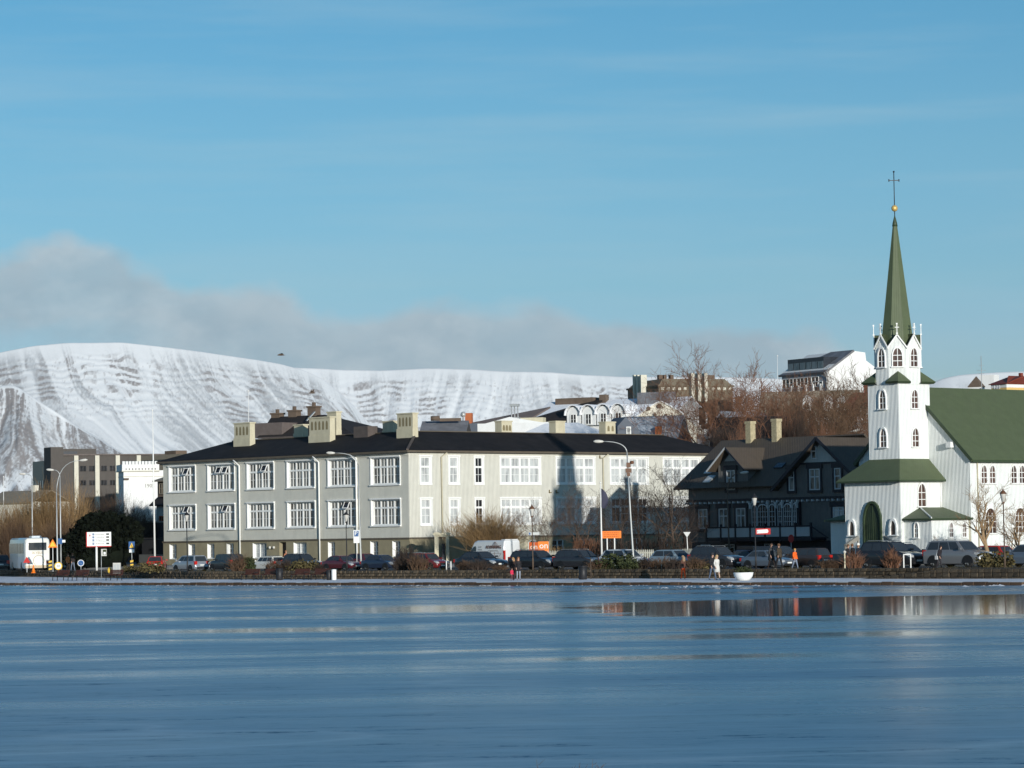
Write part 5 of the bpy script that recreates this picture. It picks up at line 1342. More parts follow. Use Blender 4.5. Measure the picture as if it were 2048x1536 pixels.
ms = MB().tube([(0, 0, q.z - 8), (0, 0, p.z)], .07, 5)
for k, w in ((.3, .5), (.45, .9), (.55, .6)):
    zz = q.z + (p.z - q.z) * (1 - k) ; ms.tube([(-w, 0, zz), (w, 0, zz)], .04, 4)
tag(obj('aerial_mast', ms, M['pole'], None, (p.x, p.y, 0)), 'thin aerial mast with short cross bars above the church nave', 'mast')

# --- things on the ground in front of the school: gate piers, yard wall, picket fence
g0 = SH
piers = bthing('yard_wall', 'ochre yard wall with cream gate piers and moulded caps beside the school corner', Frame((gp(868, 279).x, 279), R(3)), cat='wall')
PF = Frame((gp(868, 279).x, 279), R(3))
def pier(pxa, pxb, top, y=0.0):
    a, c = PF.fx(pxa, 3, y), PF.fx(pxb, 3, y); z = PF.fz((pxa + pxb) / 2, top, a, y)
    return obj('pier', MB().box((a, y - .25, .5), (c, y + .35, z - .25)).box((a - .12, y - .37, z - .25), (c + .12, y + .47, z - .05)).box((a - .06, y - .3, z - .05), (c + .06, y + .4, z)), M['cream'], piers)
pier(869, 877, 1065); pier(892, 898, 1065); pier(943, 957, 1063)
a, c = PF.fx(898, 3), PF.fx(943, 3); z = PF.fz(920, 1074, a, 0)
obj('wall', MB().box((a, 0, .5), (c, .2, z)), M['basement'], piers); obj('coping', MB().box((a, -.08, z), (c, .28, z + .12)), M['cream'], piers)
a, c = PF.fx(877, 3), PF.fx(892, 3); z = PF.fz(885, 1068, a, 0)
obj('lintel', MB().box((a, -.1, z - .25), (c, .25, z + .1)), M['cream'], piers)
obj('gate_leaf', MB().box((a + .3, .2, .6), (c - .1, .25, 2.9)), M['timber_trim'], piers)
PF2 = Frame((gp(1038, 283).x, 283), R(5)); pr2 = bthing('gate_pier', 'cream gate pier with a brown strip behind the white van', PF2, cat='pier')
obj('pier', MB().box((0, 0, .5), (1.0, .5, PF2.fz(1044, 1075, 0, 0))), M['cream'], pr2); obj('cap', MB().box((-.1, -.1, PF2.fz(1044, 1075, 0, 0)), (1.1, .6, PF2.fz(1044, 1073, 0, 0))), M['cream'], pr2)
pk = MB().add([(-.05, 0, 0), (.05, 0, 0), (.05, 0, .95), (0, 0, 1.08), (-.05, 0, .95), (-.05, .025, 0), (.05, .025, 0), (.05, .025, .95), (0, .025, 1.08), (-.05, .025, .95)],
              [(0, 1, 2, 3, 4), (9, 8, 7, 6, 5), (0, 5, 6, 1), (1, 6, 7, 2), (2, 7, 8, 3), (3, 8, 9, 4), (4, 9, 5, 0)]).mesh('picket')
M['picket'] = mat('weathered_white_picket', (0.62, 0.60, 0.50), 0.7, 0.1)
for px0, px1, d, lab in ((1095, 1160, 256, 'white picket fence half hidden behind the dark estate car'), (1225, 1312, 253, 'white picket fence between the silver hatchback and the light blue car'), (1366, 1402, 250, 'short white picket fence right of the light blue car')):
    a, c = gp(px0, d, 1.0), gp(px1, d - 2, 1.0); v = c - a; L = v.length; rz = math.atan2(v.y, v.x)
    f_ = thing('picket_fence', lab, 'fence', (a.x, a.y, 1.0), rz, 'white picket fences before the school yard')
    n = int(L / .17)
    for i in range(n): obj('picket', pk, M['picket'], f_, (i * .17, 0, .15))
    obj('rail', MB().box((-.1, .03, .35), (L, .07, .43)), M['picket'], f_); obj('rail', MB().box((-.1, .03, .9), (L, .07, .98)), M['picket'], f_)
# iron railing on a stone base at the left end of the school
a = gp(282, 318, 1.0); b_ = gp(336, 312, 1.0); v = b_ - a; L = v.length
rl = thing('iron_railing', 'black iron railing on a low pale stone base left of the school', 'railing', (a.x, a.y, 0), math.atan2(v.y, v.x))
obj('base', MB().box((-.5, 0, .3), (L, .4, 2.2)), M['concrete'], rl)
brm = MB().box((-.02, .15, 2.2), (.02, .19, 3.9)).mesh('bar')
for i in range(int(L / .22)): obj('bar', brm, M['black_iron'], rl, (i * .22, 0, 0))
obj('rail', MB().box((-.1, .14, 3.7), (L, .20, 3.76)), M['black_iron'], rl)
# ================================================================== vehicles
def paint(name, col, metal=0.0, rough=0.28): return mat(name, col, rough, 0.04, metal=metal, spec=0.5, coat=0.6)
P = {k: paint(*v) for k, v in dict(
    red=('red_car_paint', (0.38, 0.022, 0.016)), silver=('silver_car_paint', (0.36, 0.38, 0.41), .45), black=('black_car_paint', (0.012, 0.012, 0.014)), white=('white_car_paint', (0.66, 0.65, 0.60)),
    maroon=('maroon_car_paint', (0.085, 0.012, 0.018)), wine=('wine_red_car_paint', (0.14, 0.012, 0.012)), navy=('navy_car_paint', (0.018, 0.028, 0.055)), charcoal=('charcoal_car_paint', (0.035, 0.035, 0.04), .3), pale=('pale_silver_car_paint', (0.52, 0.54, 0.55), .2),
    sky=('light_blue_car_paint', (0.21, 0.28, 0.33), .2), steel=('steel_blue_car_paint', (0.12, 0.15, 0.19), .3), brown=('brown_black_car_paint', (0.035, 0.026, 0.022)), greysuv=('grey_silver_car_paint', (0.24, 0.24, 0.245), .45)).items()}
CARS = dict(  # length, width, height, belt, hood, cowl x, roof front x, roof rear x, rear glass base x, deck z, wheelbase, wheel radius, side panes
    sedan=(4.35, 1.74, 1.42, .92, .80, .85, .25, -.95, -1.65, .93, 2.6, .31, 2),
    hatch=(3.85, 1.68, 1.46, .95, .82, .98, .40, -1.35, -1.80, .95, 2.45, .30, 2),
    wagon=(4.45, 1.74, 1.46, .93, .82, .95, .35, -1.75, -2.08, .95, 2.6, .31, 3),
    suv=(4.35, 1.82, 1.66, 1.05, .97, .95, .38, -1.70, -2.02, 1.05, 2.6, .35, 3),
    jeep=(4.1, 1.76, 1.76, 1.12, 1.05, .80, .62, -1.90, -1.98, 1.12, 2.45, .36, 3),
    mpv=(4.3, 1.80, 1.62, 1.0, .90, 1.25, .55, -1.70, -2.0, 1.0, 2.65, .31, 3))
_cm = {}
def car_meshes(kind):
    if kind in _cm: return _cm[kind]
    L, Wd, H, zb, zh, xc, xf, xr, xb, zd, wbs, wr, npn = CARS[kind]; h, w = L / 2, Wd / 2
    S = [(-h, .52, .36, .80), (-h + .07, zd - .16, .26, .90), (-h + .22, zd - .03, .22, .97), (xb, zd, .20, 1.0), (-.3, zb, .19, 1.0), (xc, zb - .01, .19, 1.0), (xc + .35, zh + .06, .19, .99), (h - .55, zh - .02, .20, .97), (h - .2, zh - .12, .22, .93), (h - .05, zh - .24, .27, .84), (h, .52, .36, .74)]
    b = MB(); n = 12
    def sec(x, zt, zl, wf):
        W_ = w * wf; zm = zl + (zt - zl) * .55
        r = [(W_ * .80, zl), (W_ * .97, zl + .06), (W_, zm), (W_ * .985, zt - .10), (W_ * .94, zt - .02), (W_ * .80, zt)]
        return [(x, y, z) for y, z in r] + [(x, -y, z) for y, z in r[::-1]]
    vs = [p for s in S for p in sec(*s)]; fs = []
    for i in range(len(S) - 1):
        for k in range(n): fs.append((i * n + k, i * n + (k + 1) % n, (i + 1) * n + (k + 1) % n, (i + 1) * n + k))
    fs += [tuple(range(n))[::-1], tuple(range((len(S) - 1) * n, len(S) * n))]
    b.add(vs, fs, 0, True)
    # greenhouse
    wb_, wt = w * .92, w * (.74 if kind != 'jeep' else .84); z0 = zb - .05
    g = [(xb, wb_, z0), (xc + .05, wb_, z0), (xf, wt, H - .03), (xr, wt, H - .03)]
    bm = bmesh.new(); V = [bm.verts.new(p) for p in g] + [bm.verts.new((x, -y, z)) for x, y, z in g]
    m0, m1 = bm.verts.new(((xf + xr) / 2, wt * 1.01, H)), bm.verts.new(((xf + xr) / 2, -wt * 1.01, H))
    for f in ((0, 1, 2, 8, 3), (7, 9, 6, 5, 4), (1, 5, 6, 2), (4, 0, 3, 7)):
        bm.faces.new([(V + [m0, m1])[i] for i in f])
    bm.faces.new((V[2], V[6], m1, m0)); bm.faces.new((m0, m1, V[7], V[3])); bm.faces.new((V[0], V[4], V[5], V[1]))
    bmesh.ops.recalc_face_normals(bm, faces=bm.faces)
    bmesh.ops.bevel(bm, geom=[e for e in bm.edges if min(v.co.z for v in e.verts) > z0 + .1], offset=.07, segments=2, affect='EDGES')
    bm.verts.index_update(); b.add([v.co[:] for v in bm.verts], [[v.index for v in f.verts] for f in bm.faces], 0, True); bm.free()
    body = b.mesh('body'); body.set_sharp_from_angle(angle=R(42))
    D = {'body': body}
    gl = {}
    def lerp(p, q, t): return Vector(p) * (1 - t) + Vector(q) * t
    for sgn in (1, -1):
        P0, P1, P2, P3 = [(x, y * sgn, z) for x, y, z in g]
        cuts = {2: [.06, .50, .93], 3: [.05, .36, .66, .94]}[npn]
        for i in range(npn):
            a, c = cuts[i] + .015, cuts[i + 1] - .015
            bot, top = (lambda t: lerp(P0, P1, t)), (lambda t: lerp(P3, P2, t))
            q = [lerp(bot(a), top(a), .14), lerp(bot(c), top(c), .14), lerp(bot(c), top(c), .86), lerp(bot(a), top(a), .86)]
            o = Vector((0, sgn * .014, .006)); m = MB(); m.add([p + o for p in q] + [p - o for p in q], [(0, 1, 2, 3), (7, 6, 5, 4), (0, 4, 5, 1), (1, 5, 6, 2), (2, 6, 7, 3), (3, 7, 4, 0)])
            gl.setdefault('side_window', []).append(m.mesh('side_window'))
    def pane(a, b_, c, d, off, name):
        q = [lerp(lerp(a, b_, u), lerp(d, c, u), v) for u, v in ((.07, .10), (.93, .10), (.93, .88), (.07, .88))]
        nn = (q[1] - q[0]).cross(q[3] - q[0]).normalized() * off; m = MB()
        m.add([p + nn for p in q] + [p - nn for p in q], [(0, 1, 2, 3), (7, 6, 5, 4), (0, 4, 5, 1), (1, 5, 6, 2), (2, 6, 7, 3), (3, 7, 4, 0)])
        gl[name] = [m.mesh(name)]
    G = g; N_ = [(x, -y, z) for x, y, z in g]
    pane(G[1], N_[1], N_[2], G[2], .016, 'windscreen'); pane(G[0], N_[0], N_[3], G[3], .016, 'rear_window')
    D['glass'] = gl
    # lower black parts
    D['bumper'] = [MB().box((h - .20, -w * .66, .24), (h + .012, w * .66, .40)).mesh('bumper'), MB().box((-h - .012, -w * .68, .26), (-h + .2, w * .68, .42)).mesh('bumper')]
    D['grille'] = MB().box((h - .10, -w * .40, .50), (h + .015, w * .40, zh - .26)).mesh('grille')
    D['wheel_arch'] = []
    for sx in (-1, 1):
        for sy in (-1, 1):
            pts = [(sx * wbs / 2 + (wr + .07) * math.cos(q), wr + (wr + .07) * math.sin(q)) for q in [pi * k / 8 - .15 for k in range(9)] + [pi + .15]]
            pts = [(x, max(z, .19)) for x, z in pts]; D['wheel_arch'].append(MB().prism(pts, 'y', sy * (w + .006), sy * (w - .06)).mesh('wheel_arch'))
    D['wheels'] = [(sx * wbs / 2, sy * (w - .10), wr, sy) for sx in (-1, 1) for sy in (-1, 1)]; D['wr'] = wr
    zc = zh - .20
    D['headlight'] = [MB().prism([(h - .42, zc + .05), (h - .03, zc - .11), (h - .03, zc + .01), (h - .2, zc + .11), (h - .42, zc + .15)], 'y', s * w * .55, s * w * .93).mesh('headlight') for s in (1, -1)]
    tall = kind in ('wagon', 'suv', 'mpv', 'jeep'); zt = zd - .03
    D['tail_light'] = [MB().box((-h + .02 if not tall else -h + .04, s * w * .62 if s > 0 else -w * .955, zt - .30), (-h + .30, w * .955 if s > 0 else -w * .62, zt - .07 + (.12 if tall else 0))).mesh('tail_light') for s in (1, -1)]
    D['number_plate'] = [MB().box((h - .02, -.25, .40), (h + .028, .25, .51)).mesh('number_plate'), MB().box((-h - .028, -.25, .58), (-h + .04, .25, .69)).mesh('number_plate')]
    D['mirror'] = [MB().cbox((xc - .12, s * (w + .07), zb + .10), (.07, .09, .06)).mesh('mirror') for s in (1, -1)]
    if kind in ('wagon', 'suv'):
        D['roof_rail'] = [MB().tube([(xr + .2, s * wt * .92, H - .01), (xr + .35, s * wt * .92, H + .05), (xf - .25, s * wt * .92, H + .05), (xf - .1, s * wt * .92, H - .01)], .018, 5).mesh('roof_rail') for s in (1, -1)]
    _cm[kind] = D; return D
def tyre_meshes(r, wd=.2):
    key = ('tyre', r, wd)
    if key not in _cm:
        b = MB(); b.lathe([(r * .62, -wd / 2), (r * .93, -wd / 2), (r, -wd * .35), (r, wd * .35), (r * .93, wd / 2), (r * .62, wd / 2)], 18); me = b.mesh('wheel'); me.transform(Matrix.Rotation(pi / 2, 4, 'X'))
        c = MB(); c.lathe([(r * .64, -wd * .46), (r * .64, wd * .40), (r * .55, wd * .46), (r * .18, wd * .34), (.01, wd * .42)], 18)
        for k in range(5):
            t = 2 * pi * k / 5; c.bar((r * .12 * math.cos(t), r * .12 * math.sin(t), wd * .47), (r * .58 * math.cos(t), r * .58 * math.sin(t), wd * .49), r * .2, .015)
        m2 = c.mesh('rim'); m2.transform(Matrix.Rotation(pi / 2, 4, 'X'))
        _cm[key] = (me, m2)
    return _cm[key]
def wheels(root, spots, r, wd=.2):
    me, m2 = tyre_meshes(r, wd)
    for x, y, z, sy in spots:
        w = obj('wheel', me, M['rubber'], root, (x, y, z), 0 if sy < 0 else pi)
        obj('rim', m2, M['rim'], w)
def car(kind, col, p, rot, label, scale=1.0, group='cars parked along the lake street', lights=True, cat='car'):
    D = car_meshes(kind); r = thing('parked_car', label, cat, p, rot, group); r.scale = (scale,) * 3
    obj('body', D['body'], P[col], r)
    for k, ms in D['glass'].items():
        for m in ms: obj(k, m, M['carglass'], r)
    for k in ('bumper', 'wheel_arch'):
        for m in D[k]: obj(k, m, M['trim_black'], r)
    obj('grille', D['grille'], M['trim_black'], r)
    wheels(r, D['wheels'], D['wr'])
    for m in D['headlight']: obj('headlight', m, M['headlight'], r)
    for m in D['tail_light']: obj('tail_light', m, M['taillight'], r)
    for m in D['number_plate']: obj('number_plate', m, M['plate'], r)
    for m in D['mirror']: obj('mirror', m, P[col], r)
    for m in D.get('roof_rail', []): obj('roof_rail', m, M['pole'], r)
    return r
RT, LF = ST, ST + pi
C0 = 171.5
Z0 = 0.80
car('hatch', 'red', gp(314, 289, Z0), R(90), 'small red hatchback seen from behind at the left end of the school', .92)
car('mpv', 'silver', onc(381, C0, Z0), LF - R(5), 'silver people carrier with red tail lights left of the black off-roader', .88)
car('jeep', 'black', onc(452, C0, Z0), LF - R(5), 'boxy black off-roader between the silver and the white cars', .86)
car('wagon', 'white', onc(535, C0 + .5, Z0), LF - R(4), 'white estate car behind the dark red benches', .86)
car('suv', 'black', onc(604, C0, Z0), RT, 'black crossover left of the maroon saloon, below the school door', .88)
car('sedan', 'maroon', onc(685, C0 - .4, Z0), RT, 'maroon saloon with a bright red nose behind the white bin', .90)
car('hatch', 'maroon', onc(716, C0 + 7, Z0 - .01), LF, 'dark red hatchback in the second row behind the maroon saloon', .95)
car('sedan', 'navy', onc(765, C0 - .2, Z0), RT, 'dark navy saloon right of the maroon saloon', .92)
car('wagon', 'charcoal', onc(832, C0 + 6, Z0 - .01), RT, 'charcoal estate showing only its roof behind the bare bush', .95)
car('suv', 'wine', onc(856, C0 - .4, Z0), RT, 'dark red crossover half hidden by the bare bush', .84)
car('sedan', 'black', onc(962, C0 - 1, Z0), RT, 'long black saloon parked in front of the white van', 1.06)
car('wagon', 'black', onc(1073, C0 - .6, Z0), RT, 'black estate in front of the orange banner', 1.06)
car('wagon', 'charcoal', onc(1162, C0 - .6, Z0), RT, 'charcoal estate with roof rails right of the black estate', 1.04)
car('hatch', 'pale', onc(1250, C0 - 1, Z0), RT, 'pale silver hatchback behind the green bush', 1.05)
car('hatch', 'sky', onc(1349, C0 - .4, Z0), RT, 'light blue hatchback right of the silver hatchback', 1.0)
car('suv', 'charcoal', onc(1434, C0 - 1.2, Z0), RT, 'black crossover behind the strolling couple', 1.0)
car('sedan', 'steel', onc(1536, C0 - 1.5, Z0), RT, 'steel blue saloon behind the two dark dressed walkers', 0.95)
car('sedan', 'navy', onc(1500, C0 + 6, Z0 - .01), RT, 'dark saloon with a roof box in the second row before the timber house', .95)
car('mpv', 'charcoal', onc(1556, C0 + 5, Z0 - .01), RT, 'dark people carrier rising behind the steel blue saloon', 1.0)
car('mpv', 'brown', onc(1612, C0 + 1.6, Z0), LF, 'brown black people carrier seen from behind beside the church annex', 0.9)
car('suv', 'black', onc(1784, C0 - .8, Z0), RT, 'black crossover parked before the church door', 1.12)
car('wagon', 'charcoal', onc(1808, C0 + 5.5, Z0 - .01), RT, 'long dark estate in the second row close to the church', 1.15)
car('suv', 'greysuv', onc(1919, C0 - .6, Z0), RT, 'grey silver crossover with roof rails right of the black one', 1.14)
car('hatch', 'red', onc(1978, C0 + 6.5, Z0 - .01), LF, 'red hatchback in the second row under the church windows', 1.0)
car('sedan', 'steel', onc(2057, C0 - .2, Z0), LF, 'grey blue saloon cut by the right edge behind the lantern post', 1.1)
rb_ = [o for o in bpy.data.objects if o.get('label', '').startswith('dark saloon with a roof box')][0]
obj('roof_box', MB().prism([(-1.1, 1.44), (.7, 1.44), (.95, 1.52), (.6, 1.70), (-1.0, 1.72)], 'y', -.35, .35), M['trim_black'], rb_)

# --- white delivery van
VP = paint('white_van_paint', (0.70, 0.71, 0.70), 0, .35)
van = thing('delivery_van', 'white high roofed delivery van with brown line drawing and lettering on its side', 'van', onc(984, C0 + 5.5, Z0), LF - R(3))
van.scale = (.93,) * 3
b = MB(); w = .97
S = [(-2.75, .35, 2.42, .94, .90), (-2.70, .30, 2.50, 1, .92), (.9, .30, 2.52, 1, .92), (1.35, .30, 2.40, 1, .88), (1.95, .30, 1.55, .99, .90), (2.15, .30, 1.22, .98, .90), (2.65, .32, 1.05, .93, .84), (2.78, .40, .75, .88, .80)]
n = 10; vs = []
for x, zl, zt, wf, tf in S:
    r = [(w * wf * .9, zl), (w * wf, zl + .12), (w * wf, zl + (zt - zl) * .5), (w * wf * tf * 1.02, zt - .12), (w * wf * tf * .9, zt)]
    vs += [(x, y, z) for y, z in r] + [(x, -y, z) for y, z in r[::-1]]
fs = [(i * n + k, i * n + (k + 1) % n, (i + 1) * n + (k + 1) % n, (i + 1) * n + k) for i in range(len(S) - 1) for k in range(n)] + [tuple(range(n))[::-1], tuple(range((len(S) - 1) * n, len(S) * n))]
b.add(vs, fs, 0, True); me = b.mesh('body'); me.set_sharp_from_angle(angle=R(35)); obj('body', me, VP, van)
for s in (1, -1):
    obj('side_window', MB().add([(1.0, s * .985, 1.30), (1.85, s * .975, 1.22), (1.72, s * .955, 1.62), (1.35, s * .925, 1.98), (1.0, s * .915, 2.02)], [(0, 1, 2, 3, 4)]), M['carglass'], van)
    obj('tail_light', MB().box((-2.79, s * .97 if s < 0 else .80, .75), (-2.62, -.80 if s < 0 else .97, 1.62)), M['taillight'], van)
    obj('headlight', MB().box((2.4, s * .62 - .2, .82), (2.76, s * .62 + .2, 1.0)), M['headlight'], van)
    obj('mirror', MB().cbox((1.9, s * 1.12, 1.35), (.06, .10, .18)), M['trim_black'], van)
obj('windscreen', MB().add([(2.02, -.78, 1.42), (2.02, .78, 1.42), (1.42, .70, 2.36), (1.42, -.70, 2.36)], [(0, 1, 2, 3)]), M['carglass'], van)
rd = MB().box((-2.785, -.012, .55), (-2.76, .012, 2.40)).box((-2.785, -.70, 1.05), (-2.765, -.15, 1.10)); obj('door_seam', rd, M['pole'], van)
obj('bumper', MB().box((-2.84, -.9, .32), (-2.7, .9, .52)), M['trim_black'], van); obj('bumper', MB().box((2.6, -.85, .3), (2.82, .85, .5)), M['trim_black'], van)
obj('number_plate', MB().box((-2.80, .18, .80), (-2.76, .66, .91)), M['plate'], van)
obj('roof_rack', MB().box((-2.7, -.75, 2.52), (-2.2, .75, 2.60)), VP, van)
wheels(van, [(sx, sy * .86, .34, sy) for sx in (-1.75, 1.85) for sy in (-1, 1)], .34, .22)
M['van_brown'] = mat('brown_van_print', (0.16, 0.085, 0.06), .6, .02); M['van_grey'] = mat('grey_van_print', (0.36, 0.37, 0.37), .6, .02)
# the lake side is local +y when it faces left; print is read from there, so it is turned about
def on_side(me, x, z, m, nm): return obj(nm, me, m, van, (x, .984, z), pi)
on_side(text('ADMARING', .40, sh=.15), -1.35, 1.92, M['van_brown'], 'lettering')
for i, q in enumerate(('LISTIR', 'TENGSL', 'SMETTUR')): on_side(text(q, .17), .42, 1.95 - i * .24, M['van_grey'], 'lettering')
on_side(text('A TENGSL OG LIST', .15), -1.35, 1.60, M['van_grey'], 'lettering')
ln = MB()
for x0_, z0_, x1_, z1_ in ((-1.6, 2.40, -2.35, 1.75), (-1.6, 2.40, -.9, 1.75), (-1.6, 2.40, -1.85, 1.75), (-1.6, 2.40, -1.35, 1.75), (-.6, 1.35, -2.4, 1.35), (-1.5, 1.5, -1.5, .6), (-.6, 1.35, -1.5, .6), (-2.4, 1.35, -1.5, .6), (-.6, .95, -2.4, .95), (-1.0, 1.55, -1.0, 1.35), (-2.0, 1.55, -2.0, 1.35)):
    ln.bar((x0_, .982, z0_), (x1_, .982, z1_), .014, .02)
obj('line_print', ln, M['van_brown'], van)

# --- tour bus on the left
BP = paint('white_bus_paint', (0.72, 0.70, 0.64), 0, .35)
hd = Vector((-.30, .954, 0)); brot = math.atan2(hd.y, hd.x)
bp_ = gp(76, 297, Z0) + hd * 5.4
bus = thing('tour_bus', 'white tour bus seen from behind on the street at the far left', 'bus', (bp_.x, bp_.y, Z0), brot)
b = MB(); w, L, H = 1.22, 10.4, 3.25
S = [(-L / 2, .45, 3.0, .90), (-L / 2 + .12, .35, 3.18, .97), (-L / 2 + .4, .32, H, 1), (L / 2 - .5, .32, H, 1), (L / 2, .4, 3.0, .94)]
vs = []
for x, zl, zt, wf in S:
    r = [(w * wf * .95, zl), (w * wf, zl + .2), (w * wf, zt - .55), (w * wf * .95, zt - .16), (w * wf * .80, zt)]
    vs += [(x, y, z) for y, z in r] + [(x, -y, z) for y, z in r[::-1]]
fs = [(i * n + k, i * n + (k + 1) % n, (i + 1) * n + (k + 1) % n, (i + 1) * n + k) for i in range(len(S) - 1) for k in range(n)] + [tuple(range(n))[::-1], tuple(range((len(S) - 1) * n, len(S) * n))]
b.add(vs, fs, 0, True); me = b.mesh('body'); me.set_sharp_from_angle(angle=R(35)); obj('body', me, BP, bus)
obj('rear_window', MB().box((-L / 2 - .015, -.86, 2.05), (-L / 2 + .2, .86, 2.78)), M['carglass'], bus)
for s in (1, -1):
    for k in range(5):
        x = -L / 2 + .7 + k * 1.9; obj('side_window', MB().box((x, s * (w + .008) - .02, 1.75), (x + 1.8, s * (w + .008) + .02 - .01, 2.72)), M['glass'], bus)
    obj('tail_light', MB().box((-L / 2 - .02, s * .95 - .12, .75), (-L / 2 + .08, s * .95 + .12, 1.0)), M['taillight'], bus)
me = MB().tube([(0, .52 * math.cos(q), .52 * math.sin(q)) for q in [2 * pi * k / 24 for k in range(25)]], .025, 5).mesh('logo_ring')
M['bus_gold'] = mat('gold_bus_print', (0.40, 0.30, 0.16), .5, .02)
obj('logo_ring', me, M['bus_gold'], bus, (-L / 2 - .005, -.12, 1.05))
obj('lettering', text('SKYBUS', .34), M['bus_gold'], bus, (-L / 2 - .012, 0, 1.80), -pi / 2)
obj('engine_hatch', MB().box((-L / 2 - .008, -.8, 1.52), (-L / 2 + .02, .8, 1.55)), M['pole'], bus)
obj('roof_unit', MB().box((-L / 2 + .9, -.5, H - .02), (-L / 2 + 2.6, .4, H + .18)), paint('blue_grey_plastic', (.25, .32, .38)), bus)
obj('bumper', MB().box((-L / 2 - .05, -1.15, .35), (-L / 2 + .2, 1.15, .62)), paint('amber_bumper', (.30, .20, .08)), bus)
wheels(bus, [(x, sy * 1.08, .48, sy) for x in (-2.9, 2.9) for sy in (-1, 1)], .48, .28)
car('mpv', 'charcoal', gp(2, 318, Z0), R(100), 'dark car at the left edge beyond the tour bus', 1.0)
car('sedan', 'white', gp(150, 318, Z0), R(160), 'white car half hidden between the lamp posts and the conifer', .95)
# ================================================================== trees, shrubs, hedges
M['bark'] = mat('grey_brown_bark', (0.10, 0.07, 0.05), 0.9, 0.25, sc=6)
M['bark_pale'] = mat('pale_tan_bark', (0.30, 0.20, 0.11), 0.9, 0.2, sc=6)  # one pale tan for both bark and twigs
M['twig'] = mat('brown_twigs', (0.13, 0.078, 0.046), 0.9, 0.3, sc=2)
M['twig_red'] = mat('russet_twigs', (0.19, 0.092, 0.052), 0.9, 0.3, sc=2)
M['twig_gold'] = mat('golden_willow_twigs', (0.29, 0.185, 0.085), 0.9, 0.25, sc=1.5)
M['twig_dark'] = mat('dark_twigs', (0.06, 0.042, 0.032), 0.9, 0.3, sc=2)
M['needle'] = mat('dark_conifer_foliage', (0.006, 0.0085, 0.005), 0.9, 0.4, sc=1.2, spec=.1)
M['leaf'] = mat('evergreen_leaves', (0.045, 0.055, 0.022), 0.8, 0.4, sc=4, spec=.2)
M['leaf_olive'] = mat('olive_dry_leaves', (0.11, 0.09, 0.04), 0.85, 0.35, sc=4, spec=.15)
def twig_tree(seed, h, trunk_r, lean=.0, spread=.75, levels=5, first=.28, limbs=5, twig=.016, kids_=(3, 4), up=.25, shrink=.68, stems=1):
    """A bare tree: a tapering trunk that forks into limbs, branches and fine twigs. Returns two meshes: trunk with limbs, and crown."""
    r = random.Random(seed); tr, cr = MB(), MB()
    def grow(p, d, L, rad, lev):
        n = 3 if lev < 2 else 2
        pts = [p]; q = Vector(p); dd = d.copy()
        for i in range(n):
            dd = (dd + Vector((r.gauss(0, .16), r.gauss(0, .16), r.gauss(up * .25, .10)))).normalized(); q = q + dd * L / n; pts.append(q.copy())
        last = lev >= levels
        r1 = twig * .45 if last else rad * .55
        rr = [rad + (r1 - rad) * i / n for i in range(n + 1)]
        (tr if lev < 2 else cr).tube(pts, rr, 6 if lev < 1 else (5 if lev < 2 else 3), 0, lev < 2)
        if last: return
        k = r.randint(*kids_) if lev else limbs
        for j in range(k):
            t = first + (1 - first) * (j + r.random() * .6) / k if lev == 0 else .30 + .70 * (j + .5 + r.uniform(-.3, .3)) / k
            t = min(t, .98); f = t * n; i = min(int(f), n - 1); o = pts[i].lerp(pts[i + 1], f - i)
            a = r.uniform(0, 2 * pi) if lev else j * 2.4 + r.uniform(-.4, .4)
            sd = dd.orthogonal().normalized(); sd = (Matrix.Rotation(a, 3, dd) @ sd)
            s_ = spread * r.uniform(.7, 1.25)
            nd = (dd * math.cos(s_) + sd * math.sin(s_) + Vector((0, 0, up * .5))).normalized()
            grow(o, nd, L * shrink * r.uniform(.75, 1.15) * (1.15 - .35 * t if lev == 0 else 1), max(rad * (1 - .5 * t) * .62, twig * .8), lev + 1)
    for s_ in range(stems):
        a = 2 * pi * s_ / max(stems, 1); d0 = Vector((lean + .22 * math.cos(a) * (stems > 1), .22 * math.sin(a) * (stems > 1), 1)).normalized()
        grow(Vector((.15 * math.cos(a) * (stems > 1), .15 * math.sin(a) * (stems > 1), 0)), d0, h * .52 * (1 if s_ == 0 else r.uniform(.8, 1)), trunk_r * (1 if stems == 1 else .7), 0)
    return tr.mesh('trunk'), cr.mesh('crown')
def brush(seed, w, d, h, n, twig=.012, fork=3, flare=.5, arch=1.0):
    """A bare shrub: many thin rods that rise from one stool, fork and fan out under a rounded top."""
    r = random.Random(seed); b = MB()
    for i in range(n):
        a, q = r.uniform(0, 2 * pi), math.sqrt(r.random()); x, y = q * math.cos(a), q * math.sin(a)
        top = h * (1 - .55 * q * q * arch) * r.uniform(.62, 1.05)
        p0 = Vector((x * w * .5 * (1 - flare), y * d * .5 * (1 - flare), 0)); p2 = Vector((x * w * .5, y * d * .5, top)); p1 = p0.lerp(p2, .5) + Vector((r.gauss(0, .05) * w, r.gauss(0, .05) * d, 0))
        b.tube([p0, p1, p2], [twig * 1.3, twig, twig * .4], 3, 0, False)
        for k in range(fork):
            t = r.uniform(.35, .9); o = p0.lerp(p1, t * 2) if t < .5 else p1.lerp(p2, t * 2 - 1)
            e = o + Vector((r.gauss(0, .14) * w + x * .12 * w, r.gauss(0, .14) * d, h * r.uniform(.12, .34)))
            b.tube([o, e], [twig * .8, twig * .35], 3, 0, False)
    return b.mesh('branches')
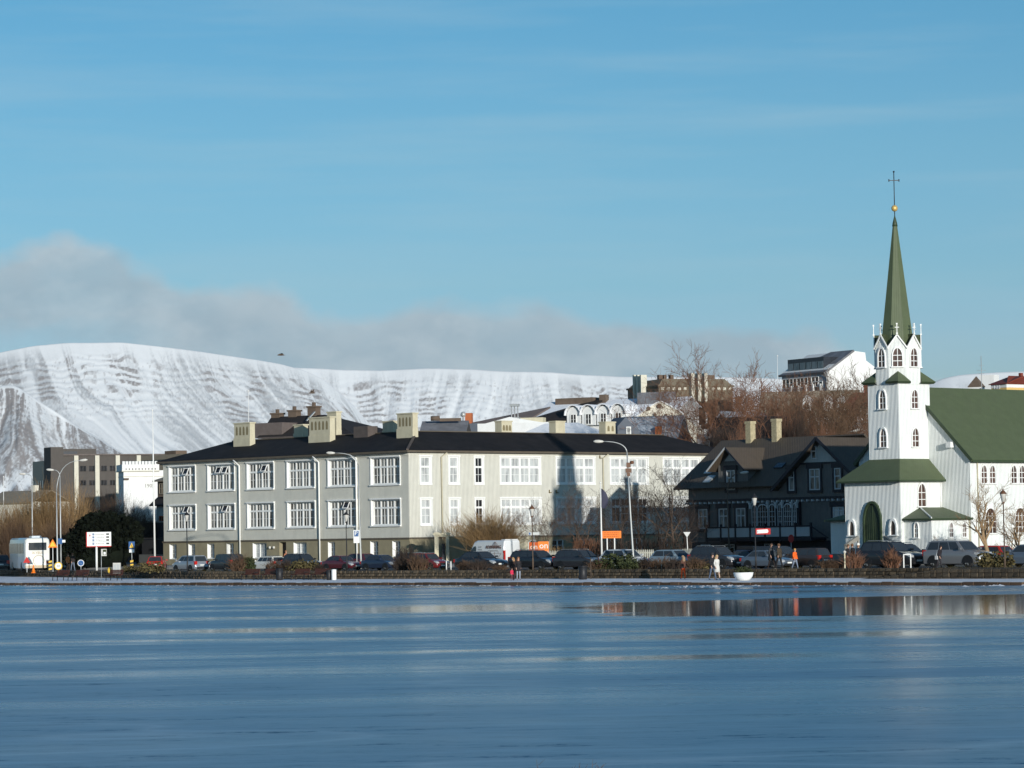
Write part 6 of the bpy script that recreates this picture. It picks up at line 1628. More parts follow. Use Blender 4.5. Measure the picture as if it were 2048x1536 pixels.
def leafy(seed, w, d, h, n, size=.12, base=.0):
    """Foliage of many small leaf sprays spread through a lumpy, rounded volume."""
    r = random.Random(seed); b = MB()
    lumps = [(r.uniform(-.32, .32) * w, r.uniform(-.3, .3) * d, r.uniform(.25, .72) * h, r.uniform(.22, .36)) for _ in range(9)] + [(0, 0, h * .45, .45)]
    for i in range(n):
        lx, ly, lz, lr = lumps[r.randrange(len(lumps))]
        v = Vector((r.gauss(0, 1), r.gauss(0, 1), r.gauss(0, 1))).normalized() * r.uniform(.55, 1.0) ** .5
        p = Vector((lx + v.x * lr * w, ly + v.y * lr * d, max(base, lz + v.z * lr * h * .9)))
        u = Vector((r.gauss(0, 1), r.gauss(0, 1), r.gauss(0, .7))).normalized(); s_ = size * r.uniform(.5, 1.3); q = (u.cross(Vector((r.gauss(0, 1), r.gauss(0, 1), r.gauss(0, 1))))).normalized() * s_ * .45
        b.add([p, p + u * s_ * .5 + q, p + u * s_, p + u * s_ * .5 - q], [(0, 1, 2, 3)])
    return b.mesh('foliage')

# --- the big brown trees behind the timber house
TV = [twig_tree(21, 13, .22, limbs=7, levels=6, first=.22, twig=.016, kids_=(3, 4)), twig_tree(34, 12, .20, limbs=7, levels=6, first=.2, twig=.011, spread=.85, kids_=(3, 4)), twig_tree(55, 12, .18, limbs=5, levels=6, stems=2, first=.25, twig=.016, kids_=(3, 4))]
def tree(variant, loc, hscale, rot, label, group=None, tw='twig', bark='bark', name='bare_tree', wide=1.0):
    t = thing(name, label, 'tree', loc, rot, group); t.scale = (hscale * wide, hscale * wide, hscale)
    obj('trunk', variant[0], M[bark], t); obj('crown', variant[1], M[tw], t); return t
G_T = 'bare trees behind the timber house'
specs = [(1468, 335, 745, 1, 'twig_red', 'russet bare tree left of the timber house chimneys, before the theatre'), (1500, 345, 752, 0, 'twig_red', 'tall russet bare tree rising above the left brick chimney'),
         (1536, 330, 775, 2, 'twig_red', 'forked bare tree between the two brick chimneys'), (1585, 350, 765, 1, 'twig_red', 'broad russet bare tree right of the brick chimneys'),
         (1625, 335, 790, 0, 'twig', 'bare tree before the wall of the white dormer house'), (1655, 355, 740, 2, 'twig', 'tall thin topped bare tree before the white gable on the hill'),
         (1690, 338, 800, 1, 'twig_red', 'bare tree over the right gable of the timber house'), (1716, 325, 820, 0, 'twig', 'bare tree squeezed between the timber house and the church tower')]
for i, (px, d, py, v, tw, lab) in enumerate(specs):
    zb = 3.0; top = zof(px, py, d); hs = 1.14 * (top - zb) / {0: 13.4, 1: 12.2, 2: 12.6}[v]
    tree(TV[v], gp(px, d, zb), hs, i * 1.3, lab, G_T, tw, wide=.95)
BR = [brush(3, 3.2, 3, 3.6, 420, .011, 6), brush(4, 3.4, 3, 3.4, 420, .011, 6), brush(5, 3.0, 3, 3.8, 400, .011, 6)]
for i, (px, d, py) in enumerate(((1452, 322, 842), (1490, 318, 838), (1600, 322, 836), (1650, 320, 850), (1700, 318, 862), (1572, 325, 840), (1725, 322, 870))):
    zb = 4.5; top = zof(px, py, d); o = thing('bare_shrub', ['brown bare shrub left of the left brick chimney', 'brown bare shrub directly behind the left brick chimney', 'brown bare shrub behind the roof right of the brick chimneys', 'brown bare shrub behind the peak of the timber house gable', 'brown bare shrub at the right slope of the timber house gable', 'brown bare shrub behind the right brick chimney', 'brown bare shrub against the left edge of the church tower'][i], 'shrub', gp(px, d, zb), i * .9, 'bare shrubs behind the timber house')
    s_ = (top - zb) / 3.6; o.scale = (1.25, 1.25, s_); obj('branches', BR[i % 3], M['twig_red' if i % 2 else 'twig_dark'], o)

# --- slender trees and shrubs between the school and the timber house
TS_ = [twig_tree(71, 8.5, .13, limbs=8, levels=5, first=.25, twig=.011, spread=.8, kids_=(3, 3)), twig_tree(72, 8.5, .11, limbs=8, levels=5, stems=2, first=.3, twig=.011, kids_=(3, 3)), twig_tree(73, 8, .10, limbs=7, levels=5, stems=3, first=.3, twig=.010, spread=.9, kids_=(3, 3))]
G_S = 'slender bare trees in front of the school'
for i, (px, d, py, v, lab) in enumerate(((1350, 268, 905, 0, 'slender bare tree with a tall straight stem left of the timber house'), (1322, 272, 938, 1, 'forked bare tree in the shade right of the tall street lamp'), (1385, 280, 930, 1, 'bare tree touching the left eave of the timber house'),
        (1235, 270, 962, 2, 'many stemmed bare tree behind the orange notice board'), (1285, 274, 955, 2, 'many stemmed bare tree right of the tall street lamp'), (1165, 270, 965, 2, 'small bare tree in front of the tower shadow on the school'),
        (1088, 268, 985, 1, 'thin bare tree behind the orange banner'), (1365, 262, 990, 2, 'low spreading bare tree at the corner of the timber house'))):
    zb = 1.3; top = zof(px, py, d); hs = (top - zb) / (8.6 if v < 2 else 8.0)
    tree(TS_[v], gp(px, d, zb), hs, i * 1.7, lab, G_S, 'twig_dark' if px > 1200 else 'twig', wide=.95)
# the pale willow bush before the school, the russet hedge right of it
b = thing('willow_bush', 'golden bare willow bush in front of the school behind the white van', 'bush', gp(983, 274, 1.3)); obj('branches', brush(11, 4.9, 3.0, 4.6, 430, .014, 5, .45, .6), M['twig_gold'], b)
b = thing('willow_bush', 'small thin bare bush between the gate piers and the willow', 'bush', gp(912, 283, 1.3)); obj('branches', brush(12, 3.0, 2.0, 4.4, 90, .012, 3, .4, .6), M['twig_gold'], b)
def hedge(name, px0, px1, d, h, label, mt, seed, dens=1.0):
    a, c = gp(px0, d, 1.0), gp(px1, d, 1.0); L = (c - a).length; r = random.Random(seed); b = MB()
    for i in range(int(L * 260 * dens)):
        x, y = r.uniform(0, L), r.uniform(-.5, .5); z0 = r.uniform(0, h * .7); hh = h * r.uniform(.85, 1.04)
        b.tube([(x, y, z0), (x + r.gauss(0, .10), y + r.gauss(0, .08), min(hh, z0 + r.uniform(.3, .8)))], [.02, .006], 3, 0, False)
    t = thing(name, label, 'hedge', a, 0); obj('branches', b, M[mt], t); return t
hedge('hedge', 1146, 1202, 268, 2.55, 'clipped russet hedge left of the white flagpole', 'twig_red', 5)
hedge('hedge', 1207, 1330, 266, 2.3, 'dark shaded hedge behind the silver hatchback', 'twig_dark', 6, .8)
hedge('hedge', 1318, 1384, 262, 2.4, 'dark shaded hedge left of the timber house', 'twig_dark', 7, .9)
hedge('hedge', 1100, 1150, 271, 1.6, 'low dry hedge behind the orange banner', 'twig_gold', 8, .6)

# --- golden thicket on the far left, the black round conifer
WB = [brush(31, 4.6, 4, 5.2, 290, .014, 6, .5, .8), brush(32, 4.2, 4, 5.0, 280, .014, 6, .5, .8), brush(33, 5.0, 4, 5.4, 300, .014, 6, .5, .8)]
for i, (px, d, py, w_, mt, lab) in enumerate(((10, 335, 1000, 1.1, 'twig_gold', 'golden bare willow at the left edge behind the bus'), (48, 345, 985, 1.2, 'twig_gold', 'golden bare willow behind the left half of the bus'), (92, 340, 968, 1.25, 'twig_gold', 'tallest golden bare willow behind the lamp posts'),
        (140, 345, 966, 1.2, 'twig_gold', 'golden bare willow right of the lamp posts'), (178, 350, 985, 1.0, 'twig_dark', 'dark brown bare willow above the round conifer'), (215, 345, 990, 1.0, 'twig_dark', 'dark bare shrub right of the golden willows'), (250, 340, 985, .9, 'twig', 'purple brown bare shrub before the battlemented house'), (285, 332, 1000, .95, 'twig', 'brown bare shrub left of the tall white flagpole'),
        (30, 322, 1030, 1.0, 'twig', 'low brown bare shrub behind the bus roof'), (120, 325, 1030, 1.0, 'twig', 'low brown bare shrub between bus and conifer'), (290, 322, 1040, .8, 'twig_dark', 'dark bare shrub above the shed roof'))):
    zb = 1.0; top = zof(px, py, d); o = thing('willow_shrub', lab, 'shrub', gp(px, d, zb), i * 1.1, 'bare shrubs behind the bus and the conifer'); o.scale = (w_, w_, (top - zb) / 5.3)
    obj('branches', WB[i % 3], M[mt], o)
c = thing('round_conifer', 'dense black green round conifer behind the parking sign', 'tree', gp(205, 312, .8))
obj('trunk', MB().tube([(0, 0, 0), (0, 0, 2.2)], [.25, .12], 8), M['bark'], c)
w0 = 7.6
fo = leafy(61, w0, 5.0, 6.6, 16000, .50)
obj('crown', fo, M['needle'], c)
core = MB().lathe([(.4, .1), (2.4, .3), (3.0, 1.4), (2.7, 2.8), (1.9, 4.0), (.8, 4.8), (.1, 5.0)], 16)
cm_ = core.mesh('inner_foliage')
for v in cm_.vertices:
    k = .88 + .22 * mnoise.noise(v.co * .9); v.co.x *= k * 1.05; v.co.y *= k * .75
obj('inner_foliage', cm_, M['needle'], c)

# --- the pale tree before the church and small ones
tt_ = twig_tree(91, 6.4, .20, limbs=6, levels=5, first=.26, twig=.014, spread=.72, kids_=(3, 3))
p = gp(1974, 219, .85); h_ = zof(1974, 962, 219) - .85
tree(tt_, p, h_ / 6.3, .6, 'pale barked bare tree in front of the church windows', None, 'bark_pale', 'bark_pale', wide=1.05)
t2 = twig_tree(92, 5.0, .13, limbs=5, levels=4, first=.3, twig=.013, stems=2)
p = gp(2040, 224, .9); tree(t2, p, (zof(2040, 985, 224) - .9) / 5.0, 1.2, 'pale bare tree at the right edge beyond the lantern post', None, 'bark_pale', 'bark_pale')
tree(twig_tree(93, 3, .05, limbs=5, levels=3, first=.3, twig=.012), gp(1877, 232, 1.2), .75, .3, 'tiny bare sapling against the white side porch', None, 'bark_pale', 'bark_pale')
tree(twig_tree(94, 3, .06, limbs=6, levels=3, first=.35, twig=.012), gp(2026, 226, 1.0), .95, .9, 'small bare sapling under the arched nave window', None, 'bark_pale', 'bark_pale')

# --- bushes on top of the stone wall
BB = [brush(41, 1.5, 1.0, .95, 85, .013, 3, .4), brush(42, 1.5, 1.0, .9, 85, .013, 3, .4), brush(43, 1.4, 1.0, 1.0, 80, .013, 3, .4)]
LV = [leafy(45, 1.7, 1.1, 1.0, 900, .15), leafy(46, 1.6, 1.1, .9, 900, .15)]
wallb = [(300, 'g', 1.5, .9, 'low olive bush left of the silver people carrier'), (283, 'b', .9, .6, 'low dry bush under the crossing sign'), (262, 'g', 1.0, .6, 'low olive bush by the striped post'),
    (478, 'b', 1.5, 1.5, 'bare bush behind the left end of the left red bench'), (494, 'g', 1.1, 1.2, 'evergreen bush between the black off-roader and the white estate'), (552, 'b', 1.3, 1.0, 'thin bare bush before the white estate'), (575, 'b', 1.2, 1.0, 'dry bush by the black bin'), (608, 'g', 1.4, 1.0, 'olive evergreen bush before the black crossover'),
    (812, 'b', 1.6, 1.9, 'large bare bush before the charcoal estate roof'), (838, 'b', 1.5, 1.3, 'bare bush before the wine red crossover'), (800, 'b', 1.1, 1.2, 'bare bush right of the navy saloon'), (930, 'b', 1.3, .8, 'thin dry bush before the black saloon'), (956, 'b', 1.3, .9, 'dry bush under the black saloon nose'),
    (1196, 'b', 1.6, .9, 'dry brown bush at the foot of the white flagpole'), (1232, 'g', 1.9, 1.2, 'green evergreen bush before the silver hatchback'), (1262, 'g', 1.2, .8, 'green bush right of the large evergreen'), (1290, 'b', 1.3, 1.0, 'dry brown bush right of the silver hatchback'), (1322, 'b', 1.5, .9, 'low dark bush before the light blue car'), (1348, 'b', 1.3, .9, 'low russet bush left of the brown coated walker'),
    (1388, 'b', 1.3, 1.0, 'russet bush right of the brown coated walker'), (1404, 'g', 1.1, .5, 'low olive bush left of the strolling couple'), (1655, 'b', 1.3, .7, 'dry bush before the brown people carrier'), (1708, 'r', 1.2, 1.25, 'russet red bush left of the black crossover'), (1782, 'r', 1.4, 1.25, 'russet red bush before the black crossover'),
    (1990, 'g', 1.5, 1.1, 'olive evergreen bush at the foot of the pale tree'), (1675, 'b', 1.2, .7, 'dry bush left of the red bush'), (636, 'b', 1.0, .6, 'low dry bush right of the benches'), (1000, 'b', 1.1, .5, 'low dry bush left of the mother and child')]
for i, (px, k, w_, h, lab) in enumerate(wallb):
    p = onc(px, 162.3 + (i % 3) * .7, .84); o = thing('wall_bush', lab, 'bush', p, i * 1.3, 'bushes planted on top of the stone wall'); o.scale = (w_, w_, h * 1.15)
    if k == 'g': obj('foliage', LV[i % 2], M['leaf' if px in (494, 1232, 1262) else 'leaf_olive'], o)
    else: obj('branches', BB[i % 3], M['twig_red' if k == 'r' else ('twig' if i % 2 else 'twig_dark')], o)
# dry grass along the wall top
r = random.Random(77); b = MB()
for i in range(9000):
    s = r.uniform(-75, 46); c_ = wall_c(s) + .5 + abs(r.gauss(0, 1.2)); p = sc_pt(s, c_, .80); hh = r.uniform(.08, .28) * (1.3 if mnoise.noise(Vector((s * .25, 1.7, 0))) > 0 else .5)
    b.add([p + TS * -.012, p + TS * .012, p + Vector((r.gauss(0, .05), r.gauss(0, .05), hh))], [(0, 1, 2)])
o = obj('dry_grass', b, M['leaf_olive']); tag(o, 'dry tufted grass along the top of the stone wall', 'grass', kind='stuff')
# the big bowl planter
pl = thing('bowl_planter', 'large white round bowl planter with green plants on the promenade', 'planter', onc(1487, 155.9, .22))
obj('bowl', MB().lathe([(.28, 0), (.36, .02), (.50, .12), (.62, .30), (.68, .55), (.645, .56), (.60, .48), (.02, .46)], 24), M['white'], pl)
lf_ = leafy(81, 1.15, 1.1, .50, 420, .14); obj('plants', lf_, M['leaf'], pl, (0, 0, .44))
# ================================================================== street furniture
def post(b, h, r0=.05, r1=None, z0=0.0, n=8): return b.tube([(0, 0, z0), (0, 0, h)], [r0, r1 or r0], n)
CAMR = 0.0
# --- tall curved street lamps: pole, arm swept sideways, cobra head
def street_lamp(px, d, py_top, px_head, py_head, label, zb=.85, lean_px=0, col='pole', thick=1.0):
    p = gp(px, d, zb); top = at(px + lean_px, py_top, d) - p; hd_ = at(px_head, py_head, d) - p
    s = thing('street_lamp', label, 'street lamp', p, 0, 'tall curved street lamps')
    obj('pole', MB().tube([(0, 0, 0), (0, 0, .9), (top.x * .5, 0, top.z * .5), tuple(top)], [.10 * thick, .085 * thick, .065 * thick, .05 * thick], 8), M[col], s)
    c = Vector((top.x + (hd_.x - top.x) * .12, 0, top.z + (hd_.z - top.z) * .75 + .05))
    pts = []
    for i in range(9):
        t = i / 8; pts.append(top * (1 - t) ** 2 + Vector((top.x + (hd_.x - top.x) * .05, 0, hd_.z)) * 2 * t * (1 - t) + hd_ * t * t)
    obj('arm', MB().tube(pts, [.05 * thick - .02 * i / 8 for i in range(9)], 6), M[col], s)
    dr_ = (pts[-1] - pts[-2]).normalized(); sg = 1 if dr_.x > 0 else -1
    hm = MB().lathe([(.03, -.05), (.09, .05), (.13, .30), (.12, .55), (.05, .70), (.01, .72)], 10); me = hm.mesh('lamp_head'); me.transform(dr_.to_track_quat('Z', 'Y').to_matrix().to_4x4())
    obj('lamp_head', me, M['lampglass'], s, pts[-1])
    return s, p
s, p = street_lamp(1267, 232, 905, 1206, 883, 'tall galvanised street lamp with a cluster of cameras, right of the orange notice', .85, -13)
k = MB()
for py, w_, h_ in ((930, .16, .18), (941, .22, .16), (949, .12, .12)):
    q = at(1257, py, 232) - p; k.cbox((q.x, -.05, q.z), (w_, .14, h_))
q = at(1262, 925, 232) - p; k.tube([(q.x, -.1, q.z), (q.x + .12, -.25, q.z)], .13, 10)
obj('camera_cluster', k, M['rust'], s)
street_lamp(722, 268, 930, 669, 906, 'tall street lamp in front of the left wing of the school', .85, -6)
street_lamp(115, 292, 985, 160, 921, 'street lamp whose arm reaches right, beside the tour bus', .85, -2)
street_lamp(122, 306, 955, 107, 940, 'street lamp just right of the one beside the bus, its head turned left', .85, -2)
street_lamp(65, 330, 958, 51, 948, 'street lamp behind the roof of the tour bus', .9, -1)
street_lamp(1459, 268, 990, 1481, 946, 'dark street lamp in the shade before the timber house dormer', .9, -4, 'chimney_brown')  # dark colour puts the shade into pole and arm
street_lamp(1683, 332, 905, 1706, 862, 'street lamp among the bare trees left of the church tower', 3.0, 0)
# --- old lantern posts on the wall
lam = MB().lathe([(.03, .0), (.10, .03), (.20, .50), (.20, .52), (.02, .53)], 6).mesh('lantern_glass'); lcap = MB().lathe([(.24, .52), (.21, .58), (.10, .72), (.05, .74), (.05, .80), (.02, .84)], 6).mesh('lantern_cap'); ring_ = MB().lathe([(.07, -.10), (.10, -.05), (.06, 0)], 8).mesh('lantern_collar')
def lantern(px, py_l, label, cap='black_iron', c_=161.6, dz=0):
    p = onc(px, c_, .86); d = p.y; zt = zof(px - 1.5, py_l, d) - .86
    t = thing('lantern_post', label, 'lantern', p, rnd.uniform(0, 1), 'old lantern posts along the wall')
    obj('pole', MB().tube([(0, 0, -.1), (0, 0, .9), (0, 0, .95), (-.02, 0, zt)], [.075, .065, .045, .035], 8), M['black_iron'] if cap == 'black_iron' else M['bark'], t)
    for nm, me, mt in (('lantern_glass', lam, 'lampglass'), ('lantern_cap', lcap, cap), ('lantern_collar', ring_, cap)): obj(nm, me, M[mt], t, (-.02, 0, zt))
    return t
lantern(375, 1043, 'old lantern post before the first bay of the school, by the silver car'); lantern(694, 1043, 'old lantern post before the fifth bay of the school, by the maroon saloon')
lantern(1066, 1032, 'old lantern post with a brown cap before the black estate', 'rust'); lantern(1512, 1011, 'old lantern post carrying a red and white sign, before the timber house'); lantern(2010, 1004, 'old lantern post with a brown cap at the right beside the pale tree', 'rust')
# --- flagpoles
def flagpole(px, d, py_b, py_t, label, zb=None, lean=0, r=.06):
    z = zof(px, py_b, d) if zb is None else zb; p = gp(px, d, z); q = at(px + lean, py_t, d) - p
    t = thing('flagpole', label, 'flagpole', p, 0, 'white flagpoles'); obj('pole', MB().tube([(0, 0, 0), tuple(q)], [r, r * .45], 8), M['pole_white'], t)
    obj('finial', MB().lathe([(.01, 0), (.08, .05), (.08, .12), (.01, .18)], 8, tuple(q)), M['pole_white'], t)
    return t, p, q
flagpole(310, 300, 0, 822, 'tall white flagpole at the left end of the school', 1.0, -5, .10)
flagpole(498, 345, 0, 783, 'white flagpole rising behind the left chimney of the school', 3.0, -1, .06)
flagpole(8, 380, 0, 955, 'thin white pole at the far left edge above the shrubs', 1.0, -1, .06)
flagpole(1556, 400, 0, 713, 'thin pole above the bare trees left of the white hill building', 8.0, -1, .05)
t, p, q = flagpole(1204, 248, 0, 968, 'white flagpole with a furled dark flag, left of the orange notice', .9, -3, .085)
fb = MB(); n = 9
for i in range(n + 1):
    z = q.z - .35 - i * .17; wv = .16 + .34 * math.sin(i / n * pi) ** .7 + .10 * i / n; o_ = q.x * z / q.z
    for kx in range(4): fb.v.append((o_ + .04 + wv * kx / 3, .07 * math.sin(kx * 2.1 + i * .6), z - .1 * kx / 3))
for i in range(n):
    for kx in range(3): fb.f.append([i * 4 + kx, i * 4 + kx + 1, (i + 1) * 4 + kx + 1, (i + 1) * 4 + kx]); fb.m.append(0); fb.s.append(True)
fo_ = obj('flag', fb, M['flag'], None, p); tag(fo_, 'dark blue flag hanging limp from the white flagpole', 'flag')
# --- signs
def sign(name, label, px, d, zb, cat='sign', rot=0.0): p = gp(px, d, zb); return thing(name, label, cat, p, rot), p
def Z(py, px, d, zb): return zof(px, py, d) - zb
WS_, INK = M['white'], M['ink']
d = 262; t, p = sign('parking_sign', 'tall white parking sign with a blue letter P before the school', 714, d, .85); mpp = d / F
z0, z1 = Z(1086, 714, d, .85), Z(1060, 714, d, .85); w = 6 * mpp
obj('post', post(MB(), z1 - .05, .03), M['pole_white'], t); obj('panel', MB().box((-w, -.06, z0), (w, -.03, z1)), WS_, t)
obj('blue_field', MB().box((-w * .75, -.066, z0 + (z1 - z0) * .5), (w * .75, -.06, z1 - .06)), M['sign_blue'], t)
obj('letter', text('P', .50, 'letter', .003), WS_, t, (-.03, -.070, z0 + (z1 - z0) * .74)); obj('letter', text('2', .16, 'letter', .003), WS_, t, (.14, -.070, z0 + (z1 - z0) * .6))
# orange notice board on two posts
d = 250; t, p = sign('notice_board', 'orange notice board on two white posts before the school', 1223, d, .85, 'board'); mpp = d / F
z0, z1, w = Z(1076.5, 1223, d, .85), Z(1062, 1223, d, .85), 20.5 * mpp
obj('panel', MB().box((-w, -.06, z0), (w, -.02, z1)), M['orange'], t)
for x in (-.32, .28): obj('post', MB().tube([(x, 0, 0), (x, 0, z1 - .1)], .055, 8), M['pole_white'], t)
for i, q_ in enumerate((.76, .5, .24)):
    x = -w * .72
    while x < w * .70:
        l_ = rnd.uniform(.06, .22); obj('text_line', MB().box((x, -.065, z0 + (z1 - z0) * q_ - .035), (min(x + l_, w * .75), -.06, z0 + (z1 - z0) * q_ + .03)), M['ink_orange'], t); x += l_ + .05
# orange banner with the word on
d = 258; t, p = sign('orange_banner', 'orange banner box with white lettering in front of the school', 1077, d, .85, 'banner'); mpp = d / F
z1 = Z(1083, 1080, d, .85)
M['orange_shade'] = mat('shaded_orange_cloth', (0.50, 0.085, 0.012), .7, .05)  # same orange with the side panel's shade put into the colour
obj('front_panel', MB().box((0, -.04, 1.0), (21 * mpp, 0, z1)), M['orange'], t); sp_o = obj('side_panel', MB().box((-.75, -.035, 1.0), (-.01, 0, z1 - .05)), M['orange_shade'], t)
obj('lettering', text('on', .72, 'lettering', .004), WS_, t, (.46, -.046, z1 - .36)); obj('lettering', text('on', .62, 'lettering', .004), M['town_cream'], t, (-.36, -.042, z1 - .44))
obj('frame', MB().bar((-.8, .02, 0), (-.8, .02, z1), .05).bar((21 * mpp + .03, .02, 0), (21 * mpp + .03, .02, z1), .05), M['pole'], t)
# small grey name plate
d = 256; t, p = sign('name_plate', 'small grey street name plate above the orange banner', 1069, d, .85); mpp = d / F; z0 = Z(1070, 1069, d, .85)
obj('post', post(MB(), z0, .025), M['pole'], t); obj('panel', MB().box((-11 * mpp, -.04, z0), (11 * mpp, -.02, z0 + 5.5 * mpp)), M['pole'], t); obj('emblem', MB().box((-10 * mpp, -.045, z0 + .03), (-7 * mpp, -.04, z0 + 5 * mpp)), M['sign_blue'], t)
# parking guidance sign
d = 283; t, p = sign('guidance_sign', 'large white parking guidance sign with four dark counters before the conifer', 199, d, .85); mpp = d / F
z0, z1, w = Z(1092, 199, d, .85), Z(1064, 199, d, .85), 24 * mpp
obj('panel', MB().box((-w, -.10, z0), (w, 0, z1)), WS_, t); obj('red_fringe', MB().box((-w - .08, -.09, z0 - .02), (-w, 0, z1)).box((-w - .08, -.09, z0 - .08), (w, 0, z0 - .001)), M['sign_red'], t)  # red strips imitate a lens colour fringe on the white panel
obj('post', MB().tube([(-.25, 0, -.1), (-.25, 0, z0)], .10, 8), M['pole_white'], t)
h = z1 - z0
for i, wd in enumerate(('Vesturgata', 'Traðarkot', 'Kolaport', 'Ráðhúsið')):
    zz = z0 + h * (.84 - .21 * i - (.04 if i == 3 else 0))
    obj('blue_square', MB().box((-w * .55, -.106, zz - .09), (-w * .40, -.10, zz + .09)), M['sign_blue'], t); obj('letter', text('P', .17, 'letter', .002), WS_, t, (-w * .475, -.110, zz))
    obj('lettering', text(wd, .20, 'lettering', .002), M['concrete'], t, (w * .05, -.104, zz)); obj('counter', MB().box((w * .60, -.108, zz - .07), (w * .84, -.10, zz + .07)), INK, t)
obj('rule', MB().box((-w * .9, -.104, z0 + h * .29), (w * .9, -.10, z0 + h * .305)), INK, t)
ar = MB().box((-w * .78, -.106, z0 + h * .62), (-w * .74, -.10, z0 + h * .76)); ar.add([(-w * .83, -.104, z0 + h * .74), (-w * .69, -.104, z0 + h * .74), (-w * .76, -.104, z0 + h * .86)], [(0, 1, 2)]); obj('arrow', ar, M['sign_red'], t)
# small green and white sign on a thin post by the wall
t, p = sign('small_sign', 'small white and green sign on a thin post beside the guidance sign', 203, 263, .3); d = 263; mpp = d / F; z0, z1 = Z(1112, 207, d, .3), Z(1098, 207, d, .3)
obj('post', post(MB(), z1, .022), M['pole'], t); obj('panel', MB().box((0, -.03, z0), (.46, -.01, z1)), M['lampglass'], t); obj('green_field', MB().box((.14, -.036, z0 + .1), (.43, -.03, z1 - .06)), M['leaf'], t); obj('white_field', MB().box((.2, -.04, z0 + .13), (.38, -.036, z0 + .34)), WS_, t)
# crossing sign over a striped post
d = 276; t, p = sign('crossing_sign', 'blue pedestrian crossing sign over a yellow and black striped post', 264, d, .82); mpp = d / F
za, zb_, zc = Z(1105, 264, d, .82), Z(1098, 264, d, .82), Z(1083, 264, d, .82); w = 6 * mpp
obj('post', post(MB(), zc - .05, .03), M['pole'], t); obj('panel', MB().box((-w, -.05, zb_), (w, -.02, zc)), M['sign_blue'], t)
obj('triangle', MB().add([(-w * .75, -.056, zb_ + .10), (w * .75, -.056, zb_ + .10), (0, -.056, zc - .10)], [(0, 1, 2)]), M['sign_yellow'], t)
obj('walker_mark', MB().bar((0, -.06, zb_ + .22), (0, -.06, zb_ + .40), .05, .005).bar((0, -.06, zb_ + .25), (-.08, -.06, zb_ + .14), .035, .005).bar((0, -.06, zb_ + .25), (.08, -.06, zb_ + .14), .035, .005), INK, t)
obj('under_plate', MB().box((-w * .85, -.05, za), (w * .85, -.02, zb_ - .02)), WS_, t)
zt = Z(1119, 264, d, .82)
def striped(parent, x, z0_, z1_, w_=.14):
    n = 6; hh = (z1_ - z0_) / n
    for i in range(n): obj('stripe', MB().add([(x - w_, -.08, z0_ + i * hh), (x + w_, -.08, z0_ + i * hh + hh * .35), (x + w_, -.08, z0_ + (i + 1) * hh + hh * .35), (x - w_, -.08, z0_ + (i + 1) * hh)], [(0, 1, 2, 3)]), M['sign_yellow'] if i % 2 else INK, parent)
    obj('stripe_board', MB().box((x - w_, -.075, z0_), (x + w_, -.03, z1_ + hh * .3)), INK, parent)
striped(t, 0, 0.02, zt - .1)
# round blue sign, warning triangles, works signs
d = 284; t, p = sign('round_sign', 'small round blue direction sign right of the bus', 162, d, .82); mpp = d / F; zc = Z(1126, 162, d, .82)
obj('post', post(MB(), zc, .03), M['pole'], t); dm = MB().lathe([(.30, 0), (.30, .03)], 18).mesh('disc'); dm.transform(Matrix.Rotation(pi / 2, 4, 'X'))
o = obj('disc', dm, WS_, t, (0, -.04, zc)); dm2 = MB().lathe([(.25, 0), (.25, .03)], 18).mesh('blue_disc'); dm2.transform(Matrix.Rotation(pi / 2, 4, 'X')); obj('blue_disc', dm2, M['sign_blue'], t, (0, -.048, zc))
obj('arrow', MB().bar((-.13, -.085, zc + .13), (.13, -.085, zc - .13), .06, .006), WS_, t)
def tri_sign(px, d, pyc, zb, label, r, out, inn, name='warning_sign'):
    t, p = sign(name, label, px, d, zb); zc = Z(pyc, px, d, zb)
    obj('post', post(MB(), zc, .03), M['pole_white'], t)
    def tri(q, y): return [(-q, y, zc - q * .62), (q, y, zc - q * .62), (0, y, zc + q * 1.1)]
    obj('border', MB().prism([(x, z) for x, _, z in tri(r, 0)], 'y', -.06, -.035), out, t); obj('field', MB().prism([(x, z) for x, _, z in tri(r * .62, 0)], 'y', -.066, -.058), inn, t); return t
tri_sign(106, 288, 1089, .85, 'orange roadworks warning triangle above the bus corner', .46, M['orange'], M['sign_yellow'])
tri_sign(54, 286, 1121, .85, 'dark red warning triangle standing before the bus rear', .34, M['sign_red'], M['sign_red'])
t, p = sign('works_sign', 'round yellow roadworks sign with a red rim at the foot of the lamp posts', 117, 283, .82); zc = Z(1132, 117, 283, .82)
obj('post', MB().bar((0, 0, 0), (0, 0, zc), .08), M['orange'], t)
for r_, y, m_ in ((.36, -.05, M['sign_yellow']), (.27, -.06, WS_)):
    q = MB().lathe([(r_, 0), (r_, .02)], 18).mesh('disc'); q.transform(Matrix.Rotation(pi / 2, 4, 'X')); obj('disc', q, m_, t, (0, y, zc))
obj('numerals', text('50', .30, 'numerals', .003), M['leaf'], t, (0, -.085, zc))
t, p = sign('striped_marker', 'yellow and black striped marker board beside the bus', 101, 283, .82, 'marker'); striped(t, 0, .05, 1.05, .15)
t, p = sign('blue_signpost', 'small blue and white street sign behind the lamp posts', 122, 300, .85); zc = Z(1083, 122, 300, .85); obj('post', post(MB(), zc, .03), M['pole'], t); obj('panel', MB().box((-.35, -.05, zc - .25), (.15, -.02, zc + .3)), M['sign_blue'], t); obj('white_panel', MB().box((.15, -.05, zc - .1), (.45, -.02, zc + .15)), WS_, t)
co_ = thing('traffic_cone', 'orange traffic cone behind the tour bus', 'cone', gp(67, 282, .82)); obj('cone', MB().lathe([(.17, .03), (.03, .75), (.01, .76)], 10), M['orange'], co_); obj('base', MB().box((-.2, -.2, 0), (.2, .2, .04)), M['orange'], co_)
